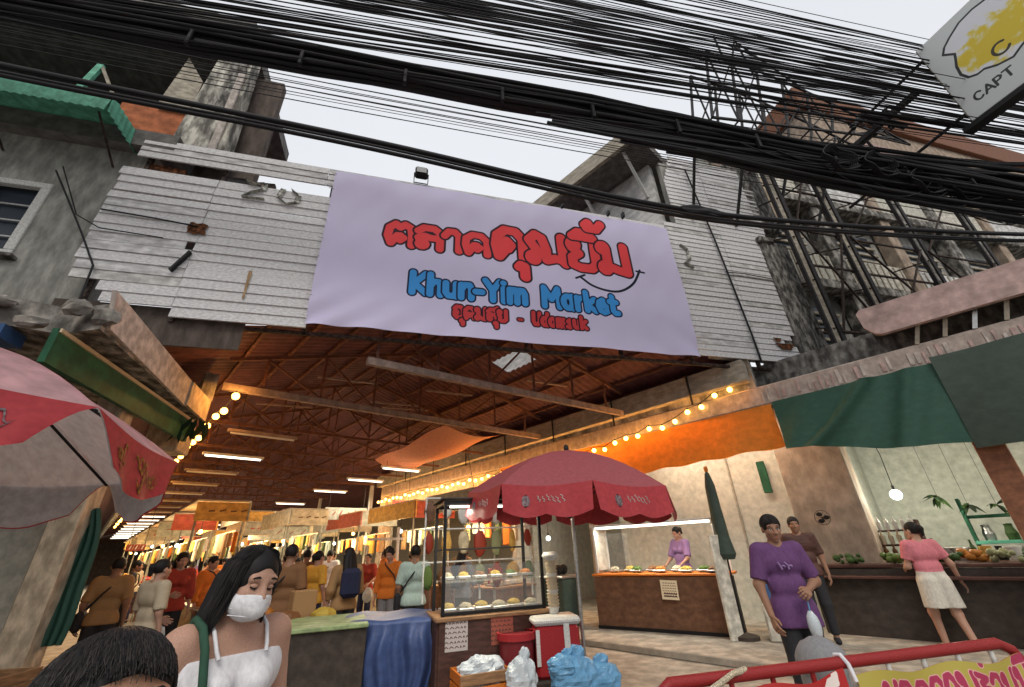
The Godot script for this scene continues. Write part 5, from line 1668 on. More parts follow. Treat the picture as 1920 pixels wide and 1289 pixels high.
# ---------------------------------------------------------------- the stalls at the mouth of the lane
func build_front_stalls():
	var c := thing("green_topped_counter", "dark counter with a pale green top left of the blue tarpaulin", "counter", Vector3(-0.62, 0, -5.75), 0.1)
	part("counter_top", one_box(Vector3(0.86, 0.04, 1.0), 0.008, Vector3(0, 0.88, 0)), M.green_top, c)
	part("body", one_box(Vector3(0.74, 0.86, 0.92), 0.008, Vector3(0.05, 0.43, 0)), M.dark_counter, c)
	part("leg", one_box(Vector3(0.05, 0.86, 0.05), 0.004, Vector3(-0.4, 0.43, 0.46)), M.wood, c)
	part("leg", one_box(Vector3(0.05, 0.86, 0.05), 0.004, Vector3(-0.4, 0.43, -0.46)), M.wood, c)
	var b := thing("draped_table", "table hidden under a crumpled dark blue tarpaulin at the lane's mouth", "table", Vector3(0.08, 0, -5.85), -0.16)
	part("table_top", one_box(Vector3(0.92, 0.05, 0.9), 0.01, Vector3(0, 0.86, 0)), M.wood, b)
	for q in [[-0.42, 0.4], [0.42, 0.4], [-0.42, -0.4], [0.42, -0.4]]:
		part("leg", one_box(Vector3(0.06, 0.84, 0.06), 0.005, Vector3(q[0], 0.42, q[1])), M.dark_counter, b)
	var st := mb()
	sheet(st, 60, 40, func(u, v):
		var x: float = -0.49 + 0.98 * u
		var s: float = v * 1.55
		var fold: float = 0.022 * sin(u * 26.0 + 2.0 * sin(u * 5.0)) + 0.016 * sin(u * 47.0 + v * 3.0)
		if s < 0.85:
			return Vector3(x + 0.01 * sin(v * 20.0), 0.897 + 0.01 * sin(u * 12.0 + v * 9.0), -0.4 + s)
		var d := s - 0.85
		var k := smoothstep(0.0, 0.25, d)
		return Vector3(x * (1.0 + 0.04 * d) + 0.03 * sin(d * 9.0 + u * 5.0) * k, 0.895 - d + 0.02 * sin(u * 9.0) * k, 0.47 + fold * k * 1.5 + 0.05 * k), 0.006)
	single("blue_tarpaulin", st, M.blue_tarp, "crumpled dark blue tarpaulin draped over the table front", "tarpaulin", Vector3(0.08, 0, -5.85), -0.16)
	st = mb()
	# brown counter with the glass case
	var k := thing("case_counter", "low dark brown counter carrying the lit glass food case", "counter", Vector3(1.12, 0, -5.4), 0.06)
	part("front_panel", one_box(Vector3(1.2, 0.88, 0.04), 0.006, Vector3(0, 0.44, 0.32)), M.maroon_wood, k)
	part("side_panel", one_box(Vector3(0.04, 0.88, 0.62), 0.006, Vector3(-0.6, 0.44, 0)), M.maroon_wood, k)
	part("counter_top", one_box(Vector3(1.28, 0.04, 0.74), 0.008, Vector3(0, 0.9, 0)), M.wood, k)
	part("shelf", one_box(Vector3(1.12, 0.03, 0.6), 0.0, Vector3(0, 0.3, 0)), M.dark_counter, k)
	single("pale_notice", one_box(Vector3(0.23, 0.26, 0.006)), notice_mat(5, Color(0.72, 0.68, 0.66)), "pale notice on the dark brown counter, under the glass case's left corner", "notice", Vector3(0.72, 0.76, -5.03), 0.06)
	single("red_notice", one_box(Vector3(0.24, 0.27, 0.006)), notice_mat(9, Color(0.62, 0.34, 0.27)), "reddish notice on the dark brown counter, left of the cooler", "notice", Vector3(1.2, 0.78, -5.06), 0.06)
	var g := thing("glass_case", "black framed glass food case with yellow snacks inside", "display case", Vector3(1.12, 0.92, -5.4), 0.06)
	for x in [-0.56, 0.56]:
		for z in [-0.3, 0.3]:
			part("post", one_box(Vector3(0.035, 1.12, 0.035), 0.004, Vector3(x, 0.56, z)), M.black, g)
	for q in [[0.0, 1.1, 0.3, 1.16, 0.04], [0.0, 1.1, -0.3, 1.16, 0.04], [0.0, 0.02, 0.3, 1.16, 0.03], [0.0, 0.62, -0.3, 1.16, 0.02]]:
		part("rail", one_box(Vector3(q[3], q[4], 0.04), 0.004, Vector3(q[0], q[1], q[2])), M.black, g)
	part("side_rail", one_box(Vector3(0.03, 0.03, 0.6), 0.0, Vector3(-0.56, 1.1, 0)), M.black, g)
	part("side_rail", one_box(Vector3(0.03, 0.03, 0.6), 0.0, Vector3(0.56, 1.1, 0)), M.black, g)
	part("roof_panel", one_box(Vector3(1.24, 0.02, 0.68), 0.004, Vector3(0, 1.14, 0)), M.dark_counter, g)
	part("front_glass", one_box(Vector3(1.08, 0.42, 0.006), 0.0, Vector3(0, 0.25, 0.3)), M.glass, g)
	part("glass_shelf", one_box(Vector3(1.08, 0.012, 0.5), 0.0, Vector3(0, 0.3, 0)), M.glass, g)
	part("tube", one_tube([Vector3(-0.5, 1.06, 0.24), Vector3(0.5, 1.06, 0.24)], 0.014, 8), M.tube_white, g)
	var ar := AreaLight3D.new()
	ar.name = "case_light"
	ar.area_size = Vector2(1.0, 0.04)
	ar.light_energy = 1.8
	ar.light_color = Color(1, 0.96, 0.86)
	ar.shadow_enabled = true
	ar.transform = Transform3D(Basis(Vector3.RIGHT, -PI / 2), Vector3(0, 1.03, 0.24))
	g.add_child(ar)
	for i in 6:
		food_tray("%s snack tray %s in the glass case" % [["yellow", "cream", "golden", "pale", "yellow", "cream"][i], ["first from the left", "second from the left", "third from the left", "third from the right", "second from the right", "first from the right"][i]], Vector3(0.66 + 0.185 * i, 0.94, -5.33 + 0.06 * (i % 2)), 0.06, [M.food_yellow, M.food_cream][i % 2], 0.17)
	for i in 6:
		food_tray("small dish %s on the glass case's upper shelf" % ["first from the left", "second from the left", "third from the left", "third from the right", "second from the right", "first from the right"][i], Vector3(0.66 + 0.185 * i, 1.235, -5.42), 0.06, [M.food_cream, M.food_yellow, M.food_brown, M.food_yellow, M.food_green, M.food_orange][i], 0.14)
	# back board of hanging packets above and behind the case
	var hb := thing("packet_frame", "white wire frame hung with snack packets behind the glass case", "display frame", Vector3(1.2, 0.95, -6.3), 0.06)
	for x in [-0.75, 0.0, 0.75]:
		part("post", one_tube([Vector3(x, 0, 0), Vector3(x, 1.25, 0)], 0.014, 6), M.white_steel, hb)
	for y in [0.45, 0.85, 1.25]:
		part("rail", one_tube([Vector3(-0.78, y, 0), Vector3(0.78, y, 0)], 0.012, 6), M.white_steel, hb)
	var pk := [M.food_brown, M.veg_pale, M.food_green, M.header_cream, M.food_red, M.white_plastic, M.brown_counter, M.header_yellow]
	for i in 21:
		var hh := rng.randf_range(0.2, 0.34)
		var y: float = [0.45, 0.85, 1.25][i % 3]
		st = mb()
		ball(st, Vector3(0, -hh * 0.5 - 0.03, 0), Vector3(rng.randf_range(0.05, 0.1), hh * 0.5, 0.03), 8, 6, 0.1)
		single("snack_packet", st, pk[rng.randi() % 8], "snack packet hanging on the wire frame's %s rail, %s" % [["lowest", "middle", "top"][i % 3], ["far left", "left", "left of the middle post", "at the middle post", "right of the middle post", "right", "far right"][i / 3]], "packet", Vector3(1.2, 0.95 + y, -6.28) + Vector3(-0.69 + 0.23 * (i / 3), 0, 0.02), rng.randf_range(-0.3, 0.3), "snack packets on the wire frame")
	# coolers, cups, bags
	var cl := thing("cooler_box", "red cooler box with a white lid in front of the parasol pole", "cooler", Vector3(1.74, 0.36, -4.98), -0.12)
	part("tub", one_box(Vector3(0.46, 0.44, 0.36), 0.03, Vector3(0, 0.22, 0)), M.red_plastic, cl)
	part("lid", one_box(Vector3(0.5, 0.07, 0.4), 0.025, Vector3(0, 0.475, 0)), M.white_plastic, cl)
	part("handle", one_tube([Vector3(-0.24, 0.32, 0.1), Vector3(-0.27, 0.25, 0.1), Vector3(-0.27, 0.25, -0.1), Vector3(-0.24, 0.32, -0.1)], 0.015, 6), M.white_plastic, cl)
	part("strap", one_box(Vector3(0.06, 0.4, 0.01), 0.003, Vector3(0.09, 0.26, 0.185)), M.white_plastic, cl)
	part("strap", one_box(Vector3(0.04, 0.3, 0.01), 0.003, Vector3(-0.21, 0.26, 0.185)), M.white_plastic, cl)
	single("cooler_stand", one_box(Vector3(0.56, 0.36, 0.46), 0.02, Vector3(0, 0.18, 0)), M.dark_counter, "dark box under the red cooler", "box", Vector3(1.76, 0, -5.0), -0.12)
	var mb2 := thing("maroon_bin", "maroon plastic bin left of the red cooler", "bin", Vector3(1.32, 0.0, -4.95), 0.1)
	part("body", one_lathe([Vector2(0, 0), Vector2(0.15, 0), Vector2(0.18, 0.72), Vector2(0.19, 0.74), Vector2(0.0, 0.74)], 18), M.maroon_plastic, mb2)
	part("rim", one_lathe([Vector2(0.18, 0.7), Vector2(0.2, 0.7), Vector2(0.2, 0.76), Vector2(0.18, 0.76)], 18), M.red_plastic, mb2)
	part("tap", one_tube([Vector3(0, 0.5, 0.17), Vector3(0, 0.5, 0.23), Vector3(0, 0.46, 0.23)], 0.014, 6), M.white_plastic, mb2)
	var cu := thing("cup_stack", "tall cream stack of foam cups standing on the red cooler", "cups", Vector3(1.78, 0.872, -5.05))
	for i in 16:
		part("cup", one_lathe([Vector2(0.045, 0.0), Vector2(0.06, 0.055), Vector2(0.066, 0.055), Vector2(0.066, 0.062), Vector2(0.04, 0.062)], 14), M.cream_plastic if i % 5 else M.white_plastic, cu).position = Vector3(0.004 * sin(i * 1.3), 0.032 * i, 0)
	single("spare_lid", one_lathe([Vector2(0, 0), Vector2(0.09, 0.0), Vector2(0.095, 0.02), Vector2(0.07, 0.05), Vector2(0, 0.055)], 16), M.white_plastic, "round white lid on top of the cup stack", "lid", Vector3(1.78, 0.872 + 0.545, -5.05))
	for q in [[1.72, 0.22, -4.45, 0.22, 0.2, "blue_bag", "biggest crumpled blue plastic bag in front of the cooler"], [1.98, 0.22, -4.5, 0.2, 0.16, "blue_bag", "smaller blue plastic bag right of the biggest one"], [1.62, 0.44, -4.42, 0.15, 0.1, "blue_bag", "blue plastic bag lying on top of the biggest blue bag"], [1.26, 0.22, -4.6, 0.14, 0.2, "pale_bag", "pale translucent bag between the blue bags and the orange crate"]]:
		var bg := thing("plastic_bag", q[6], "bag", Vector3(q[0], q[1], q[2]))
		st = mb()
		ball(st, Vector3(0, q[4], 0), Vector3(q[3], q[4], q[3] * 0.8), 28, 20, 0.14)
		part("body", st, M[q[5]], bg)
		st = mb()
		ball(st, Vector3(0.03, q[4] * 2.0, 0), Vector3(q[3] * 0.35, q[4] * 0.35, q[3] * 0.25), 10, 8, 0.3)
		part("knot", st, M[q[5]], bg)
	single("low_platform", one_box(Vector3(1.3, 0.2, 0.5), 0.01, Vector3(0, 0.1, 0)), M.wood, "low wooden platform under the plastic bags", "platform", Vector3(1.7, 0, -4.5))
	single("pallet", one_box(Vector3(0.56, 0.11, 0.46), 0.01, Vector3(0, 0.055, 0)), M.wood, "small pallet under the orange crate", "pallet", Vector3(0.93, 0, -4.85), 0.12)
	var cr := thing("orange_crate", "orange crate filled with white bags in front of the brown counter", "crate", Vector3(0.93, 0.12, -4.85), 0.12)
	for y in 4:
		part("slat", one_box(Vector3(0.5, 0.085, 0.02), 0.004, Vector3(0, 0.05 + 0.1 * y, 0.18)), M.wood if y == 3 else M.orange_plastic, cr)
		part("slat", one_box(Vector3(0.5, 0.085, 0.02), 0.004, Vector3(0, 0.05 + 0.1 * y, -0.18)), M.orange_plastic, cr)
		part("slat", one_box(Vector3(0.02, 0.085, 0.34), 0.004, Vector3(0.24, 0.05 + 0.1 * y, 0)), M.orange_plastic, cr)
		part("slat", one_box(Vector3(0.02, 0.085, 0.34), 0.004, Vector3(-0.24, 0.05 + 0.1 * y, 0)), M.orange_plastic, cr)
	part("crate_floor", one_box(Vector3(0.46, 0.02, 0.34), 0.0, Vector3(0, 0.02, 0)), M.wood, cr)
	st = mb()
	ball(st, Vector3(0, 0.36, 0), Vector3(0.22, 0.13, 0.15), 28, 18, 0.2)
	single("white_bag", st, M.pale_bag, "bundle of white plastic bags in the orange crate", "bag", Vector3(0.93, 0.12, -4.85), 0.12)
	var dk := thing("metal_bin", "grey metal bin standing on the shop step behind the parasol pole", "bin", al(7.55, 0.1, 6.7), AY)
	part("body", one_box(Vector3(0.55, 0.84, 0.6), 0.02, Vector3(0, 0.42, 0)), M.grey_tarp, dk)
	part("lid", one_box(Vector3(0.6, 0.05, 0.64), 0.015, Vector3(0, 0.87, 0)), M.steel, dk)
	for i in 3:
		st = mb()
		ball(st, Vector3(0, 0.1, 0), Vector3(0.1, 0.1, 0.09), 8, 6, 0.15)
		single("black_pot", st, M.black, "black pot on the grey metal bin, %s" % ["left", "middle", "right"][i], "pot", al(7.4 + 0.16 * i, 0.995, 6.75), 0.0, "black pots on the metal bin")


# ---------------------------------------------------------------- stalls deeper in the market
func build_market_stalls():
	var foods := [M.food_cream, M.food_yellow, M.food_brown, M.food_red, M.food_green, M.food_orange, M.veg_pale, M.white_plastic]
	var words := ["cream", "yellow", "brown", "red", "green", "orange", "pale green", "white"]
	var heads := [M.header_grey, M.header_cream, M.header_grey, M.header_yellow, M.header_red, M.header_grey]
	var hw := ["grey", "cream", "grey", "yellow", "red", "grey"]
	var spots := []
	for i in 9:
		spots.append([7.6 if i > 2 else 6.9, 8.6 + 3.3 * i, 1.2, "right"])
	for i in 9:
		spots.append([2.2, 6.9 + 3.4 * i, 1.0, "left"])
	for i in 4:
		spots.append([4.6, 15.0 + 5.0 * i, 1.0, "middle"])
	var ords := ["nearest", "second", "third", "fourth", "fifth", "sixth", "seventh", "eighth", "ninth"]
	var count := {"right": 0, "left": 0, "middle": 0}
	var ray := 0
	for q in spots:
		var n: int = count[q[3]]
		count[q[3]] += 1
		var hi := (n + (2 if q[3] == "right" else 0)) % 6
		var canopy: bool = q[3] != "left" or n > 1
		var s := thing("market_stall", "%s stall of the %s row%s" % [ords[n], q[3], " with a %s header board" % hw[hi] if canopy else " with low open trays"], "stall", al(q[0], 0, q[1]), AY)
		var ln := 2.5
		part("counter_top", one_box(Vector3(q[2], 0.04, ln), 0.006, Vector3(0, 0.82, 0)), M.steel if n % 2 else M.wood, s)
		part("front_panel", one_box(Vector3(q[2] - 0.1, 0.8, 0.03), 0.004, Vector3(0, 0.4, ln * 0.48)), [M.brown_counter, M.maroon_wood, M.header_cream, M.blue_tarp][n % 4], s)
		part("side_panel", one_box(Vector3(0.03, 0.8, ln - 0.1), 0.004, Vector3((-1.0 if q[3] != "left" else 1.0) * q[2] * 0.46, 0.4, 0)), [M.brown_counter, M.header_cream, M.maroon_wood][n % 3], s)
		for z in ([-ln * 0.48, ln * 0.48] if not canopy else [ln * 0.48]):
			for x in [-q[2] * 0.48, q[2] * 0.48]:
				part("post", one_box(Vector3(0.04, 2.55 if canopy else 0.82, 0.04), 0.0, Vector3(x, 1.27 if canopy else 0.41, z)), M.header_grey, s)
		if canopy:
			part("header_board", one_box(Vector3(0.04, 0.42, ln + 0.3), 0.006, Vector3((-1.0 if q[3] != "left" else 1.0) * q[2] * 0.52, 2.62, 0)), heads[hi], s)
			part("header_end", one_box(Vector3(q[2] + 0.1, 0.42, 0.04), 0.006, Vector3(0, 2.6, ln * 0.5 + 0.12)), heads[(hi + 1) % 6], s)
			part("stall_roof", one_box(Vector3(q[2] + 0.1, 0.03, ln + 0.2), 0.0, Vector3(0, 2.84, 0)), M.gutter, s)
			var st := mb()
			for j in 4:
				bar(st, Vector3(-q[2] * 0.3 + 0.22 * j, 2.6, ln * 0.5 + 0.145), Vector3(-q[2] * 0.3 + 0.22 * j + 0.12, 2.61 + 0.03 * (j % 2), ln * 0.5 + 0.145), 0.012, 0.035)
			part("lettering", st, M.red_plastic if n % 2 else M.brown_counter, s)
			var rail := mb()
			bar(rail, Vector3(q[2] * 0.4, 2.2, -ln * 0.48), Vector3(q[2] * 0.4, 2.2, ln * 0.48), 0.03, 0.03)
			part("hanging_rail", rail, M.steel, s)
			for j in 8:
				st = mb()
				var hh := rng.randf_range(0.25, 0.6)
				box(st, Vector3(q[2] * 0.4 + rng.randf_range(-0.05, 0.05), 2.18 - hh * 0.5, -ln * 0.44 + 0.31 * j), Vector3(0.08, hh, rng.randf_range(0.12, 0.26)), 0.02, Basis(Vector3.UP, rng.randf_range(-0.3, 0.3)))
				single("hanging_goods", st, [M.white_plastic, M.orange_cloth, M.cream_cloth, M.leaf, M.header_yellow, M.teal_cloth, M.white_board, M.tan_cloth, M.veg_pale, M.food_yellow][rng.randi() % 10], "%s piece of goods hanging over the %s stall of the %s row" % [["nearest", "second", "third", "fourth", "fifth", "sixth", "seventh", "farthest"][j], ords[n], q[3]], "goods", al(q[0], 0, q[1]), AY, "goods hanging over the %s stall of the %s row" % [ords[n], q[3]])
			part("stall_tube", one_tube([Vector3(0, 2.76, -0.9), Vector3(0, 2.76, 0.9)], 0.022, 8), M.tube_white, s)
			var sl := AreaLight3D.new()
			sl.name = "stall_light"
			sl.area_size = Vector2(0.06, 1.8)
			sl.light_energy = 2.4
			sl.light_color = Color(1.0, 0.98, 0.9)
			sl.shadow_enabled = true
			sl.transform = Transform3D(Basis(Vector3.RIGHT, -PI / 2), Vector3(0, 2.72, 0))
			s.add_child(sl)
			var pl := thing("stall_bulb", "bare bulb glowing over the %s stall of the %s row" % [ords[n], q[3]], "lamp", al(q[0] - 0.1, 2.05 + 0.1 * (n % 3), q[1] + 0.3))
			st = mb()
			ball(st, Vector3.ZERO, Vector3.ONE * 0.055, 10, 8)
			part("bulb", st, M.bulb_white if n % 2 else M.bulb_warm, pl)
			part("wire", one_tube([Vector3(0, 0.05, 0), Vector3(0, 0.78 - 0.1 * (n % 3), 0)], 0.008, 5), M.black, pl)
			lamp(pl, Vector3.ZERO, 1.7, Color(1.0, 0.86, 0.62) if n % 2 else Color(1.0, 0.72, 0.4), 0.055)
		for j in 6:
			var w := rng.randi() % 8
			food_tray("%s food tray on the %s stall of the %s row, %s" % [words[w], ords[n], q[3], ["near end, lane side", "near end, rear side", "middle, lane side", "middle, rear side", "far end, lane side", "far end, rear side"][j]], al(q[0] - 0.22 + 0.42 * (j % 2), 0.842, q[1] - 0.85 + 0.8 * (j / 2)), AY, foods[w], 0.34)
		for j in 3:
			var hh := rng.randf_range(0.2, 0.42)
			single("goods_box", one_box(Vector3(rng.randf_range(0.2, 0.34), hh, rng.randf_range(0.2, 0.3)), 0.012, Vector3(0, hh * 0.5, 0)), [M.header_cream, M.wood, M.white_plastic, M.orange_plastic, M.header_yellow, M.red_plastic, M.tan_cloth][rng.randi() % 7], "goods box standing on the %s stall of the %s row, %s" % [ords[n], q[3], ["near", "middle", "far"][j]], "box", al(q[0] + 0.05, 0.842, q[1] - 0.5 + 0.75 * j), AY + rng.randf_range(-0.3, 0.3), "boxes on the stalls")
	# big hanging banners and boards over the right row
	for q in [[4.7, 2.85, 19.6, 1.1, 0.85, "header_yellow", "yellow-orange hanging banner over the middle of the lane"], [6.5, 2.9, 15.6, 1.5, 0.4, "header_grey", "grey-green header board hanging before the right stall row"], [7.2, 2.95, 13.0, 0.62, 0.32, "header_red", "small dark red sign hanging over the right stall row"], [6.2, 2.55, 20.5, 3.0, 0.5, "header_grey", "long grey header board deep in the right stall row"], [1.3, 2.1, 20.0, 0.5, 0.2, "header_red", "small red sign deep at the left side"]]:
		var hb := thing("hanging_sign", q[6], "sign", al(q[0], q[1], q[2]), AY)
		part("board", one_box(Vector3(q[3], q[4], 0.05), 0.008), M[q[5]], hb)
		for x in [-q[3] * 0.42, q[3] * 0.42]:
			part("hanger", one_tube([Vector3(x, q[4] * 0.5, 0), Vector3(x, 1.5, 0)], 0.008, 5), M.dark_steel, hb)
		var st := mb()
		for j in 5:
			var x: float = -q[3] * 0.32 + q[3] * 0.16 * j
			bar(st, Vector3(x, -0.05, 0.028), Vector3(x + q[3] * 0.06, 0.06 * (1 + j % 2), 0.028), 0.006, 0.03)
		part("lettering", st, M.white_plastic if q[5] == "header_red" else M.maroon_plastic, hb)
	# beige end of the right-hand wall by the far end of the string lights
	single("wall_end", ab(8.6, 9.0, 0.0, 4.4, 16.9, 17.3, 0.02), M.cream_post, "cream pier where the right-hand string lights end", "pier")
	var fr := thing("clothes_rack", "white metal frame standing among the stalls left of the glass case", "frame", al(5.3, 0, 9.6), AY)
	part("upright", one_box(Vector3(0.06, 2.1, 0.06), 0.004, Vector3(0, 1.05, 0)), M.white_steel, fr)
	part("crossbar", one_box(Vector3(0.9, 0.05, 0.05), 0.004, Vector3(-0.3, 1.85, 0)), M.white_steel, fr)
	part("foot", one_box(Vector3(0.5, 0.05, 0.4), 0.004, Vector3(0, 0.025, 0)), M.white_steel, fr)


# ---------------------------------------------------------------- the red barrier in the right foreground
func build_barrier():
	var b := thing("crowd_barrier", "red tubular crowd barrier in the right foreground", "barrier", Vector3(2.04, 0, -1.86), -0.085)
	var pts := [Vector3(-0.98, 0.0, 0), Vector3(-0.98, 0.82, 0), Vector3(-0.96, 0.93, 0), Vector3(-0.88, 0.98, 0), Vector3(0.86, 1.0, 0), Vector3(0.93, 0.97, 0), Vector3(0.97, 0.9, 0), Vector3(0.98, 0.0, 0)]
	part("hoop", one_tube(pts, 0.024, 12), M.red_paint, b)
	part("lower_rail", one_tube([Vector3(-0.97, 0.22, 0), Vector3(0.97, 0.22, 0)], 0.018, 10), M.red_paint, b)
	for k in 9:
		var x := -0.8 + 0.2 * k
		part("bar", one_tube([Vector3(x, 0.22, 0), Vector3(x, 0.975, 0)], 0.011, 8), M.white_steel if k > 3 else M.red_paint, b)
	for x in [-0.8, 0.8]:
		part("foot", one_tube([Vector3(x, 0.02, 0.28), Vector3(x, 0.05, 0), Vector3(x, 0.02, -0.28)], 0.02, 8), M.red_paint, b)
	var ims := []
	for q in 2:
		var im := Image.create(640, 384, false, Image.FORMAT_RGB8)
		if q == 0:
			im.fill(Color(0.66, 0.12, 0.12))
			write(im, "3", Vector2(330, 118), Vector2(70, 80), 8.0, Color(0.9, 0.85, 0.82), Color.BLACK, 0.0)
			fit(im, "วนดื่", 400.0, 610.0, 118.0, 78.0, 8.5, Color(0.9, 0.85, 0.82), Color.BLACK, 0.0)
		else:
			im.fill(Color(0.66, 0.6, 0.26))
			fit(im, "ขอความร่วมมื", 70.0, 640.0, 122.0, 92.0, 8.5, Color(0.62, 0.16, 0.3), Color(0.82, 0.62, 0.6), 3.0)
		var m := StandardMaterial3D.new()
		m.resource_name = "banner_print"
		m.albedo_texture = ImageTexture.create_from_image(im)
		m.roughness = 0.55
		ims.append(m)
	for q in 2:
		var x0: float = [-0.93, -0.02][q]
		var x1: float = [-0.06, 0.94][q]
		var st := mb()
		sheet(st, 30, 14, func(u, v): return Vector3(lerpf(x0, x1, u), [0.965, 0.95][q] - 0.55 * v + 0.012 * sin(u * 14.0) * (1.0 - v) - (0.05 * (1.0 - u) if q == 0 else 0.0), 0.035 + 0.012 * sin(u * 11.0 + v * 5.0)), 0.004, true)
		single("barrier_banner", st, ims[q], ["red cloth banner with white Thai letters tied to the barrier", "olive yellow banner with magenta Thai letters tied to the barrier"][q], "banner", b.position, b.rotation.y)
	var st2 := mb()
	tube(st2, [Vector3(-0.96, 0.9, 0.03), Vector3(-0.8, 0.93, 0.05), Vector3(-0.6, 1.0, 0.03), Vector3(-0.52, 1.0, 0.0)], [0.01, 0.013, 0.011, 0.014], 8)
	single("cloth_tie", st2, M.cream_cloth, "twisted pale cloth tie knotted round the left of the barrier rail", "tie", b.position, b.rotation.y)
	st2 = mb()
	tube(st2, [Vector3(-0.045, 1.015, -0.02), Vector3(-0.04, 1.02, 0.01), Vector3(-0.035, 0.99, 0.033), Vector3(-0.03, 0.93, 0.042)], 0.009, 8)
	single("cloth_tie", st2, M.white_cloth, "white cloth tie between the red and the yellow banner", "tie", b.position, b.rotation.y)
	var sk := mb()
	ball(sk, Vector3(0, 0.72, 0), Vector3(0.165, 0.16, 0.16), 20, 14, 0.03)
	lathe(sk, [Vector2(0.0, 0.0), Vector2(0.15, 0.0), Vector2(0.16, 0.3), Vector2(0.155, 0.7)], 18)
	single("grey_sack", sk, M.grey_cloth, "rounded grey sack standing behind the red barrier", "sack", Vector3(2.92, 0.0, -2.86))


# ---------------------------------------------------------------- people: smooth-joined fields meshed as surface nets
func cap(a: Vector3, b: Vector3, ra: float, rb: float, s := Vector3.ONE, cut := false) -> Dictionary:   # tapered capsule; s > 1 thins it along that axis
	return {"a": a, "b": b, "ra": ra, "rb": rb, "s": s, "cut": cut}


func ell(c: Vector3, r: Vector3, neg := false) -> Dictionary:
	return {"c": c, "r": r, "neg": neg}


func plane(n: Vector3, d: float) -> Dictionary:   # keeps the side where n.p < d
	return {"n": n.normalized(), "d": d}


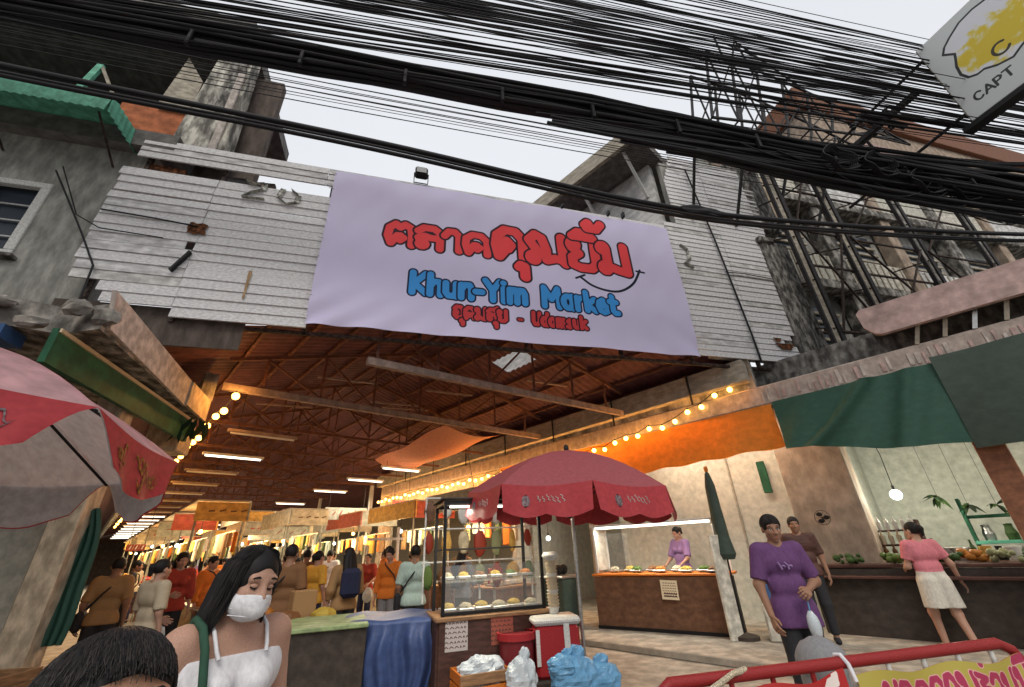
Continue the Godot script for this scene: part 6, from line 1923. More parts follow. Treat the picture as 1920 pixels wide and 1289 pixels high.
func blob(prims: Array, cell: float, k: float) -> ArrayMesh:
	var lo := Vector3.ONE * 1e9
	var hi := -lo
	for p in prims:
		if p.has("a"):
			var r: float = maxf(p.ra, p.rb)
			lo = lo.min(p.a.min(p.b) - Vector3.ONE * r)
			hi = hi.max(p.a.max(p.b) + Vector3.ONE * r)
		elif p.has("c") and not p.neg:
			lo = lo.min(p.c - p.r)
			hi = hi.max(p.c + p.r)
	lo -= Vector3.ONE * (cell * 2.5)
	hi += Vector3.ONE * (cell * 2.5)
	var nx := int((hi.x - lo.x) / cell) + 1
	var ny := int((hi.y - lo.y) / cell) + 1
	var nz := int((hi.z - lo.z) / cell) + 1
	var f := PackedFloat32Array()
	f.resize(nx * ny * nz)
	f.fill(1.0)
	for p in prims:
		if p.has("n"):
			var n: Vector3 = p.n
			var dd: float = p.d
			var i := 0
			for z in nz:
				for y in ny:
					var base := n.y * (lo.y + y * cell) + n.z * (lo.z + z * cell) - dd
					for x in nx:
						var v := base + n.x * (lo.x + x * cell)
						if v > f[i]:
							f[i] = v
						i += 1
			continue
		var is_cap: bool = p.has("a")
		var m := k + cell * 2.0
		var b0: Vector3
		var b1: Vector3
		if is_cap:
			var r: float = maxf(p.ra, p.rb) + m
			b0 = p.a.min(p.b) - Vector3.ONE * r
			b1 = p.a.max(p.b) + Vector3.ONE * r
		else:
			b0 = p.c - p.r - Vector3.ONE * m
			b1 = p.c + p.r + Vector3.ONE * m
		var x0 := clampi(int((b0.x - lo.x) / cell), 0, nx - 1)
		var x1 := clampi(int((b1.x - lo.x) / cell) + 1, 0, nx - 1)
		var y0 := clampi(int((b0.y - lo.y) / cell), 0, ny - 1)
		var y1 := clampi(int((b1.y - lo.y) / cell) + 1, 0, ny - 1)
		var z0 := clampi(int((b0.z - lo.z) / cell), 0, nz - 1)
		var z1 := clampi(int((b1.z - lo.z) / cell) + 1, 0, nz - 1)
		if is_cap:
			var a: Vector3 = p.a * p.s
			var ab: Vector3 = p.b * p.s - a
			var l2 := maxf(ab.length_squared(), 1e-8)
			var ra: float = p.ra
			var dr: float = p.rb - p.ra
			var s: Vector3 = p.s
			var cut: bool = p.cut
			var dir := ab.normalized()
			var end: Vector3 = p.b * p.s
			for z in range(z0, z1 + 1):
				for y in range(y0, y1 + 1):
					var i := (z * ny + y) * nx + x0
					for x in range(x0, x1 + 1):
						var q := Vector3(lo.x + x * cell, lo.y + y * cell, lo.z + z * cell) * s - a
						var t := clampf(q.dot(ab) / l2, 0.0, 1.0)
						var d := (q - ab * t).length() - ra - dr * t
						if cut:
							d = maxf(d, dir.dot(q + a - end))
						var o := f[i]
						var h := maxf(k - absf(o - d), 0.0)
						f[i] = minf(o, d) - h * h / (4.0 * k)
						i += 1
		else:
			var c: Vector3 = p.c
			var ir: Vector3 = Vector3.ONE / p.r
			var rm: float = minf(p.r.x, minf(p.r.y, p.r.z))
			var neg: bool = p.neg
			for z in range(z0, z1 + 1):
				for y in range(y0, y1 + 1):
					var i := (z * ny + y) * nx + x0
					for x in range(x0, x1 + 1):
						var q := (Vector3(lo.x + x * cell, lo.y + y * cell, lo.z + z * cell) - c) * ir
						var d := (q.length() - 1.0) * rm
						var o := f[i]
						if neg:
							d = -d
							var h := maxf(k * 0.5 - absf(o - d), 0.0)
							f[i] = maxf(o, d) + h * h / (2.0 * k)
						else:
							var h := maxf(k - absf(o - d), 0.0)
							f[i] = minf(o, d) - h * h / (4.0 * k)
						i += 1
	# surface nets
	var vid := {}
	var vs := PackedVector3Array()
	var ns := PackedVector3Array()
	var idx := PackedInt32Array()
	var off := [0, 1, nx, nx + 1, nx * ny, nx * ny + 1, nx * ny + nx, nx * ny + nx + 1]
	var corner := [Vector3(0, 0, 0), Vector3(1, 0, 0), Vector3(0, 1, 0), Vector3(1, 1, 0), Vector3(0, 0, 1), Vector3(1, 0, 1), Vector3(0, 1, 1), Vector3(1, 1, 1)]
	var edges := [[0, 1], [2, 3], [4, 5], [6, 7], [0, 2], [1, 3], [4, 6], [5, 7], [0, 4], [1, 5], [2, 6], [3, 7]]
	var lim := cell * 3.5
	for z in nz - 1:
		for y in ny - 1:
			var row := (z * ny + y) * nx
			for x in nx - 1:
				var i := row + x
				if absf(f[i]) > lim:
					continue
				var neg := 0
				for c in 8:
					if f[i + off[c]] < 0.0:
						neg += 1
				if neg == 0 or neg == 8:
					continue
				var sum := Vector3.ZERO
				var n := 0
				for e in edges:
					var v0 := f[i + off[e[0]]]
					var v1 := f[i + off[e[1]]]
					if (v0 < 0.0) != (v1 < 0.0):
						sum += corner[e[0]].lerp(corner[e[1]], v0 / (v0 - v1))
						n += 1
				vid[i] = vs.size()
				vs.append(lo + (Vector3(x, y, z) + sum / n) * cell)
				var g := Vector3(f[i + off[1]] + f[i + off[3]] + f[i + off[5]] + f[i + off[7]] - f[i] - f[i + off[2]] - f[i + off[4]] - f[i + off[6]], f[i + off[2]] + f[i + off[3]] + f[i + off[6]] + f[i + off[7]] - f[i] - f[i + off[1]] - f[i + off[4]] - f[i + off[5]], f[i + off[4]] + f[i + off[5]] + f[i + off[6]] + f[i + off[7]] - f[i] - f[i + off[1]] - f[i + off[2]] - f[i + off[3]])
				ns.append(g.normalized())
	var axes := [1, nx, nx * ny]
	for i in vid:
		for ax in 3:
			var u: int = axes[(ax + 1) % 3]
			var v: int = axes[(ax + 2) % 3]
			var s0 := f[i] < 0.0
			if s0 == (f[i + axes[ax]] < 0.0):
				continue
			if not (vid.has(i - u) and vid.has(i - v) and vid.has(i - u - v)):
				continue
			var q := [vid[i], vid[i - u], vid[i - u - v], vid[i - v]]
			if s0:
				idx.append_array([q[0], q[2], q[1], q[0], q[3], q[2]])
			else:
				idx.append_array([q[0], q[1], q[2], q[0], q[2], q[3]])
	var arr := []
	arr.resize(Mesh.ARRAY_MAX)
	arr[Mesh.ARRAY_VERTEX] = vs
	arr[Mesh.ARRAY_NORMAL] = ns
	arr[Mesh.ARRAY_INDEX] = idx
	var m := ArrayMesh.new()
	m.add_surface_from_arrays(Mesh.PRIMITIVE_TRIANGLES, arr)
	return m


func cached(key: String, prims: Array, cell: float, k: float) -> ArrayMesh:
	if not blob_cache.has(key):
		blob_cache[key] = blob(prims, cell, k)
	return blob_cache[key]


func head_mesh(cell: float) -> ArrayMesh:   # origin at the centre of the skull, face towards +z
	return cached("head%f" % cell, [
		ell(Vector3(0, 0.025, -0.012), Vector3(0.076, 0.092, 0.094)), ell(Vector3(0, -0.035, 0.025), Vector3(0.062, 0.075, 0.064)),
		cap(Vector3(0, -0.088, 0.05), Vector3(0, -0.098, 0.062), 0.024, 0.018), cap(Vector3(-0.045, -0.065, 0.01), Vector3(0, -0.092, 0.05), 0.022, 0.02), cap(Vector3(0.045, -0.065, 0.01), Vector3(0, -0.092, 0.05), 0.022, 0.02),
		cap(Vector3(-0.036, -0.024, 0.062), Vector3(-0.044, -0.03, 0.05), 0.02, 0.02), cap(Vector3(0.036, -0.024, 0.062), Vector3(0.044, -0.03, 0.05), 0.02, 0.02),
		cap(Vector3(-0.04, 0.026, 0.07), Vector3(0.04, 0.026, 0.07), 0.014, 0.014),
		ell(Vector3(-0.031, 0.002, 0.088), Vector3(0.02, 0.012, 0.016), true), ell(Vector3(0.031, 0.002, 0.088), Vector3(0.02, 0.012, 0.016), true),
		cap(Vector3(0, 0.012, 0.084), Vector3(0, -0.03, 0.104), 0.009, 0.012), cap(Vector3(-0.012, -0.036, 0.09), Vector3(0.012, -0.036, 0.09), 0.01, 0.01),
		cap(Vector3(-0.017, -0.061, 0.081), Vector3(0.017, -0.061, 0.081), 0.0085, 0.0085), cap(Vector3(-0.015, -0.073, 0.079), Vector3(0.015, -0.073, 0.079), 0.009, 0.009),
		ell(Vector3(0, -0.0665, 0.094), Vector3(0.022, 0.0025, 0.01), true),
		ell(Vector3(-0.079, -0.01, -0.008), Vector3(0.011, 0.03, 0.018)), ell(Vector3(0.079, -0.01, -0.008), Vector3(0.011, 0.03, 0.018)),
		cap(Vector3(0, -0.06, -0.015), Vector3(0, -0.15, -0.03), 0.05, 0.052)], cell, 0.016)


func hand_mesh(side: int, curl: float, cell: float) -> ArrayMesh:   # wrist at the origin, fingers down -y, palm towards -x * side, thumb towards +z
	var p := [cap(Vector3(0, 0.03, 0), Vector3(0, -0.01, 0), 0.024, 0.025, Vector3(1.35, 1, 1)), cap(Vector3(0, -0.03, -0.022), Vector3(0, -0.08, -0.026), 0.019, 0.017, Vector3(1.5, 1, 1)), cap(Vector3(0, -0.03, 0.012), Vector3(0, -0.085, 0.02), 0.02, 0.018, Vector3(1.5, 1, 1)), cap(Vector3(0, -0.03, -0.004), Vector3(0, -0.088, -0.003), 0.02, 0.018, Vector3(1.5, 1, 1))]
	var lens := [0.066, 0.078, 0.074, 0.058]
	for i in 4:
		var z := 0.03 - 0.0205 * i
		var a := Vector3(0, -0.088 + 0.006 * absf(i - 1.2), z)
		var l: float = lens[i]
		var d1 := Vector3(-side * sin(curl), -cos(curl), 0.12 - 0.08 * i)
		var d2 := Vector3(-side * sin(curl * 2.1), -cos(curl * 2.1), 0.06 - 0.04 * i)
		var d3 := Vector3(-side * sin(curl * 2.9), -cos(curl * 2.9), 0)
		var b := a + d1 * l * 0.46
		var c := b + d2 * l * 0.32
		p.append(cap(a, b, 0.0092, 0.0085))
		p.append(cap(b, c, 0.0085, 0.008))
		p.append(cap(c, c + d3 * l * 0.24, 0.008, 0.0072))
	p.append(cap(Vector3(0, -0.015, 0.02), Vector3(-side * 0.012, -0.05, 0.046), 0.014, 0.0115))
	p.append(cap(Vector3(-side * 0.012, -0.05, 0.046), Vector3(-side * 0.02, -0.082, 0.05), 0.0105, 0.0085))
	return cached("hand%d_%f_%f" % [side, curl, cell], p, cell, 0.007)


func frame_for(dir: Vector3, palm: Vector3) -> Basis:   # turns -y of a hand onto dir
	var y := -dir.normalized()
	var x := (palm - y * palm.dot(y)).normalized()
	return Basis(x, y, x.cross(y))


# P: pose overrides (joint name -> point) and looks. Figure faces +z, its left is +x, feet at y = 0.
func person(label: String, at: Vector3, turn: float, P: Dictionary, group := "") -> Node3D:
	var fine: bool = P.get("fine", false)
	var cell: float = 0.013 if fine else 0.022
	var o := thing("person", label, "person", at, turn, group)
	var J := {
		"hip": Vector3(0, 0.93, 0), "waist": Vector3(0, 1.1, 0.005), "chest": Vector3(0, 1.28, -0.01), "neck": Vector3(0, 1.45, -0.015), "head": Vector3(0, 1.59, 0.015),
		"sl": Vector3(0.175, 1.4, -0.015), "sr": Vector3(-0.175, 1.4, -0.015), "el": Vector3(0.235, 1.13, -0.03), "er": Vector3(-0.235, 1.13, -0.03), "wl": Vector3(0.25, 0.88, 0.04), "wr": Vector3(-0.25, 0.88, 0.04),
		"kl": Vector3(0.1, 0.5, 0.02), "kr": Vector3(-0.1, 0.5, 0.02), "al": Vector3(0.1, 0.09, -0.02), "ar": Vector3(-0.1, 0.09, -0.02)}
	for q in P.get("pose", {}):
		J[q] = P.pose[q]
	var fem: float = P.get("fem", 0.0)
	var flat := Vector3(1, 1, 1.35)
	var hl: Vector3 = J.hip + Vector3(0.085, -0.03, 0)
	var hr: Vector3 = J.hip + Vector3(-0.085, -0.03, 0)
	var body := []
	body.append(cap(J.hip + Vector3(-0.07, 0, 0), J.hip + Vector3(0.07, 0, 0), 0.105, 0.105, flat))
	body.append(cap(J.waist + Vector3(-0.05, 0, 0), J.waist + Vector3(0.05, 0, 0), 0.1 - 0.012 * fem, 0.1 - 0.012 * fem, flat))
	body.append(cap(J.chest + Vector3(-0.07, 0.02, 0), J.chest + Vector3(0.07, 0.02, 0), 0.115, 0.115, flat))
	body.append(cap(J.sr + Vector3(0.03, 0.0, 0), J.sl + Vector3(-0.03, 0.0, 0), 0.062, 0.062))
	body.append(cap(J.neck + Vector3(0, -0.03, 0), J.head + Vector3(0, -0.08, -0.02), 0.056 - 0.006 * fem, 0.05 - 0.005 * fem))
	if fem > 0.0:
		body.append(cap(J.chest + Vector3(-0.07, -0.01, 0.07), J.chest + Vector3(-0.065, -0.015, 0.085), 0.052, 0.045))
		body.append(cap(J.chest + Vector3(0.07, -0.01, 0.07), J.chest + Vector3(0.065, -0.015, 0.085), 0.052, 0.045))
	var arm: float = 1.0 - 0.16 * fem
	for q in [["sl", "el", "wl"], ["sr", "er", "wr"]]:
		body.append(cap(J[q[0]], J[q[1]], 0.053 * arm, 0.041 * arm))
		body.append(cap(J[q[1]], J[q[2]], 0.042 * arm, 0.027 * arm))
	for q in [[hl, "kl", "al"], [hr, "kr", "ar"]]:
		body.append(cap(q[0], J[q[1]], 0.086, 0.055))
		body.append(cap(J[q[1]], J[q[2]], 0.055, 0.036))
		body.append(cap(J[q[2]] + Vector3(0, -0.045, -0.02), J[q[2]] + Vector3(0, -0.06, 0.12), 0.036, 0.026))
	var st := mb()
	st.append_from(blob(body, cell, 0.045), 0, Transform3D())
	var hb: Basis = Basis(Vector3.UP, P.get("yaw", 0.0)) * Basis(Vector3.RIGHT, P.get("pitch", 0.0)) * Basis(Vector3.BACK, P.get("roll", 0.0))
	var ht := Transform3D(hb, J.head)
	st.append_from(head_mesh(0.0055 if fine else 0.011), 0, ht)
	for q in [["el", "wl", 1, "hl"], ["er", "wr", -1, "hr"]]:
		var dir: Vector3 = P.get(q[3] + "_dir", J[q[1]] - J[q[0]])
		var palm: Vector3 = P.get(q[3] + "_palm", Vector3(1, 0, 0.2 * q[2]))
		st.append_from(hand_mesh(q[2], P.get(q[3] + "_curl", 0.35), 0.0042 if fine else 0.009), 0, Transform3D(frame_for(dir, palm), J[q[1]]))
	part("body", st, P.get("skin", M.skin), o)
	# clothes
	var looks: Material = P.shirt
	var sleeve: float = P.get("sleeve", 0.55)
	var loose: float = P.get("loose", 0.014)
	var c := []
	var hem: float = P.get("hem", 0.86)
	c.append(cap(J.hip + Vector3(-0.07, -0.06, 0), J.hip + Vector3(0.07, -0.06, 0), 0.118 + loose, 0.118 + loose, Vector3(1, 1, 1.12)))
	if hem < 0.85:
		c.append(cap(J.hip + Vector3(-0.075, -0.14, 0), J.hip + Vector3(0.075, -0.14, 0), 0.125 + loose, 0.125 + loose, Vector3(1, 1, 1.1)))
	c.append(cap(J.hip + Vector3(-0.07, 0, 0), J.hip + Vector3(0.07, 0, 0), 0.112 + loose, 0.112 + loose, Vector3(1, 1, 1.15)))
	c.append(cap(J.waist + Vector3(-0.055, 0, 0), J.waist + Vector3(0.055, 0, 0), 0.1 + loose * 1.2, 0.1 + loose * 1.2, flat))
	c.append(cap(J.chest + Vector3(-0.07, 0.02, 0), J.chest + Vector3(0.07, 0.02, 0), 0.115 + loose, 0.115 + loose, flat))
	if fem > 0.0:
		c.append(cap(J.chest + Vector3(-0.07, -0.01, 0.07), J.chest + Vector3(-0.065, -0.015, 0.085), 0.052 + loose * 0.8, 0.045 + loose * 0.8))
		c.append(cap(J.chest + Vector3(0.07, -0.01, 0.07), J.chest + Vector3(0.065, -0.015, 0.085), 0.052 + loose * 0.8, 0.045 + loose * 0.8))
	if sleeve > 0.0:
		c.append(cap(J.sr + Vector3(0.03, 0.0, 0), J.sl + Vector3(-0.03, 0.0, 0), 0.062 + loose * 0.8, 0.062 + loose * 0.8))
		for q in [["sl", "el", "wl"], ["sr", "er", "wr"]]:
			var top: float = minf(sleeve / 0.6, 1.0)
			c.append(cap(J[q[0]], J[q[0]].lerp(J[q[1]], top), 0.058 + loose, 0.05 + loose * 1.5, Vector3.ONE, sleeve <= 0.6))
			if sleeve > 0.6:
				c.append(cap(J[q[1]], J[q[1]].lerp(J[q[2]], (sleeve - 0.6) / 0.4), 0.05 + loose, 0.034 + loose, Vector3.ONE, true))
		c.append(ell(J.neck + Vector3(0, 0.075, 0.03), Vector3(0.078, 0.075, 0.085), true))
	c.append(plane(Vector3.DOWN, -hem))
	if sleeve <= 0.0:
		c.append(plane(Vector3.UP, P.get("top_edge", 1.34)))
	part("shirt", blob(c, cell, 0.035), looks, o)
	if sleeve <= 0.0:   # shoulder straps of a tank top
		for x in [-0.1, 0.1]:
			part("strap", one_tube([J.chest + Vector3(x * 0.8, 0.075, 0.108), J.chest + Vector3(x * 0.86, 0.1, 0.093), J.chest + Vector3(x * 0.92, 0.155, 0.058), J.chest + Vector3(x * 0.95, 0.185, 0.005), J.chest + Vector3(x * 0.95, 0.165, -0.06), J.chest + Vector3(x * 0.9, 0.05, -0.115)], 0.007, 8), P.get("strap", looks), o)
	c = []
	var low: float = P.get("low", 0.1)
	if P.get("skirt", false):
		c.append(cap(J.hip + Vector3(-0.06, 0.08, 0), J.hip + Vector3(0.06, 0.08, 0), 0.113, 0.113, flat))
		c.append(cap(J.hip + Vector3(-0.08, -0.03, 0), J.hip + Vector3(-0.11, -0.42, 0), 0.12, 0.13))
		c.append(cap(J.hip + Vector3(0.08, -0.03, 0), J.hip + Vector3(0.11, -0.42, 0), 0.12, 0.13))
	else:
		c.append(cap(J.hip + Vector3(-0.07, 0, 0), J.hip + Vector3(0.07, 0, 0), 0.112, 0.112, flat))
		for q in [[hl, "kl", "al"], [hr, "kr", "ar"]]:
			c.append(cap(q[0], J[q[1]], 0.098, 0.073))
			c.append(cap(J[q[1]], J[q[2]], 0.073, 0.058))
	c.append(plane(Vector3.DOWN, -low))
	c.append(plane(Vector3.UP, J.hip.y + 0.1))
	part("skirt" if P.get("skirt", false) else "trousers", blob(c, cell, 0.03), P.get("bottom", M.dark_cloth), o)
	for q in ["al", "ar"]:
		part("shoe", blob([cap(J[q] + Vector3(0, -0.045, -0.025), J[q] + Vector3(0, -0.055, 0.12), 0.045, 0.036), plane(Vector3.UP, J[q].y + 0.0), plane(Vector3.DOWN, -(J[q].y - 0.088))], 0.014, 0.01), M.dark_cloth, o)
	# hair
	var hr_key: String = P.get("hair", "short")
	var hc := 0.007 if fine else 0.012
	var hp := []
	if hr_key == "short":
		hp = [ell(Vector3(0, 0.036, -0.014), Vector3(0.085, 0.096, 0.101)), ell(Vector3(0, -0.03, 0.1), Vector3(0.074, 0.088, 0.062), true), plane(Vector3(0, -1, -0.35), 0.055)]
	elif hr_key == "tied":
		hp = [ell(Vector3(0, 0.034, -0.02), Vector3(0.084, 0.094, 0.098)), ell(Vector3(0, -0.025, 0.1), Vector3(0.07, 0.092, 0.066), true), ell(Vector3(0, 0.035, -0.125), Vector3(0.04, 0.042, 0.04)), cap(Vector3(0, 0.02, -0.13), Vector3(0, -0.12, -0.13), 0.03, 0.014), plane(Vector3(0, -1, -0.5), 0.12)]
	else:
		hp = [ell(Vector3(0, 0.032, -0.02), Vector3(0.09, 0.1, 0.104)), ell(Vector3(0.004, -0.03, 0.105), Vector3(0.069, 0.1, 0.068), true)]
		for i in 7:
			var t := (i - 3) / 3.0
			hp.append(cap(Vector3(0.075 * sin(t * 1.9), 0.0, -0.03 - 0.06 * cos(t * 1.4)), Vector3(0.1 * sin(t * 1.7), -0.34, -0.05 - 0.05 * cos(t)), 0.03, 0.022))
	var hm = cached("hair_%s_%f" % [hr_key, hc], hp, hc, 0.02)
	var hair = part("hair", hm, P.get("hair_mat", M.hair), o)
	hair.transform = ht
	if fine:
		for x in [-0.031, 0.031]:
			var e := mb()
			ball(e, Vector3(x, 0.002, 0.0735), Vector3(0.0125, 0.0085, 0.0095), 12, 8)
			var ep = part("eye", e, M.eye_white, o)
			ep.transform = ht
			e = mb()
			ball(e, Vector3(x, 0.0005, 0.081), Vector3(0.0056, 0.0062, 0.0028), 10, 6)
			part("iris", e, M.black, ep)
			if P.has("mask"):   # looking down: the upper lids cover most of the eye
				e = mb()
				ball(e, Vector3(x, 0.003, 0.0735), Vector3(0.015, 0.0105, 0.0118), 12, 8)
				part("upper_lid", e, M.skin, o).transform = ht
			var lid := part("eyelid", one_tube([ht * Vector3(x - 0.016, 0.004, 0.076), ht * Vector3(x, 0.0115, 0.083), ht * Vector3(x + 0.016, 0.004, 0.074)] if not P.has("mask") else [ht * Vector3(x - 0.016, 0.0, 0.076), ht * Vector3(x, -0.0055, 0.0845), ht * Vector3(x + 0.016, 0.0, 0.074)], 0.0026, 6), M.hair, o)
			part("eyebrow", one_tube([ht * Vector3(x - 0.019, 0.028, 0.082), ht * Vector3(x, 0.033, 0.0855), ht * Vector3(x + 0.019, 0.028, 0.08)], [0.0026, 0.004, 0.0024], 6), M.hair, o)
		if not P.has("mask"):
			var lp := mb()
			tube(lp, [ht * Vector3(-0.022, -0.0665, 0.079), ht * Vector3(-0.008, -0.063, 0.0895), ht * Vector3(0, -0.0645, 0.0905), ht * Vector3(0.008, -0.063, 0.0895), ht * Vector3(0.022, -0.0665, 0.079)], [0.002, 0.004, 0.004, 0.004, 0.002], 6)
			tube(lp, [ht * Vector3(-0.02, -0.069, 0.079), ht * Vector3(0, -0.0735, 0.0885), ht * Vector3(0.02, -0.069, 0.079)], [0.002, 0.0055, 0.002], 6)
			part("lips", lp, M.lip, o)
	if P.has("mask"):
		var mp := [ell(Vector3(0, -0.055, 0.035), Vector3(0.073, 0.066, 0.075)), cap(Vector3(0, -0.03, 0.085), Vector3(0, -0.07, 0.09), 0.026, 0.03), plane(Vector3(0, 1, -0.12), -0.033), plane(Vector3(0, 0, -1), 0.005)]
		var mk = part("face_mask", blob(mp, 0.0055, 0.02), M.mask_white, o)
		mk.transform = ht
		for x in [-1, 1]:
			part("ear_loop", one_tube([Vector3(x * 0.068, -0.04, 0.02), Vector3(x * 0.088, -0.015, -0.016), Vector3(x * 0.088, -0.035, -0.022), Vector3(x * 0.066, -0.085, 0.015)], 0.0022, 5), M.mask_white, mk)
		for k in 3:
			var y := -0.052 - 0.02 * k
			part("pleat", one_tube([Vector3(-0.07, y - 0.004, 0.045), Vector3(-0.04, y, 0.094 - 0.004 * k), Vector3(0, y, 0.1165 - 0.003 * absf(k - 1.0)), Vector3(0.04, y, 0.094 - 0.004 * k), Vector3(0.07, y - 0.004, 0.045)], 0.0018, 5), M.mask_white, mk)
	return o


func strands(o: Node3D, ht: Transform3D, n: int, length: float, lift: float):   # loose strands lying over a long hairstyle
	for g in 3:
		var st := mb()
		for i in n:
			var an := rng.randf_range(-2.3, 2.3)
			var r0 := rng.randf_range(0.01, 0.05)
			var p0 := Vector3(sin(an) * r0, 0.134 - r0 * 0.3, 0.012 - cos(an) * r0)
			var p1 := Vector3(sin(an) * 0.092, 0.06, -0.02 - cos(an) * 0.106)
			var p2 := Vector3(sin(an) * 0.101, -0.06, -0.03 - cos(an) * 0.1)
			var p3 := Vector3(sin(an * 0.9) * 0.115, -0.06 - length * 0.5, -0.045 - cos(an) * 0.085)
			var p4 := Vector3(sin(an * 0.86) * 0.12 + rng.randf_range(-0.02, 0.02), -0.06 - length * rng.randf_range(0.85, 1.05), -0.05 - cos(an) * 0.075)
			var pts := []
			for p in [p0, p1, p2, p3, p4]:
				pts.append(ht * (p + Vector3(rng.randf_range(-0.004, 0.004), 0, rng.randf_range(-0.004, 0.004))))
			tube(st, pts, [0.0007, 0.0012, 0.0013, 0.001, 0.0004], 3, false)
		part("hair_strands", st, M.hair if g < 2 else M.hair_light, o)


func short_strands(o: Node3D, ht: Transform3D, n: int):   # short hair combed back and to the sides over the scalp
	for g in 2:
		var st := mb()
		for i in n / 2:
			var an := rng.randf_range(-PI, PI)
			var t0 := rng.randf_range(0.05, 1.25)
			var pts := []
			for q in 4:
				var th := t0 + 0.2 * q
				var a2 := an + 0.05 * q * sin(i * 1.7)
				var p := Vector3(sin(th) * sin(a2) * 0.088, 0.036 + cos(th) * 0.099, -0.014 - sin(th) * cos(a2) * 0.1045)
				if p.z > 0.055 and p.y < 0.05 + 0.012 * sin(i * 2.3):
					break
				pts.append(ht * (p + Vector3(rng.randf_range(-0.002, 0.002), 0, rng.randf_range(-0.002, 0.002))))
			if pts.size() > 1:
				tube(st, pts, [0.0006, 0.0009, 0.0008, 0.0004], 3, false)
		part("hair_strands", st, M.hair if g == 0 else M.hair_light, o)


func build_people():
	# the woman with the white mask, near the camera
	var turn := 0.7
	var w = person("woman with long black hair, white face mask and white tank top", Vector3(-0.535, -0.15, -2.08), turn, {"fine": true, "fem": 1.0, "shirt": M.white_cloth, "sleeve": 0.0, "top_edge": 1.36, "strap": M.white_cloth, "loose": 0.014, "bottom": M.navy_cloth, "hair": "long", "mask": true, "pitch": 0.2, "yaw": 0.1, "roll": -0.1,
		"pose": {"head": Vector3(0.0, 1.58, 0.045), "er": Vector3(-0.3, 1.17, 0.06), "wr": Vector3(-0.12, 1.16, 0.25), "el": Vector3(0.23, 1.13, -0.03)}, "hr_curl": 0.6, "hr_palm": Vector3(0.2, 0.6, 0.4)})
	strands(w, Transform3D(Basis(Vector3.UP, 0.1) * Basis(Vector3.RIGHT, 0.2) * Basis(Vector3.BACK, -0.1), Vector3(0.0, 1.58, 0.045)), 600, 0.3, 0.0)
	part("bag_strap", one_tube([Vector3(-0.12, 1.15, 0.15), Vector3(-0.125, 1.3, 0.125), Vector3(-0.125, 1.39, 0.085), Vector3(-0.13, 1.45, 0.045), Vector3(-0.135, 1.475, -0.01), Vector3(-0.14, 1.4, -0.1), Vector3(-0.15, 1.2, -0.14)], 0.014, 8), M.green_cloth, w)
	# the cropped head in the lower left corner
	var h = person("near person with short black hair at the lower left corner", Vector3(-0.4, -0.303, -0.92), 0.85, {"fine": true, "shirt": M.dark_cloth, "sleeve": 0.5, "hair": "short", "pitch": -0.3, "roll": -0.16, "skin": M.skin_tan})
	short_strands(h, Transform3D(Basis(Vector3.RIGHT, -0.3) * Basis(Vector3.BACK, -0.16), Vector3(0, 1.59, 0.015)), 4200)
	# man in the purple shirt
	var m = person("man in a purple t-shirt standing at the shop step holding a drink bag", Vector3(3.63, 0.0, -3.7), -0.35, {"fine": true, "shirt": M.purple_cloth, "sleeve": 0.52, "hem": 0.78, "loose": 0.014, "skin": M.skin_tan, "bottom": M.dark_cloth, "pitch": 0.12, "yaw": -0.15,
		"pose": {"er": Vector3(-0.25, 1.12, 0.0), "wr": Vector3(-0.25, 0.88, 0.1), "el": Vector3(0.27, 1.13, -0.02), "wl": Vector3(0.08, 1.08, 0.2)}, "hl_palm": Vector3(0, 0.4, 1), "hl_curl": 0.7})
	short_strands(m, Transform3D(Basis(Vector3.UP, -0.15) * Basis(Vector3.RIGHT, 0.12), Vector3(0, 1.59, 0.015)), 1500)
	var pr := mb()
	for i in 4:
		tube(pr, [Vector3(-0.075 + 0.03 * i, 1.3 - 0.03 * (i % 2), 0.108), Vector3(-0.06 + 0.035 * i, 1.27, 0.111), Vector3(-0.05 + 0.03 * i, 1.24 + 0.02 * (i % 2), 0.112)], 0.009, 5)
	part("shirt_print", pr, M.violet_cloth, m)
	var bagp: Vector3 = m.transform * Vector3(0.02, 0.72, 0.24)
	var bg := thing("drink_bag", "clear bag of pale drink hanging from the purple-shirted man's hand", "drink", bagp)
	var st := mb()
	ball(st, Vector3(0, 0.1, 0), Vector3(0.05, 0.11, 0.05), 12, 10, 0.05)
	part("bag", st, M.pale_bag, bg)
	part("drink", one_lathe([Vector2(0, 0.0), Vector2(0.035, 0.01), Vector2(0.042, 0.1), Vector2(0.0, 0.1)], 12), M.cream_plastic, bg)
	part("string", one_tube([Vector3(0, 0.2, 0), Vector3(0.01, 0.33, 0.0)], 0.006, 5), M.blue_bag, bg)
	# woman in pink, seen from behind
	person("woman in a pink top and pale skirt walking away by the dark counter", Vector3(7.52, 0.0, -5.05), PI - 0.5, {"fine": true, "fem": 1.0, "shirt": M.pink_cloth, "sleeve": 0.4, "hem": 0.98, "loose": 0.014, "skirt": true, "low": 0.55, "bottom": M.skirt_cloth, "hair": "tied", "yaw": 0.5,
		"pose": {"hip": Vector3(0, 0.9, 0), "head": Vector3(0, 1.52, 0.02), "neck": Vector3(0, 1.39, -0.01), "chest": Vector3(0, 1.22, -0.01), "waist": Vector3(0, 1.05, 0), "sl": Vector3(0.165, 1.33, -0.01), "sr": Vector3(-0.165, 1.33, -0.01), "er": Vector3(-0.28, 1.08, -0.02), "wr": Vector3(-0.34, 0.85, 0.03), "el": Vector3(0.22, 1.06, 0.05), "wl": Vector3(0.16, 1.02, 0.26), "kl": Vector3(0.1, 0.48, 0.12), "al": Vector3(0.1, 0.09, 0.12), "ar": Vector3(-0.1, 0.1, -0.16), "kr": Vector3(-0.1, 0.48, -0.02)}})
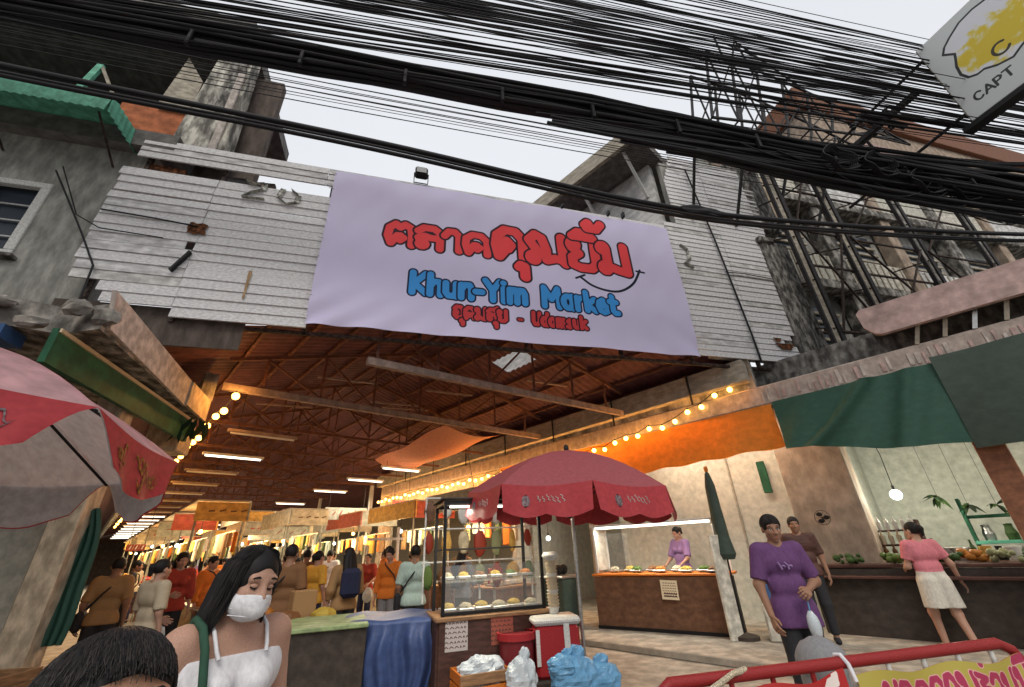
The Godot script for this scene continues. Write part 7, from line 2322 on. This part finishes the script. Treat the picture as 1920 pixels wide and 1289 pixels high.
	# man behind, vendor at the lit counter
	person("man in a dark and orange shirt standing behind the purple-shirted man", al(8.4, 0.1, 2.3), AY - 1.2, {"shirt": M.maroon_wood, "skin": M.skin_tan, "bottom": M.dark_cloth})
	person("vendor in a violet top leaning over the lit brown counter", al(9.2, 0.1, 4.75), AY - 1.9, {"fem": 1.0, "shirt": M.violet_cloth, "hair": "tied", "pitch": 0.4, "pose": {"wl": Vector3(0.2, 0.98, 0.3), "wr": Vector3(-0.2, 0.98, 0.3), "el": Vector3(0.24, 1.12, 0.08), "er": Vector3(-0.24, 1.12, 0.08)}})
	# the crowd deeper in: a few figures, copied with other clothes
	var protos := []
	for i in 4:
		var p = person("shopper", al(2.14, 0.0, 6.79), 0.0, [{"shirt": M.tan_cloth, "bottom": M.dark_cloth, "skin": M.skin_tan}, {"fem": 1.0, "shirt": M.yellow_cloth, "hair": "tied", "bottom": M.navy_cloth, "pose": {"wl": Vector3(0.2, 1.02, 0.28), "el": Vector3(0.25, 1.13, 0.03)}}, {"fem": 1.0, "shirt": M.brown_cloth, "hair": "long", "bottom": M.dark_cloth, "pitch": 0.25, "sleeve": 0.8, "pose": {"wr": Vector3(-0.1, 1.1, 0.27), "er": Vector3(-0.25, 1.12, 0.05)}}, {"shirt": M.orange_cloth, "sleeve": 0.9, "bottom": M.grey_cloth, "pitch": 0.2, "pose": {"al": Vector3(0.1, 0.09, 0.15), "ar": Vector3(-0.1, 0.1, -0.16)}}][i], "shoppers in the lane")
		if i == 0 or i == 3:
			var sb := mb()
			box(sb, Vector3(0.24, 0.92, 0.02), Vector3(0.1, 0.26, 0.26), 0.04)
			part("shoulder_bag", sb, [M.dark_cloth, null, null, M.brown_counter][i], p)
			part("bag_strap", one_tube([Vector3(0.2, 1.05, 0.02), Vector3(0.16, 1.25, 0.13), Vector3(-0.04, 1.42, 0.1), Vector3(-0.12, 1.475, -0.01), Vector3(0.05, 1.25, -0.14), Vector3(0.2, 1.05, -0.02)], 0.012, 6), M.dark_cloth, p)
		elif i == 1:
			var sb := mb()
			ball(sb, Vector3(0.21, 0.78, 0.3), Vector3(0.12, 0.17, 0.08), 12, 9, 0.13)
			part("carrier_bag", sb, M.pale_bag, p)
		else:
			var sb := mb()
			box(sb, Vector3(0, 1.22, -0.19), Vector3(0.3, 0.4, 0.16), 0.06)
			part("backpack", sb, M.navy_cloth, p)
		protos.append(p)
	var crowd := [
		[0, 2.14, 6.8, 2.9, "brown_cloth", "shopper in brown just behind the masked woman's shoulder"],
		[1, 3.15, 8.5, 2.4, "yellow_cloth", "shopper in yellow near the green-topped counter"],
		[2, 3.05, 7.0, 3.6, "tan_cloth", "long-haired shopper in tan beyond the blue tarpaulin"],
		[3, 4.24, 7.9, -0.5, "orange_cloth", "vendor in orange left of the glass case"],
		[0, 3.86, 6.4, 3.0, "teal_cloth", "shopper in pale teal seen from behind at the blue tarpaulin"],
		[2, 5.16, 6.9, 2.2, "grey_cloth", "shopper in grey right behind the glass case"],
		[1, 0.75, 6.9, 2.5, "cream_cloth", "woman in cream at the left trays"],
		[0, 0.45, 8.8, 3.4, "tan_cloth", "man in a tan shirt bent over the left trays"],
		[2, 1.28, 9.5, 0.6, "red_cloth", "long-haired woman in red at the left row"],
		[3, 1.87, 10.3, 1.2, "orange_cloth", "shopper in orange walking by the second left stall"],
		[1, 5.2, 10.8, -0.4, "red_cloth", "vendor in red by the white frame"],
		[0, 0.96, 13.0, 2.0, "dark_cloth", "man in black further along the left row"],
		[3, 4.45, 13.5, 3.2, "yellow_cloth", "shopper in yellow in mid-lane before the middle stalls"],
		[2, 2.77, 12.1, 0.2, "cream_cloth", "woman in cream coming up mid-lane"],
		[0, 3.6, 10.4, 3.0, "brown_cloth", "man in brown in mid-lane behind the tan shopper"],
		[1, 4.9, 9.2, 1.0, "orange_cloth", "woman in orange beside the white frame"],
		[3, 6.1, 8.2, 2.6, "tan_cloth", "shopper in tan behind the packet frame"],
		[2, 3.9, 16.5, 0.4, "dark_cloth", "woman in black further down mid-lane"],
		[0, 5.6, 14.0, 2.8, "teal_cloth", "man in pale teal at the right row"],
		[1, 2.3, 17.5, 3.1, "yellow_cloth", "woman in yellow far down the left side"],
		[3, 5.9, 18.5, 0.1, "grey_cloth", "man in grey far down the right side"],
		[2, 3.2, 21.0, 2.9, "red_cloth", "woman in red far down mid-lane"],
		[0, 4.5, 24.0, 0.0, "cream_cloth", "man in cream at the far middle stalls"],
	]
	var more := [[0, 1.6, 14.5], [1, 5.0, 16.0], [2, 3.3, 18.0], [3, 2.6, 15.0], [0, 4.0, 20.0], [1, 3.6, 26.0], [2, 5.4, 22.0], [3, 4.8, 12.2], [0, 6.0, 11.5], [1, 1.5, 19.0], [2, 4.4, 29.0], [3, 3.0, 31.0], [1, 2.9, 9.4], [0, 5.7, 9.6]]
	var cl := ["white_cloth", "teal_cloth", "cream_cloth", "violet_cloth", "orange_cloth", "grey_cloth", "yellow_cloth"]
	var cw := ["white", "pale teal", "cream", "violet", "orange", "grey", "yellow"]
	for i in more.size():
		crowd.append([more[i][0], more[i][1], more[i][2], rng.randf() * TAU, cl[i % 7], "shopper in %s further down the lane, %s" % [cw[i % 7], ["at the left row", "by the right row", "in mid-lane", "left of mid-lane", "behind the middle stalls", "deep in the lane", "deep by the right row", "left of the white frame", "near the right trays", "deep at the left row", "very far in", "very far in on the left", "behind the brown-clad man", "near the glass case"][i]]])
	var used_proto := {}
	for q in crowd:
		var p: Node3D = protos[q[0]]
		if used_proto.has(q[0]):
			p = dup(protos[q[0]], q[5], al(q[1], 0.004, q[2]), q[3])
		else:
			used_proto[q[0]] = true
			p.position = al(q[1], 0.004, q[2])
			p.rotation.y = q[3]
			p.set_meta("label", q[5])
		p.set_meta("group", "shoppers in the lane")
		p.scale = Vector3.ONE * (0.92 + 0.07 * float((int(q[2] * 10.0)) % 3) / 2.0)
		for ch in p.get_children():
			if str(ch.name).begins_with("shirt"):
				ch.material_override = M[q[4]]


func sheet_patch(c: Vector3, w: float, h: float) -> SurfaceTool:
	var st := mb()
	sheet(st, 6, 4, func(u, v): return c + Vector3(w * (u - 0.5), h * (0.5 - v), -0.06 * pow(u - 0.5, 2.0) * 4.0 * w), 0.003)
	return st
